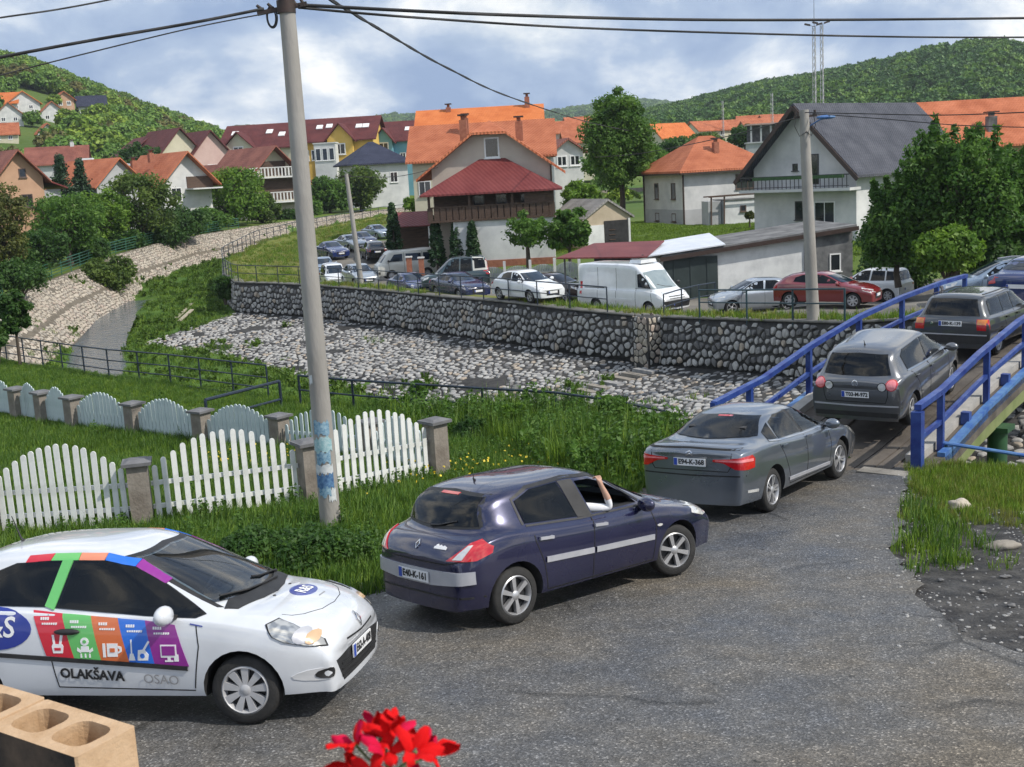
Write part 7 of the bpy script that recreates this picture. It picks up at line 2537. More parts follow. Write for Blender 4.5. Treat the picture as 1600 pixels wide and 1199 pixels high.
for px, b, t_, hw, Y, m, k, lab in [
    (12, 440, 272, 46, 80, L_BROWN, 'round', 'bronze leaved tree at the left edge below the salmon house'), (62, 428, 340, 46, 90, L_DARK, 'bush', 'dark green bush below the bronze tree'),
    (112, 412, 292, 60, 99, L_MID, 'round', 'full green tree in the middle of the left bank row'), (166, 398, 292, 50, 112, L_BRIGHT, 'round', 'light green tree behind the olive shrub on the slope'),
    (226, 384, 264, 58, 116, L_OLIVE, 'round', 'large olive green tree in front of the orange roofed house'), (104, 345, 246, 34, 126, L_FIR, 'fir', 'dark fir left of the pair before the white workshop'),
    (134, 345, 252, 30, 128, L_FIR, 'fir', 'dark fir right of the pair before the white workshop'), (284, 372, 318, 46, 121, L_DARK, 'bush', 'dark bush beneath the orange roofed porch'),
    (368, 366, 258, 58, 143, L_BRIGHT, 'round', 'bright green tree in front of the brown balconied house'), (412, 362, 296, 28, 148, L_OLIVE, 'round', 'small olive tree between the bright tree and the concrete pole'),
    (322, 368, 318, 40, 132, L_MID, 'bush', 'low green bush on the bank below the bright tree'), (222, 290, 222, 36, 170, L_DARK, 'round', 'dark blue-green tree before the end of the terrace row'),
    (516, 342, 274, 34, 172, L_MID, 'round', 'green tree below the white stairwell'), (566, 338, 258, 42, 176, L_OLIVE, 'round', 'dark olive tree beside the navy roofed house'),
    (190, 398, 352, 44, 113, L_DARK, 'bush', 'dark bush behind the top of the slope near the white van roof'), (30, 456, 398, 48, 77, L_DARK, 'bush', 'dark bush nearest the camera at the left edge of the bank'),
    (140, 414, 362, 40, 102, L_DARK, 'bush', 'dark bush under the full green tree'), (452, 356, 316, 34, 158, L_DARK, 'bush', 'dark bush under the white balconies'),
    (250, 386, 344, 40, 118, L_DARK, 'bush', 'dark bush under the olive tree'), (480, 348, 300, 30, 168, L_MID, 'bush', 'green bush directly right of the concrete pole'),
    (75, 390, 304, 42, 104, L_MID, 'round', 'green tree between the bronze tree and the full green tree')]:
    tree('bush' if k == 'bush' else ('fir_tree' if k == 'fir' else 'tree'), lab, px, b, t_, hw, Y, m, k, 11, trunk=.12, n=48, each=62, group=GRP_L, cat='bush' if k == 'bush' else 'tree')
tree('bush', 'tall olive shrub growing on the pale stone slope', 168, 462, 382, 46, 97, L_OLIVE, 'bush', 3, n=60, each=80, cat='bush', leaf=.17)
tree('tree', 'small dark leaved sapling by the railing at the left edge', 30, 558, 446, 27, 45, L_DARK, trunk=.30, n=26, each=70, seed=6, leaf=.10)
tree('bush', 'dark sapling cut off by the left edge', -6, 560, 470, 22, 44, L_DARK, 'bush', 7, n=24, each=60, leaf=.10, cat='bush')
for px, b, t_, hw, Y, m, lab in [(1012, 268, 226, 32, 150, L_MID, 'green tree right behind the tall tree'), (1058, 252, 216, 40, 158, L_DARK, 'dark hedge tree above the left end of the bungalow roof'),
                                 (1100, 240, 208, 30, 168, L_OLIVE, 'olive tree above the bungalow roof ridge'), (940, 280, 238, 30, 128, L_MID, 'green tree left of the tall tree in the gap'), (1165, 232, 196, 26, 190, L_DARK, 'dark tree before the unfinished house'),
                                 (915, 330, 290, 26, 120, L_OLIVE, 'olive bush left below the tall tree'), (1215, 345, 318, 16, 90, L_OLIVE, 'small olive bush between the bungalow and the white gabled house')]:
    tree('tree', lab, px, b, t_, hw, Y, m, 'round', 21, trunk=.1, n=36, each=60, group='trees around the bungalow')
for px, b, t_, lab in ((1172, 352, 330, 'small clipped tree on the bungalow lawn, left one'), (1198, 356, 330, 'small clipped tree on the bungalow lawn, right one')):
    tree('small_tree', lab, px, b, t_, 9, 88, L_BROWN, 'round', 5, trunk=.4, n=12, each=50, leaf=.14)


# ------------------------------------------------------------------ hills and woods
def scatter(name, pts, scl, rot, templates, label):
    """one object that stands copies of the templates on its points"""
    coll = bpy.data.collections.new('kit_' + name)
    for o in templates: coll.objects.link(o)
    me = bpy.data.meshes.new(name)
    me.from_pydata([tuple(p) for p in pts], [], [])
    for nm, vals in (('scl', scl), ('rot', rot)):
        a = me.attributes.new(nm, 'FLOAT', 'POINT')
        a.data.foreach_set('value', np.asarray(vals, np.float32))
    ob = link(name, me)
    g = bpy.data.node_groups.new('scatter_' + name, 'GeometryNodeTree')
    g.interface.new_socket('Geometry', in_out='INPUT', socket_type='NodeSocketGeometry')
    g.interface.new_socket('Geometry', in_out='OUTPUT', socket_type='NodeSocketGeometry')
    gi, go = g.nodes.new('NodeGroupInput'), g.nodes.new('NodeGroupOutput')
    ip = g.nodes.new('GeometryNodeInstanceOnPoints')
    ci = g.nodes.new('GeometryNodeCollectionInfo')
    ci.inputs['Collection'].default_value = coll
    ci.inputs['Separate Children'].default_value = True
    ci.inputs['Reset Children'].default_value = True
    a1, a2 = g.nodes.new('GeometryNodeInputNamedAttribute'), g.nodes.new('GeometryNodeInputNamedAttribute')
    a1.inputs['Name'].default_value, a2.inputs['Name'].default_value = 'scl', 'rot'
    cx = g.nodes.new('ShaderNodeCombineXYZ')
    g.links.new(a2.outputs[0], cx.inputs[2])
    g.links.new(gi.outputs[0], ip.inputs['Points'])
    g.links.new(ci.outputs[0], ip.inputs['Instance'])
    ip.inputs['Pick Instance'].default_value = True
    g.links.new(cx.outputs[0], ip.inputs['Rotation'])
    g.links.new(a1.outputs[0], ip.inputs['Scale'])
    g.links.new(ip.outputs[0], go.inputs[0])
    ob.modifiers.new('scatter', 'NODES').node_group = g
    return tag(ob, label, None, kind='stuff')


def template(name, me):
    return bpy.data.objects.new(name, me)


def forest_crown(seed, m, n=38, each=44, R=4.2, Hh=9.0, leaf=.72):
    rng = np.random.default_rng(seed)
    u = rng.normal(size=(n, 3))
    u /= np.linalg.norm(u, axis=1)[:, None]
    u[:, 2] = np.abs(u[:, 2]) * 1.0 - .25
    C = u * (.55 + .45 * rng.random((n, 1))) * np.array([R * .85, R * .85, Hh * .42]) + np.array([0, 0, Hh * .55])
    return template('forest_crown', crown_mesh('forest_crown', [leaf_cloud(C, R * rng.uniform(.2, .36, n), each, leaf, rng, aspect=1.3)], m))


F_MID = leaf_mat('wood_green', (.085, .18, .022), (.14, .24, .036), trans=.25, scale=.15)
F_LIGHT = leaf_mat('wood_light', (.15, .25, .022), (.23, .32, .040), trans=.25, scale=.15)
F_DEEP = leaf_mat('wood_deep', (.050, .125, .026), (.085, .17, .036), trans=.2, scale=.15)
F_BRONZE = leaf_mat('wood_bronze', (.13, .13, .03), (.19, .175, .05), trans=.25, scale=.15)
M_HILL = mat('hill_grass', (.045, .095, .016), .95, col2=(.10, .14, .03), scale=.02, detail=10, bump=.5, bscale=.4, bdist=1.0, spec=.2)


def hill(name, crest, foot_Y, foot_dz, label, nt_=22, bow=.12):
    cr_ = np.array([tuple(at(*q)) for q in crest])
    d = np.arange(len(cr_))
    s = np.linspace(0, len(cr_) - 1, 60)
    C = np.stack([np.interp(s, d, cr_[:, k]) for k in range(3)], 1)
    V = []
    T = np.r_[np.linspace(0, 1, nt_), 1.25, 1.6]
    fl = []
    for c in C:
        k = foot_Y / c[1]
        x0, y0 = c[0] * k, foot_Y
        z0 = hz(x0, y0) + foot_dz
        for t in T:
            if t <= 1:
                z = z0 + (c[2] - z0) * (t + bow * math.sin(math.pi * t)) 
                z += 3.5 * mnoise.noise((c[0] * .01 + t * 2, t * 5, 1.7)) * math.sin(math.pi * min(t, 1))
            else:
                z = c[2] - (c[2] - z0) * (t - 1) * 1.1
            V.append((x0 + (c[0] - x0) * t, y0 + (c[1] - y0) * t, z))
    m = len(T)
    Fq = [(i * m + j, (i + 1) * m + j, (i + 1) * m + j + 1, i * m + j + 1) for i in range(59) for j in range(m - 1)]
    V = np.array(V)
    me = np_mesh(name, V, np.array(Fq), M_HILL, smooth=True)
    o = link(name, me)
    tag(o, label, None, kind='structure')
    return V.reshape(60, m, 3)[:, :nt_ + 1]


def wood(name, G, n, seed, templates, label, keep, size=(.7, 1.3)):
    rng = np.random.default_rng(seed)
    pts = []
    a, b = G.shape[0] - 1, G.shape[1] - 1
    # equal density on the ground: weight cells by area
    ar = np.zeros((a, b))
    for i in range(a):
        for j in range(b):
            ar[i, j] = np.linalg.norm(np.cross(G[i + 1, j] - G[i, j], G[i, j + 1] - G[i, j])) * keep(j / b, G[i, j])
    ar /= ar.sum()
    idx = rng.choice(a * b, n, p=ar.ravel())
    u, v = rng.random(n), rng.random(n)
    i, j = idx // b, idx % b
    P = (G[i, j] * ((1 - u) * (1 - v))[:, None] + G[i + 1, j] * (u * (1 - v))[:, None] + G[i, j + 1] * ((1 - u) * v)[:, None] + G[i + 1, j + 1] * (u * v)[:, None])
    P[:, 2] -= 1.5
    return scatter(name, P, rng.uniform(*size, n), rng.random(n) * 6.28, templates, label)


hl = hill('hill', [(-260, 80, 560), (-150, 84, 580), (-60, 96, 600), (0, 106, 620), (50, 116, 640), (100, 136, 660), (150, 157, 680), (200, 176, 700), (250, 194, 720), (300, 211, 740), (340, 224, 760), (390, 250, 780), (460, 285, 800)], 215, -1.0, 'wooded green hill with houses on the left')
hill_obj = 'hill'
HOUSES_L = []
hb_ = bpy.data.objects[hill_obj]
HBVH = BVHTree.FromPolygons([v.co.copy() for v in hb_.data.vertices], [tuple(p.vertices) for p in hb_.data.polygons])


def on_hill(px, py):
    p, n, i, d = HBVH.ray_cast(Vector((0, 0, CAM_Z)), ray(px, py).normalized())
    return p


# --- the hillside houses far left
for lab, px, py, w, d, h, rh, yaw, wm, rm, ty in [
    ('bright orange roofed house, largest on the hillside', 38, 176, 11, 9, 3.2, 4.0, 30, W_WHITE, R_BRIGHT, 'gable_y'),
    ('orange roof at the left edge of the hillside beside the largest house', 6, 172, 9, 8, 2.6, 3.4, 12, W_WHITE, R_BRIGHT, 'gable_x'),
    ('white house with an orange roof lower down at the hillside edge', 16, 196, 9, 9, 3.8, 4.0, 25, W_WHITE, R_ORANGE, 'gable_y'),
    ('white chalet with a red roof in the middle of the hillside', 84, 192, 8.5, 9, 3.4, 3.8, 28, W_WHITE, R_ORANGE, 'gable_y'),
    ('small orange roofed house above the red chalet', 102, 170, 6.5, 7, 3.2, 2.6, 30, W_SALMON, R_ORANGE, 'gable_y'),
    ('white house with a dark roof farthest right on the hillside', 146, 184, 9, 8, 4.4, 3.2, 20, W_WHITE, R_NAVY, 'gable_x'),
    ('little red roofed house below the chalet on the hillside', 76, 216, 7, 7, 1.8, 3.2, 30, W_WHITE, R_TERRA, 'gable_y'),
    ('cream house with an orange roof lowest at the hillside edge', 8, 224, 9, 8, 3.4, 3.6, 20, W_CREAM, R_ORANGE, 'gable_x')]:
    q = on_hill(px, py)
    H = House('hillside_house', lab, 'house', px, py, 1, yaw, w, d, h, wm, group='houses on the left hillside', sink=8, pos=tuple(q))
    K = (q.y / 430)
    H.t.scale = (K, K, K)
    HOUSES_L.append(q)
    H.body(ty, rh, rm, over=.8, thick=.3)
    H.window('F', -w * .22, h * .35, 1.5, 1.5, fw_=.2)
    H.window('F', w * .22, h * .35, 1.5, 1.5, fw_=.2)



def keep_l(t, p):
    for q in HOUSES_L:
        dx, dy = p[0] - q.x, p[1] - q.y
        if abs(dx) < 11 and -46 < dy < 12: return .03
    return 1.0 if t > .12 else .6


wood('wood', hl, 5200, 3, [forest_crown(1, F_LIGHT), forest_crown(2, F_LIGHT), forest_crown(3, F_MID), forest_crown(4, F_MID), forest_crown(5, F_BRONZE)], 'spring green woods covering the left hill', keep_l, (.55, 1.15))
hr_ = hill('hill', [(900, 226, 900), (960, 208, 900), (1020, 190, 880), (1060, 180, 860), (1100, 170, 840), (1150, 156, 800), (1200, 146, 760), (1250, 140, 720), (1300, 132, 690), (1350, 122, 660), (1400, 111, 640), (1450, 100, 620), (1500, 92, 610), (1550, 88, 600), (1600, 92, 600), (1700, 90, 600), (1850, 90, 600)], 370, -1.0, 'dark wooded hill on the right')
wood('wood', hr_, 5200, 4, [forest_crown(11, F_MID), forest_crown(12, F_DEEP), forest_crown(13, F_DEEP), forest_crown(14, F_MID), forest_crown(15, F_DEEP)], 'deep green woods covering the right hill', lambda t, p: 1.0 if t > .05 else .3, (.75, 1.35))
hc_ = hill('hill', [(330, 232, 1900), (380, 214, 1950), (440, 222, 1950), (520, 216, 2000), (570, 206, 2000), (615, 195, 2050), (660, 198, 2100), (720, 200, 2100), (800, 192, 2200), (860, 190, 2250), (900, 182, 2300), (950, 176, 2300), (1010, 172, 2300), (1080, 178, 2300), (1150, 184, 2300)], 1250, -2.0, 'distant hazy hills closing the valley')
wood('wood', hc_, 3500, 5, [forest_crown(21, F_MID, R=11, Hh=22, leaf=3.2), forest_crown(22, F_DEEP, R=11, Hh=22, leaf=3.2)], 'far woods on the distant hills', lambda t, p: 1.0, (.7, 1.2))
# scattered trees and hedges on the valley floor, read as one mass between the far roofs
rng = np.random.default_rng(77)
pv = []
while len(pv) < 420:
    Y = rng.uniform(135, 420)
    px = rng.uniform(-60, 1700)
    x = (px - 800) / F_PX * Y
    if px < 640 or px > 900:
        if px < 640 and Y < 190 and px > 200: continue
        if 1010 < px < 1240 and Y < 260: continue
        if px > 1240 and Y < 170: continue
        pv.append((x, Y))
pv = np.array(pv)
zv = h_ground(pv[:, 0], pv[:, 1])[0] - .5
scatter('treeline', np.c_[pv, zv], rng.uniform(.28, .62, len(pv)), rng.random(len(pv)) * 6.28, [forest_crown(31, F_MID, leaf=.8, each=34), forest_crown(32, F_LIGHT, leaf=.8, each=34), forest_crown(33, F_DEEP, leaf=.8, each=34)], 'garden trees and hedges between the far houses')
# ------------------------------------------------------------------ picket fences
M_PICK = mat('picket_white', (.50, .52, .48), .6, col2=(.74, .75, .73), scale=2.2, detail=9, lo=.28, hi=.5, bump=.15, bscale=20)
M_PICKB = mat('picket_pale_blue', (.42, .50, .51), .6, col2=(.54, .61, .62), scale=3, detail=7, bump=.15, bscale=20)
M_POST = mat('post_concrete', (.17, .145, .12), .95, col2=(.29, .26, .225), scale=2.5, detail=9, bump=.5, bscale=22)
M_CAP = mat('post_cap', (.10, .10, .105), .7, col2=(.16, .16, .165), scale=3, bump=.2)


def picket_mesh(w, th, hh, m):
    n = 6
    pts = [(-w / 2, 0), (w / 2, 0)] + [(w / 2 * math.cos(a), hh - w / 2 + w / 2 * math.sin(a)) for a in np.linspace(0, math.pi, n)]
    mb = MB()
    mb.prism([(x, -th / 2, z) for x, z in pts], (0, 0, 0), (0, th, 0))
    return mb.mesh('picket', m)


def fence(name, label, posts, counts, m, hmin, hmax, pw, post_w, post_h, rails, zoff=.08, last=True):
    t = thing(name, label, 'fence', tuple(posts[len(posts) // 2]))
    b = Vector(t.location)
    rnd = random.Random(len(posts))
    cache = {}
    pm = MB().box((0, 0, post_h / 2 - .3), (post_w, post_w, post_h + .6), taper=.97).mesh('fence_post', M_POST)
    cm = MB().box((0, 0, .03), (post_w * 1.38, post_w * 1.38, .055)).box((0, 0, .075), (post_w * 1.2, post_w * 1.2, .035), taper=.6).mesh('cap', M_CAP)
    for i, p in enumerate(posts if last else posts[:-1]):
        d = (posts[min(i + 1, len(posts) - 1)] - posts[max(i - 1, 0)])
        o = link('fence_post', pm, t, loc=p - b, rz=math.atan2(d.y, d.x) + rnd.uniform(-.03, .03))
        link('cap', cm, o, loc=(0, 0, post_h))
    for i, (p, q) in enumerate(zip(posts[:-1], posts[1:])):
        n = counts[i]
        if not n: continue
        d = q - p
        L = d.xy.length
        ang = math.atan2(d.y, d.x)
        dirv = d / L
        nrm = Vector((-math.sin(ang), math.cos(ang), 0))
        a, e = p + dirv * (post_w / 2 + .02), q - dirv * (post_w / 2 + .02)
        mb = MB()
        for rz_ in rails:
            mb.bar(a + Vector((0, 0, rz_)) - b + nrm * .035, e + Vector((0, 0, rz_)) - b + nrm * .035, .035, .075)
        panel = mb.build('fence_panel', m, t)
        for k in range(n):
            f = (k + .5) / n
            hh = hmin + (hmax - hmin) * math.sin(math.pi * (.06 + .88 * f)) ** .8
            key = round(hh, 2)
            if key not in cache: cache[key] = picket_mesh(pw, .024, key, m)
            c = a.lerp(e, f)
            o = link('picket', cache[key], panel, loc=c - b - nrm * .005 + Vector((0, 0, zoff + rnd.uniform(-.012, .012))), rz=ang)
            o.rotation_euler.y = rnd.uniform(-.012, .012)


def gz(x, y, lift=0.0): return Vector((x, y, float(zr(y)) + lift))


fp = [gz(-11.2, 18.2), gz(-8.75, 18.9), gz(-6.24, 19.0), gz(-3.60, 20.05), gz(-1.50, 21.9)]
fence('picket_fence', 'white picket fence with arched panels nearest the road', fp, (14, 15, 15, 15), M_PICK, .68, 1.42, .090, .34, 1.08, (.32, .72))
bpts = [gz(*at_z(px, py, -1.35).xy) for px, py in ((-75, 640), (-20, 645), (30, 652), (70, 659), (117, 668), (212, 680), (318, 694), (440, 706))]
bpts += [gz(*at_z(584, 716, -1.05).xy), gz(-1.56, 22.2)]
fence('picket_fence', 'pale blue-white picket fence with arched panels farther back toward the brook', bpts, (11, 11, 11, 11, 15, 16, 16, 15, 15), M_PICKB, .34, 1.0, .115, .36, .82, (.16, .46), last=False)

# grey picket yard fence in front of the beige house
yf = thing('picket_fence', 'grey picket fence of the beige house yard behind the parked cars', 'fence', tuple(at(830, 447, 70)))
Y0 = Vector(yf.location)
M_GREYPK = mat('picket_grey', (.30, .32, .34), .7, col2=(.42, .44, .46), scale=3)
seg = [at(752, 450, 71.5), at(790, 449, 71), at(830, 447, 70.5), at(868, 444, 70), at(906, 440, 69.5)]
for p, q in zip(seg[:-1], seg[1:]):
    mb = MB()
    n = 15
    for k in range(n):
        f = (k + .5) / n
        c = p.lerp(q, f) - Y0
        mb.box((c.x, c.y, c.z + .5 + .12 * math.sin(math.pi * f)), (.075, .03, 1.0 + .24 * math.sin(math.pi * f)))
    mb.bar(p - Y0 + Vector((0, .03, .4)), q - Y0 + Vector((0, .03, .4)), .03, .07)
    mb.bar(p - Y0 + Vector((0, .03, .8)), q - Y0 + Vector((0, .03, .8)), .03, .07)
    tag(mb.build('fence_panel', M_GREYPK, yf), None, None, kind='stuff')
for p in seg: MB().box(tuple(p - Y0 + Vector((0, 0, .6))), (.16, .16, 1.9)).build('fence_post', W_WHITE, yf)
# brick gate pillars by the minibus
for px, py, lab in ((641, 436, 'brick gate pillar in front of the cream minibus, left one'), (660, 437, 'brick gate pillar in front of the cream minibus, right one')):
    p = at(px, py, 78)
    g = thing('gate_pillar', lab, 'pillar', tuple(p), group='brick gate pillars')
    MB().box((0, 0, .55), (.34, .34, 1.7)).build('brick_shaft', W_BRICK, g)
    MB().box((0, 0, 1.44), (.44, .44, .08)).build('cap', W_WHITE, g)

# ------------------------------------------------------------------ poles
M_POLE = mat('pole_concrete', (.25, .235, .215), .9, col2=(.34, .325, .30), scale=1.6, detail=9, bump=.35, bscale=26, stretch=(1, 1, .35))
M_IRON = mat('black_iron', (.02, .018, .017), .7, col2=(.05, .03, .025), scale=5, bump=.2)
M_CABLE = mat('cable_black', (.014, .014, .015), .7, col2=(.025, .025, .026))


def pole(name, label, base, top, r0_, r1_, n=18, cat='utility pole', m=None):
    t = thing(name, label, cat, tuple(base))
    v = top - base
    MB().tube([tuple(-v.normalized() * .4), tuple(v * .5), tuple(v)], [r0_, (r0_ + r1_) / 2, r1_], n).build('pole_shaft', m or M_POLE, t, smooth=40)
    return t, v


pb = gz(-2.93, 17.72, -.05)
pt = at(446, -16, 17.72)
pole_t, pv_ = pole('utility_pole', 'big round concrete utility pole with torn posters in front of the picket fence', pb, pt, .165, .112)
ax_ = pv_.normalized()
tp = at(447, 10, 17.72) - pb
mb = MB()
mb.bar(tp + Vector((-.42, 0, -.08)), tp + Vector((.30, 0, .02)), .05, .06)
mb.lathe([(.128, -.10), (.135, -.10), (.135, .08), (.128, .08)], 16, tuple(tp))
for s in (-.36, -.2, .16, .27):
    mb.tube([tp + Vector((s, 0, -.02)), tp + Vector((s - .06, 0, .07 + .1 * s))], [.030, .022], 6)
mb.build('cable_bracket', M_IRON, pole_t, smooth=40)
mb = MB()
for k, (rx, rz_) in enumerate(((.075, .15), (.06, .13))):
    mb.tube([tp + Vector((-.215 + rx * math.cos(a) - .01 * k, .02 * k, -.14 + rz_ * math.sin(a))) for a in np.linspace(0, 2 * math.pi, 22)], .011, 6)
mb.build('cable_loop', M_CABLE, pole_t, smooth=60)
# torn paper posters wrapped on the shaft
rp = random.Random(5)
M_PAP = [mat('paper_%s' % k, c, .85, col2=c2, scale=22, detail=7) for k, c, c2 in (('white', (.46, .50, .52), (.62, .64, .64)), ('blue', (.08, .20, .32), (.30, .44, .52)), ('teal', (.20, .38, .42), (.42, .55, .57)), ('navy', (.03, .09, .22), (.12, .24, .40)))]
for z0, z1, a0, a1, m in [(1.62, 1.86, -2.35, -.75, 1), (1.36, 1.60, -2.5, -.6, 2), (1.18, 1.40, -2.3, -.85, 1), (1.02, 1.17, -2.6, -.7, 0), (.80, 1.04, -2.5, -.75, 3), (.66, .86, -2.3, -1.1, 1), (.58, .80, -1.35, -.6, 0), (2.42, 2.56, -2.5, -2.05, 0)]:
    mb = MB()
    n = 10
    vs, fs = [], []
    for k in range(n + 1):
        a = a0 + (a1 - a0) * k / n
        for z in (z0 + rp.uniform(-.02, .05), z1 + rp.uniform(-.05, .02)):
            rr = .165 - (.165 - .112) * z / pv_.length + .004 + .001 * m
            c = pv_ * (z / pv_.z)
            vs.append((c.x + rr * math.cos(a), c.y + rr * math.sin(a), z))
    for k in range(n): fs.append((2 * k, 2 * k + 2, 2 * k + 3, 2 * k + 1))
    mb.add(vs, fs)
    mb.build('poster', M_PAP[m], pole_t, smooth=60)

p2b, p2t = at(1271, 500, 42.2), at(1256, 172, 42.2)
p2b.z -= .2
pole2, v2 = pole('utility_pole', 'grey square-shouldered concrete light pole in front of the maroon car', p2b, p2t, .235, .17, n=10)
a_ = at(1265, 197, 42.2) - p2b
b_ = at(1296, 183, 41.6) - p2b
MB().tube([a_, a_.lerp(b_, .5) + Vector((0, 0, .05)), b_], .025, 6).build('lamp_arm', M_BLUEW, pole2)
mb = MB()
mb.ball(tuple(b_ - Vector((.12, 0, 0))), (.34, .12, .075), 12, 6)
mb.build('lamp_head', M_BLUEW, pole2, smooth=60)
mb = MB()
mb.bar(v2 + Vector((-.35, 0, -.25)), v2 + Vector((.45, 0, -.2)), .06, .08)
for s in (-.3, 0, .38): mb.tube([v2 + Vector((s, 0, -.2)), v2 + Vector((s, 0, -.02))], [.035, .045], 7)
mb.build('crossarm', M_IRON, pole2)
mb = MB()
for s in (-.28, .3): mb.tube([v2 + Vector((s, -.1, -.1)), v2 + Vector((s * 1.25, -.1, -.55)), v2 + Vector((s * .7, -.15, -.9)), v2 + Vector((.05, -.18, -.75))], .014, 5)
mb.build('cable_loop', M_CABLE, pole2)

p3b, p3t = at(565, 447, 74), at(541, 272, 74)
pole3, v3 = pole('utility_pole', 'thin distant light pole standing among the queue of cars', p3b, p3t, .17, .12, n=10)
MB().bar(v3 + Vector((-.3, 0, -.15)), v3 + Vector((.3, 0, -.1)), .05, .07).build('crossarm', M_IRON, pole3)


# floodlight masts
def mast(label, px, pyt, Y, w, heads=True, whip=0):
    top = at(px, pyt, Y)
    base = Vector((top.x, top.y, hz(top.x, top.y)))
    t = thing('floodlight_mast', label, 'mast', tuple(base), group='lattice masts behind the slate roof')
    h = top.z - base.z
    mb = MB()
    cs = [(w * math.cos(a), w * math.sin(a)) for a in (.5, 2.6, 4.7)]
    for x, y in cs: mb.tube([(x, y, 0), (x * .75, y * .75, h)], .045, 5)
    n = int(h / .9)
    for k in range(n):
        for i in range(3):
            (x0, y0), (x1, y1) = cs[i], cs[(i + 1) % 3]
            f0, f1 = 1 - .25 * k / n, 1 - .25 * (k + 1) / n
            mb.tube([(x0 * f0, y0 * f0, h * k / n), (x1 * f1, y1 * f1, h * (k + 1) / n)], .03, 4, cap=False)
    mb.build('lattice', mat('mast_steel', (.33, .33, .34), .5, metal=.4, col2=(.42, .42, .43), scale=3), t)
    if heads:
        for s in (-.75, .55):
            mb = MB()
            mb.bar((0, 0, h), (s, 0, h + .25), .06)
            mb.box((s * 1.25, -.1, h + .3), (.75, .3, .22), M=Matrix.Rotation(.25 * (1 if s < 0 else -1), 3, 'Y'))
            mb.build('floodlight', M_IRON, t)
    if whip: MB().tube([(0, 0, h), (0, 0, h + whip)], [.04, .02], 5).build('whip_antenna', M_IRON, t)


mast('tall lattice floodlight mast with a thin antenna on top, left of the twin masts', 1272, 42, 165, .30, True, 4.2)
mast('tall lattice floodlight mast without antenna, right of the twin masts', 1284, 39, 168, .30)
mast('short lattice mast standing left of the slate gable', 1206, 146, 260, .35, False)
mast('thin mast above the tiled roofs, left of the short lattice mast', 1129, 158, 300, .3, False)


# ------------------------------------------------------------------ overhead wires
def wire(label, pts, r, twist=False, group=None):
    P = [at(*p) for p in pts]
    out = []
    n = len(P)
    for i in range(n - 1):
        p0, p1, p2, p3 = P[max(i - 1, 0)], P[i], P[i + 1], P[min(i + 2, n - 1)]
        for k in range(10):
            t = k / 10
            out.append(.5 * ((2 * p1) + (p2 - p0) * t + (2 * p0 - 5 * p1 + 4 * p2 - p3) * t * t + (3 * p1 - p0 - 3 * p2 + p3) * t ** 3))
    out.append(P[-1])
    o = Vector(out[len(out) // 2])
    mb = MB()
    if twist:
        for ph in (0, math.pi):
            mb.tube([q - o + Vector((0, math.cos(i * 1.1 + ph) * r * .7, math.sin(i * 1.1 + ph) * r * .7)) for i, q in enumerate(out)], r, 5, cap=False)
    else:
        mb.tube([q - o for q in out], r, 6, cap=False)
    w = mb.build('overhead_cable', M_CABLE, loc=o, smooth=60)
    return tag(w, label, 'cable', group or 'overhead cables')


wire('thick black overhead cable running from the big pole to the left edge', [(-80, 110, 15.5), (0, 90, 15.9), (150, 62, 16.5), (300, 36, 17.1), (412, 14, 17.6)], .021)
wire('thinner overhead cable just under the thick one left of the big pole', [(-80, 142, 15.5), (0, 118, 15.9), (150, 80, 16.5), (300, 44, 17.1), (412, 22, 17.6)], .009)
wire('overhead cable across the top left corner of the sky', [(-60, 39, 16), (0, 28, 16.4), (90, 15, 17), (180, -2, 17.6), (260, -20, 18)], .012)
wire('thick black overhead cable from the big pole to the right edge, upper one', [(466, 8, 17.7), (800, 24, 20), (1150, 31.5, 23), (1600, 28.5, 27), (1760, 24, 28.5)], .026)
wire('overhead cable from the big pole to the right edge, lower one', [(466, 12, 17.7), (640, 27, 18.8), (900, 43.5, 20.8), (1200, 53.5, 23.5), (1420, 58, 25.4), (1600, 58.5, 27), (1760, 56, 28.5)], .019)
wire('twisted service cable slanting from the top down to the tall tree', [(470, -30, 19), (520, 2, 20.5), (600, 50, 26), (700, 107, 36), (800, 153, 52), (915, 190, 84), (985, 205, 104)], .022, twist=True)
wire('cable from the tall tree to the concrete light pole', [(930, 246, 80), (1000, 240, 72), (1120, 217, 56), (1250, 183, 42.3)], .02)
wire('cable from the concrete light pole to the right edge, upper one', [(1258, 176, 42), (1350, 178, 40), (1480, 180, 37.5), (1640, 174, 35)], .017)
wire('cable from the concrete light pole to the right edge, lower one', [(1270, 178, 42), (1380, 186, 40), (1500, 196, 38), (1640, 200, 35)], .015)
wire('cable from the thin distant pole to the beige house', [(541, 276, 74), (620, 276, 76), (684, 262, 79)], .02)

# ------------------------------------------------------------------ the passenger with the raised arm
M_SKIN = mat('skin', (.46, .27, .19), .55, col2=(.52, .32, .23), scale=14)
M_SHIRT = mat('shirt_white', (.68, .69, .71), .85, col2=(.76, .77, .79), scale=12, bump=.3, bscale=18)
M_HAIR = mat('hair_black', (.012, .010, .009), .6, col2=(.03, .026, .022), scale=30, bump=.5, bscale=60)


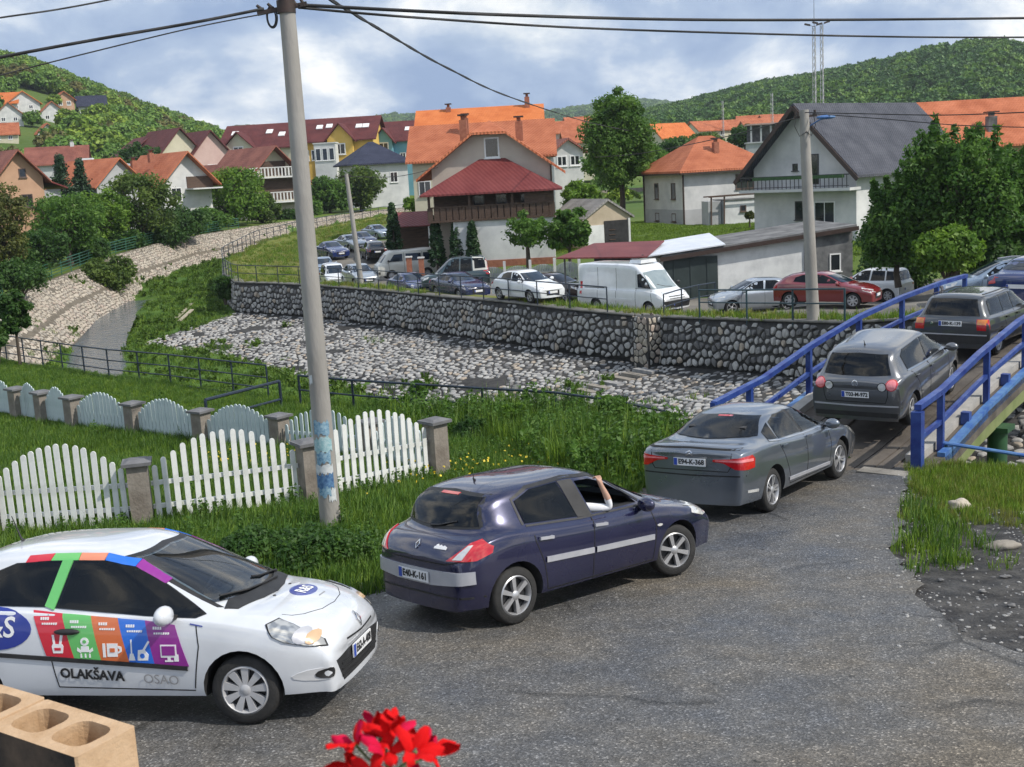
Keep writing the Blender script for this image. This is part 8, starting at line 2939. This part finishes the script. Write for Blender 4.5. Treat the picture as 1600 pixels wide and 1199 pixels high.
def skin_figure(name, joints, bones, levels=2, root=0):
    me = bpy.data.meshes.new(name)
    me.from_pydata([j[:3] for j in joints], bones, [])
    o = link(name, me)
    md = o.modifiers.new('skin', 'SKIN')
    md.use_smooth_shade = True
    for k, j in enumerate(joints):
        v = me.skin_vertices[0].data[k]
        r = j[3]
        v.radius = r if isinstance(r, tuple) else (r, r)
        v.use_root = (k == root)
    sb = o.modifiers.new('sub', 'SUBSURF')
    sb.levels = sb.render_levels = levels
    dg = bpy.context.evaluated_depsgraph_get()
    new = bpy.data.meshes.new_from_object(o.evaluated_get(dg))
    bpy.data.objects.remove(o)
    return new


J = [(-.20, -.40, .62, (.15, .12)), (-.20, -.41, .86, (.17, .12)), (-.19, -.42, 1.03, (.15, .10)), (-.16, -.42, 1.12, .055), (-.14, -.42, 1.19, .075), (-.12, -.42, 1.27, (.085, .095)), (-.12, -.42, 1.34, (.065, .075)),
     (-.08, -.60, 1.05, .068), (.07, -.73, 1.035, .058), (.19, -.83, 1.03, .047),                # shoulder, upper arm, elbow
     (.15, -.83, 1.15, .043), (.095, -.815, 1.27, .031), (.075, -.81, 1.305, .028),                  # forearm, wrist
     (.06, -.80, 1.345, (.036, .022)),                                                              # palm
     (-.17, -.24, 1.03, .065), (-.02, -.14, .86, .05), (.14, -.22, .80, .04)]
B = [(0, 1), (1, 2), (2, 3), (3, 4), (4, 5), (5, 6), (2, 7), (7, 8), (8, 9), (9, 10), (10, 11), (11, 12), (12, 13), (2, 14), (14, 15), (15, 16)]
k0 = len(J)
for i, (dx, ln) in enumerate(((.034, .85), (.012, 1.0), (-.011, .95), (-.032, .78))):       # four fingers closed over the frame
    b = len(J)
    J += [(.06 + dx, -.80, 1.380, .0105), (.058 + dx, -.778, 1.404 + .006 * ln, .0095), (.056 + dx, -.748, 1.396, .0085), (.056 + dx, -.735, 1.376, .007)]
    B += [(13, b), (b, b + 1), (b + 1, b + 2), (b + 2, b + 3)]
b = len(J)
J += [(.10, -.795, 1.345, .0125), (.108, -.772, 1.368, .0105), (.095, -.752, 1.382, .008)]                  # thumb
B += [(13, b), (b, b + 1), (b + 1, b + 2)]
per = skin_figure('person', J, B)
per.materials.append(M_SHIRT)
per.materials.append(M_SKIN)
for p in per.polygons:
    c = p.center
    arm = c.y < -.70 and c.z > 1.13
    head = c.z > 1.10 and c.y > -.56
    p.material_index = 1 if (arm or head) else 0
person = link('person', per)
person.matrix_world = t_meg.matrix_basis.copy()
person.location, person.rotation_euler = t_meg.location, t_meg.rotation_euler
tag(person, 'person in a white shirt leaning an elbow out of the navy car window', 'person')
rngh = np.random.default_rng(3)
mb = MB()
mb.ball((-.135, -.42, 1.315), (.105, .098, .10), 14, 10)
mb.ball((-.17, -.42, 1.26), (.075, .09, .085), 12, 8)
mb.build('hair', M_HAIR, person, smooth=80)
mb = MB()
mb.ball((-.022, -.42, 1.265), (.022, .016, .026), 8, 6)
for s in (-1, 1): mb.ball((-.12, -.42 + s * .092, 1.27), (.022, .010, .03), 8, 6)
mb.build('nose_and_ears', M_SKIN, person, smooth=80)
mb = MB()
for s in (-1, 1): mb.ball((-.044, -.42 + s * .034, 1.29), (.010, .014, .010), 8, 6)
mb.build('eyes', M_INK, person, smooth=80)

# ------------------------------------------------------------------ close by: hollow blocks on the parapet, a geranium
M_BLOCK = mat('block_clay', (.42, .27, .15), .95, col2=(.54, .38, .24), scale=9, detail=9, bump=.6, bscale=70, bdist=.006)
M_BLOCKW = mat('block_pale_edge', (.50, .42, .34), .95, col2=(.60, .52, .44), scale=14, detail=8, bump=.5, bscale=60, bdist=.006)
M_BLOCK_SHADE = mat('block_shaded_side', (.020, .017, .015), .95, col2=(.13, .09, .06), scale=5, detail=8, bump=.5, bscale=50, bdist=.006)  # side turned from the sun: its shade is put into the colour


def block(A, ang, L, Wd, Hh, label):
    """a two-cell hollow block; A is its near right top corner"""
    ux = Vector((math.cos(ang), math.sin(ang), 0))
    uy = Vector((-ux.y, ux.x, 0))
    c = Vector(A) + ux * L / 2 + uy * Wd / 2
    t = thing('hollow_block', label, 'building block', (c.x, c.y, A[2] - Hh), ang, group='hollow blocks on the parapet')
    bm = bmesh.new()

    def rr(cx, lx, ly, r, n=5):
        out = []
        for sx, sy, a0 in ((1, 1, 0), (-1, 1, 90), (-1, -1, 180), (1, -1, 270)):
            for k in range(n):
                a = rad(a0 + 90 * k / (n - 1))
                out.append((cx + sx * (lx / 2 - r) + r * math.cos(a), sy * (ly / 2 - r) + r * math.sin(a)))
        return out
    w_ = .034
    lx, ly = (L - 3 * w_) / 2, Wd - 2 * w_
    loops = [rr(0, L, Wd, .006, 2), rr(-(lx + w_) / 2, lx, ly, .040), rr((lx + w_) / 2, lx, ly, .040)]
    for z in (0, Hh):
        vl, el = [], []
        for q in loops:
            vs = [bm.verts.new((x, y, z)) for x, y in q]
            es = [bm.edges.new((a, b)) for a, b in zip(vs, vs[1:] + vs[:1])]
            vl.append(vs)
            el += es
        bmesh.ops.triangle_fill(bm, use_beauty=True, use_dissolve=False, edges=el, normal=(0, 0, 1))
        if z == 0: low = vl
        else:
            for a, b in zip(low, vl):
                for i in range(len(a)):
                    j = (i + 1) % len(a)
                    bm.faces.new((a[i], a[j], b[j], b[i]))
    bmesh.ops.recalc_face_normals(bm, faces=bm.faces)
    me = bpy.data.meshes.new('block_shell')
    bm.to_mesh(me)
    bm.free()
    for m in (M_BLOCK, M_BLOCK_SHADE): me.materials.append(m)
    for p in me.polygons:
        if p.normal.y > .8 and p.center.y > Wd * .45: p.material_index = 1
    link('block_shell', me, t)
    return t


bang = rad(147)
A0 = at(212, 1135, 2.946)
uxb = Vector((math.cos(bang), math.sin(bang), 0))
block(A0, bang, .375, .19, .20, 'pale clay hollow block nearest the camera with two open cells and a dark side')
block(A0 + uxb * .379 + Vector((0, 0, .004)), bang + .012, .375, .19, .20, 'pale clay hollow block cut off by the left edge, behind its neighbour')
block(A0 + uxb * .760 + Vector((0, 0, .002)), bang, .375, .19, .20, 'pale clay hollow block outside the left edge')
par = thing('parapet', 'low rendered parapet wall carrying the hollow blocks at the lower left', 'wall', (A0.x, A0.y, .6), bang)
MB().box((.6, .095, (A0.z - .202 - .6) / 2), (1.6, .24, A0.z - .202 - .6)).build('parapet_wall', W_WHITEWASH, par)

M_PETAL = mat('petal_red', (.50, .003, .004), .85, col2=(.66, .008, .010), scale=30, spec=.15)
M_PETALP = mat('petal_crimson', (.46, .003, .030), .85, col2=(.58, .008, .06), scale=30, spec=.15)
L_GER = mat('geranium_green', (.05, .13, .025), .6, col2=(.08, .18, .04), scale=20)
gc = at(604, 1168, 1.15)
ger = thing('geranium', 'bright red geranium flower head in the close foreground at the bottom', 'flower', (gc.x, gc.y, gc.z - .42))
G0 = Vector((0, 0, .42))
rg = random.Random(12)


def petal_mesh(m):
    vs, fs = [], []
    n, k = 5, 4
    for i in range(n + 1):
        t = i / n
        wd = .0085 * math.sin(math.pi * min(1, .12 + t * .80)) + .0008
        for j in range(k + 1):
            s = j / k * 2 - 1
            vs.append((.003 + .021 * t, s * wd, .006 * math.sin(t * 1.8) - .0035 * s * s + .001 * math.sin(9 * t + 3 * s)))
    for i in range(n):
        for j in range(k):
            a = i * (k + 1) + j
            fs.append((a, a + 1, a + k + 2, a + k + 1))
    return MB().add(vs, fs).mesh('petal', m, smooth=80, fix=False)


PT = [petal_mesh(M_PETAL), petal_mesh(M_PETAL), petal_mesh(M_PETALP)]
hub = G0 + Vector((0, 0, -.030))
for i in range(13):
    a = i * 2.399
    el_ = 1.45 - 1.75 * (i / 12)
    r_ = .036 + .022 * rg.random()
    d = Vector((math.cos(a) * math.cos(el_), math.sin(a) * math.cos(el_), math.sin(el_)))
    c = hub + d * r_
    fl = MB().tube([hub, hub + d * r_ * .6 + Vector((0, 0, -.003)), c], [.0012, .0012, .0018], 5).build('flower', L_GER, ger)
    q = d.to_track_quat('Z', 'Y').to_matrix() @ Matrix.Rotation(rg.uniform(0, 6), 3, 'Z')
    for k in range(5):
        o = link('petal', PT[rg.choice((0, 0, 1, 2))], fl)
        R_ = q @ Matrix.Rotation(2 * math.pi * k / 5 + rg.uniform(-.2, .2), 3, 'Z') @ Matrix.Rotation(rg.uniform(-.9, .5), 3, 'Y')
        o.location = c
        o.rotation_euler = R_.to_euler()
        o.scale = (rg.uniform(1.0, 1.35), rg.uniform(.75, .95), 1.1)
MB().tube([hub, hub + Vector((.004, .0, -.12)), hub + Vector((.0, .01, -.27))], [.0022, .0028, .0035], 7).build('stem', L_GER, ger)
for k in range(7):
    a = k * 2.4
    c = Vector((.07 * math.cos(a), .06 * math.sin(a), .10 + .02 * k))
    vs = [c] + [c + Vector((.038 * (1 + .12 * math.cos(5 * b)) * math.cos(b), .038 * (1 + .12 * math.cos(5 * b)) * math.sin(b), .006 * math.sin(3 * b))) for b in np.linspace(0, 6.0, 16)]
    mb = MB().add(vs, [(0, i, i + 1) for i in range(1, 16)])
    mb.tube([(0, 0, .02), c * .6 + Vector((0, 0, .02)), c], .0018, 5)
    mb.build('leaf', L_GER, ger)
MB().lathe([(0, -.10), (.055, -.10), (.075, .03), (.068, .03), (.06, .015), (0, .015)], 20).build('pot', mat('terracotta_pot', (.36, .13, .07), .85, col2=(.44, .18, .10)), ger, smooth=40)
led = thing('balcony_ledge', 'rendered balcony ledge under the geranium pot', 'ledge', (gc.x, gc.y, gc.z - .72))
MB().box((.2, .02, .10), (2.2, .34, .20)).build('ledge_slab', W_WHITEWASH, led)
MB().box((.2, -.02, -1.7), (2.2, .2, 3.38)).build('ledge_wall', W_WHITEWASH, led)


# stones lying on the grass to the right of the road
def rock(label, px, py, Y, dims, m, seed):
    p = at(px, py, Y)
    p.z = float(zr(p.y)) + .02
    bm = bmesh.new()
    bmesh.ops.create_icosphere(bm, subdivisions=3, radius=1)
    for v in bm.verts:
        n_ = mnoise.noise(v.co * 1.3 + Vector((seed, 0, 0))) * .35 + mnoise.noise(v.co * 3.1 + Vector((0, seed, 0))) * .14
        v.co = Vector((v.co.x * dims[0], v.co.y * dims[1], v.co.z * dims[2])) * (1 + n_)
    me = bpy.data.meshes.new('rock')
    bm.to_mesh(me)
    bm.free()
    me.materials.append(m)
    me.polygons.foreach_set('use_smooth', [True] * len(me.polygons))
    o = link('rock', me, loc=p + Vector((0, 0, dims[2] * .6)))
    tag(o, label, 'rock')


rock('pale rounded rock lying in the grass right of the bridge', 1500, 800, 16.8, (.16, .11, .10), M_STL[0], 3)
rock('flat grey-brown stone half sunk in the dirt lower right', 1565, 860, 14.4, (.21, .10, .06), M_STL[2], 8)
for k, (px, py, Y, lab) in enumerate(((1470, 905, 13.0, 'small grey pebble at the edge of the asphalt, left of the dirt patch'), (1535, 930, 12.4, 'grey pebble in the middle of the dark dirt'), (1580, 960, 11.8, 'grey pebble in the dirt nearest the camera'),
                                     (1500, 880, 13.5, 'grey pebble just below the bright grass'), (1450, 850, 14.4, 'grey pebble beside the asphalt nearest the bridge'), (1570, 905, 13.0, 'grey pebble below the flat half sunk stone'))):
    rock(lab, px, py, Y, (.035 + .007 * k, .03, .018), M_ST[2], 20 + k)

# planks left on the stream bed grass
for k, (a, b, lab) in enumerate((((276, 497), (318, 457), 'long weathered plank lying on the stream bed grass'), ((280, 502), (300, 484), 'short weathered plank beside the long one on the stream bed'))):
    p, q = at_z(a[0], a[1], -4.0), at_z(b[0], b[1], -3.6)
    o = MB().bar(Vector(p) - Vector(p), Vector(q) - Vector(p), .28, .06).build('plank_board', mat('weathered_wood', (.30, .26, .19), .9, col2=(.42, .37, .28), scale=2), loc=p)
    tag(o, lab, 'plank')
# ------------------------------------------------------------------ grass and weeds
def blades(n, r, h0, h1, w, rng, lean=.35):
    V, Fq, H = [], [], []
    for k in range(n):
        a, d = rng.random() * 6.28, r * math.sqrt(rng.random())
        b = np.array([d * math.cos(a), d * math.sin(a), -.03])
        hh = rng.uniform(h0, h1)
        la = rng.random() * 6.28
        ln = hh * lean * rng.random()
        dx = np.array([math.cos(la), math.sin(la), 0])
        sx = np.array([-math.sin(la + .6), math.cos(la + .6), 0]) * w / 2
        o = len(V)
        m = b + dx * ln * .35 + np.array([0, 0, hh * .6])
        t = b + dx * ln + np.array([0, 0, hh])
        V += [b - sx, b + sx, m + sx * .8, m - sx * .8, t + sx * .12, t - sx * .12]
        Fq += [(o, o + 1, o + 2, o + 3), (o + 3, o + 2, o + 4, o + 5)]
        H += [rng.random()] * 6
    return np.array(V), np.array(Fq), np.array(H)


G_NEAR = leaf_mat('grass_blades', (.085, .165, .015), (.135, .22, .026), trans=.3, scale=.4)
G_BRIGHT = leaf_mat('grass_bright', (.125, .22, .016), (.18, .27, .030), trans=.3, scale=.4)
G_DEEP = leaf_mat('grass_deep', (.055, .130, .016), (.095, .175, .024), trans=.3, scale=.4)
G_DRY = leaf_mat('grass_dry', (.17, .20, .035), (.23, .23, .055), trans=.3, scale=.4)
G_YEL = mat('flower_yellow', (.70, .52, .03), .6, col2=(.75, .6, .05))


def tuft(seed, m, n=26, r=.14, h0=.07, h1=.22, w=.013, lean=.6):
    rng_ = np.random.default_rng(seed)
    v, f, h = blades(n, r, h0, h1, w, rng_, lean)
    return template('grass_tuft', np_mesh('grass_tuft', v, f, m, attr={'hue': ('POINT', h)}))


def weed(seed, m, H_=.6, n=5, leaf=.075):
    rng_ = np.random.default_rng(seed)
    C, R_ = [], []
    for k in range(n):
        a, d = rng_.random() * 6.28, .16 * math.sqrt(rng_.random())
        hh = H_ * rng_.uniform(.6, 1.1)
        lx, ly = rng_.normal(size=2) * .12
        for z in np.linspace(.12, 1, 7):
            C.append((d * math.cos(a) + lx * z, d * math.sin(a) + ly * z, hh * z))
            R_.append(.085 * (1.15 - .5 * z))
    v, f, h = leaf_cloud(C, R_, 6, leaf, rng_, up=.5, aspect=1.9)
    return template('weed', np_mesh('weed', v, f, m, attr={'hue': ('POINT', h)}))


RP, DP = np.array(ROAD_POLY), np.array(DIRT_POLY)


def spread(n, x0, x1, y0, y1, cond, seed):
    g = np.random.default_rng(seed)
    x, y = g.uniform(x0, x1, n), g.uniform(y0, y1, n)
    k = cond(x, y)
    x, y = x[k], y[k]
    z, ch, dN, dW = h_ground(x, y)
    return x, y, z, ch, dN, dW, g


def nz(x, y, f, s): return np.array([mnoise.noise((a * f, b * f, s)) for a, b in zip(x, y)])


cond = lambda x, y: ~in_poly(x, y, RP) & (x < 6.4) & (y < 60) & (np.abs(x) < y * .46 + 2)
x, y, z, ch, dN, dW, g = spread(70000, -24, 6, 13.4, 48, cond, 1)
near_side = (~ch) | (dN < 1.2)
dirt = in_poly(x, y, DP)
keepm = near_side & (dN < 60) & (~dirt | (g.random(len(x)) < .25)) & ~((dW < dN))
x, y, z = x[keepm], y[keepm], z[keepm]
hn_ = nz(x, y, .35, 2.0)
zz = np.maximum(z, np.where(in_poly(x, y, DP), zr(y) + .012, z))
T = [tuft(1, G_NEAR), tuft(2, G_NEAR, h1=.28), tuft(3, G_DEEP, h1=.26), tuft(4, G_BRIGHT, h1=.2), tuft(5, G_DEEP, n=20, h1=.34)]
scatter('grass', np.c_[x, y, zz], (.75 + .55 * np.clip(hn_ + .4, 0, 1.2) + .25 * g.random(len(x))) * np.where(y > 33, .62, 1.0), g.random(len(x)) * 6.28, T, 'meadow grass around the picket fences and the near bank')

# tall weeds along the top of the near bank and under the fences
cond = lambda x, y: ~in_poly(x, y, DP)
x, y, z, ch, dN, dW, g = spread(16000, -13, 6, 15, 44, cond, 5)
wgt = np.where((dN < 3.2) & (x > -5.5), .30 + .5 * (x > -1), .015) * (dN < dW)
fl_ = np.array([(p.x, p.y, 0) for p in fp])
dF, _ = poly_dist(x, y, fl_)
wgt = np.maximum(wgt, np.where(dF < .45, .35, 0))
wgt = np.maximum(wgt, np.where((x > -5.2) & (x < -1.2) & (y > 14.7) & (y < 18), .55, 0))
wgt = np.maximum(wgt, np.where((x > -1.2) & (y > 19.5) & (y < 27), .5, 0))
k = (g.random(len(x)) < wgt) & ((~ch) | (dN < 1.5))
x, y, z = x[k], y[k], z[k]
dF = dF[k]
dNk = dN[k]
sc_ = np.where(dF < .6, .55, np.where((dNk < 3) & (x > -3), .95 + .45 * g.random(len(x)), .6)) * (.7 + .5 * g.random(len(x)))
TALL = [tuft(51, G_NEAR, n=34, r=.2, h0=.3, h1=.75, w=.016, lean=.5), tuft(52, G_BRIGHT, n=34, r=.2, h0=.3, h1=.7, w=.016, lean=.5), tuft(53, G_DEEP, n=34, r=.2, h0=.3, h1=.8, w=.016, lean=.5), tuft(54, G_NEAR, n=30, r=.22, h0=.25, h1=.6, w=.018, lean=.6)]
scatter('weeds', np.c_[x, y, z - .03], sc_, g.random(len(x)) * 6.28, TALL + [weed(1, L_MID, leaf=.045), weed(3, G_DEEP, .7, leaf=.045)], 'tall weeds and nettles on the near bank and under the fence')

# the grass right of the bridge and road
cond = lambda x, y: ~in_poly(x, y, RP)
x, y, z, ch, dN, dW, g = spread(16000, 5.4, 13, 9.5, 21, cond, 7)
nn = nz(x, y, .7, 5.0)
fr = np.clip((y - 15.4) / 1.8 + nn * 1.3, 0, 1) * np.clip((x - 5.6) / 1.2 + nn, 0, 1)
k = ((~ch) | (dN < .8)) & (g.random(len(x)) < fr)
x, y, z = x[k], y[k], z[k]
zz = np.where(in_poly(x, y, DP), zr(y) + .012, z)
scatter('grass', np.c_[x, y, zz], .42 + .45 * g.random(len(x)), g.random(len(x)) * 6.28, [tuft(11, G_BRIGHT), tuft(12, G_BRIGHT, h1=.26), tuft(13, G_NEAR), tuft(14, G_DRY)], 'bright grass on the right between the bridge and the dirt shoulder')

# stream bed and slopes
big = [tuft(21, G_NEAR, n=34, r=.38, h0=.08, h1=.26, w=.03, lean=.9), tuft(22, G_BRIGHT, n=34, r=.38, h0=.08, h1=.24, w=.03, lean=.9), tuft(25, G_BRIGHT, n=34, r=.38, h0=.08, h1=.28, w=.03, lean=.9), tuft(23, G_DEEP, n=34, r=.38, h0=.10, h1=.34, w=.03, lean=.9), weed(24, G_NEAR, .32, leaf=.07)]
x, y, z, ch, dN, dW, g = spread(38000, -42, 12, 36, 150, lambda x, y: in_poly(x, y, CH_POLY), 9)
dR, _ = poly_dist(x, y, RIV)
bedl = np.interp(y, *BEDP)
nn = nz(x, y, .22, 3.0)
_, zWv = poly_dist(x, y, WLa)
dA, _ = poly_dist(x, y, WLa[1:14])
en = np.hypot(x - WLa[13, 0], y - WLa[13, 1])
onbed = (dR > 1.7) & ((dA > 8.4 + nn * 1.2) | (en < dA + .05)) & (dW > .5) & (dN > np.where(y > 45, 3.3, .4) + nn * .8)
k = onbed & (g.random(len(x)) < .85)
apr = (~onbed) & (dR > 1.7) & (dW > 2) & (dW < 8.7) & (g.random(len(x)) < np.clip(nn * .9 - .10, 0, .5))
lb = (y > 46) & (dN < 3.5) & (dR > 2.5) & (g.random(len(x)) < np.clip(nn * .9 - .18, 0, .35))
k = k | apr | lb
scatter('grass', np.c_[x[k], y[k], z[k]], .7 + .5 * g.random(k.sum()), g.random(k.sum()) * 6.28, big, 'lush grass on the stream bed and in the joints of the paved slopes')

# grass strip behind the long wall
x, y, z, ch, dN, dW, g = spread(60000, -34, 18, 30, 200, lambda x, y: (~in_poly(x, y, CH_POLY)) & (y < 190), 13)
dRd, _ = poly_dist(x, y, np.array([(a, b, 0) for a, b in ROAD_FAR]))
k = (dW < np.where(y > 76, 8, 1.7)) & (dW > .12) & (dN > dW) & (dRd > np.where(y > 78, 3.0, 2.4)) & (g.random(len(x)) < np.where(y > 76, .5, 1))
z = np.maximum(z, np.where(dW < 1.5, z + 0, z))
dd, zWk = poly_dist(x, y, WLa)
z = np.where(dd < 1.45, zWk + .02, z)
scatter('grass', np.c_[x[k], y[k], z[k]], .55 + .4 * g.random(k.sum()), g.random(k.sum()) * 6.28, [tuft(31, G_DRY, n=28, r=.3, h0=.12, h1=.4, w=.03), tuft(32, G_BRIGHT, n=28, r=.3, h0=.12, h1=.38, w=.03), tuft(33, G_NEAR, n=28, r=.3, h0=.12, h1=.45, w=.03)], 'sunlit grass strip between the stone wall and the queue of cars')
# lawn around the bungalow and the grey garage
x, y, z, ch, dN, dW, g = spread(20000, 2, 34, 68, 112, lambda x, y: ~in_poly(x, y, CH_POLY) & ((y > 84) | (x > 13)), 17)
k = (dRd_ := poly_dist(x, y, np.array([(a, b, 0) for a, b in ROAD_FAR]))[0]) > 4.5
scatter('grass', np.c_[x[k], y[k], z[k]], .6 + .4 * g.random(k.sum()), g.random(k.sum()) * 6.28, [tuft(61, G_BRIGHT, n=28, r=.4, h0=.06, h1=.2, w=.04, lean=.9), tuft(62, G_NEAR, n=28, r=.4, h0=.06, h1=.22, w=.04, lean=.9), tuft(63, G_BRIGHT, n=28, r=.4, h0=.06, h1=.22, w=.04, lean=.9)], 'mown lawn around the bungalow and the grey garage')

# loose gravel on the shoulder and along the asphalt edge
peb = []
for k_ in range(3):
    bm = bmesh.new()
    bmesh.ops.create_icosphere(bm, subdivisions=1, radius=1)
    for v in bm.verts: v.co = Vector((v.co.x * 1.2, v.co.y * .9, v.co.z * .6)) * (1 + .3 * mnoise.noise(v.co * 2 + Vector((k_ * 7, 0, 0))))
    me = bpy.data.meshes.new('pebble')
    bm.to_mesh(me)
    bm.free()
    me.materials.append((M_ST[1], M_ST[2], M_ST[0])[k_])
    peb.append(template('pebble', me))
x, y, z, ch, dN, dW, g = spread(52000, -13, 13, 8.2, 20.5, lambda x, y: in_poly(x, y, DP) | in_poly(x, y, RP), 19)
dE, _ = poly_dist(x, y, np.array([(a, b, 0) for a, b in ROAD_POLY]))
inr = in_poly(x, y, RP)
k = np.where(inr, g.random(len(x)) < .40 * np.exp(-dE / .30), g.random(len(x)) < np.clip(.55 + nz(x, y, 1.1, 9.0), .1, 1) * np.where(x > 4, .8, .5))
x, y = x[k], y[k]
zz = zr(y) + np.where(in_poly(x, y, RP), .045, .014)
s_ = .006 + .020 * g.random(len(x)) ** 3 + .004
scatter('gravel', np.c_[x, y, zz], s_, g.random(len(x)) * 6.28, peb, 'loose gravel on the dark dirt shoulder and along the asphalt edge')
# yellow flowers in the meadow
rngf = np.random.default_rng(4)
C = []
for cx, cy, n, s in ((-1.1, 21.6, 90, .9), (-6.4, 25.6, 50, .8), (-5.2, 25.0, 25, .5), (.4, 23.0, 40, .9)):
    for _ in range(n):
        xx, yy = cx + rngf.normal() * s, cy + rngf.normal() * s
        C.append((xx, yy, float(zr(yy)) + rngf.uniform(.12, .3)))
V, Fq, Hh_ = leaf_cloud(C, np.full(len(C), .02), 3, .045, rngf, up=1.0, aspect=1.1)
o = link('wildflowers', np_mesh('wildflowers', V, Fq, G_YEL))
tag(o, 'scattered yellow buttercups in the meadow by the picket fence', None, kind='stuff')

# dark nettle bushes at the foot of the big pole
for px, py, pt_, hw, Y, lab in ((505, 905, 812, 88, 15.6, 'dense dark nettle bush around the foot of the big pole'), (408, 890, 822, 72, 15.9, 'dark nettle bush behind the bonnet of the white car'), (350, 862, 826, 40, 17.2, 'low pale green bush against the white pickets'), (600, 900, 840, 46, 15.6, 'green bush between the big pole and the navy car')):
    tree('bush', lab, px, py, pt_, hw, Y, L_DARK if 'dark' in lab else L_MID, 'bush', 31, n=80, each=120, leaf=.042, cat='bush', trunk=.02, hollow=.35)
# climbing plants and shrubs on the apron and bank
for px, py, pt_, hw, Y, m, lab in ((655, 622, 590, 14, 47, L_MID, 'green shrub on the apron left of the middle'), (800, 668, 622, 22, 27.5, L_BRIGHT, 'tall bright weed clump behind the near railing'),
                                   (962, 655, 612, 26, 26.5, L_MID, 'tall feathery weed clump near the parapet of the bridge'), (738, 690, 648, 30, 27, L_DARK, 'dark weed clump on the near bank'),
                                   (352, 470, 420, 17, 84, L_DARK, 'dark ivy mound over the left corner of the stone wall'), (1040, 668, 640, 22, 25, L_MID, 'weed clump beside the grey saloon'), (890, 690, 650, 30, 25.5, L_MID, 'green weed clump above the navy car bonnet')):
    tree('bush', lab, px, py, pt_, hw, Y, m, 'bush', 41, n=34, each=90, leaf=max(.06, .0024 * Y), cat='bush', trunk=.02, hollow=.3)

# ------------------------------------------------------------------ the air
hzm = bpy.data.materials.new('haze')
hzm.use_nodes = True
tt = hzm.node_tree
tt.nodes.clear()
pvn = N(tt, 'ShaderNodeVolumePrincipled', ins={'Density': .00017, 'Anisotropy': .2})
pvn.inputs['Color'].default_value = (.78, .86, .95, 1)
oo = N(tt, 'ShaderNodeOutputMaterial')
tt.links.new(pvn.outputs[0], oo.inputs['Volume'])
HZ = MB().box((100, 1200, 150), (3400, 2640, 330)).build('haze', hzm)
tag(HZ, 'thin blue haze filling the valley', None, kind='stuff')
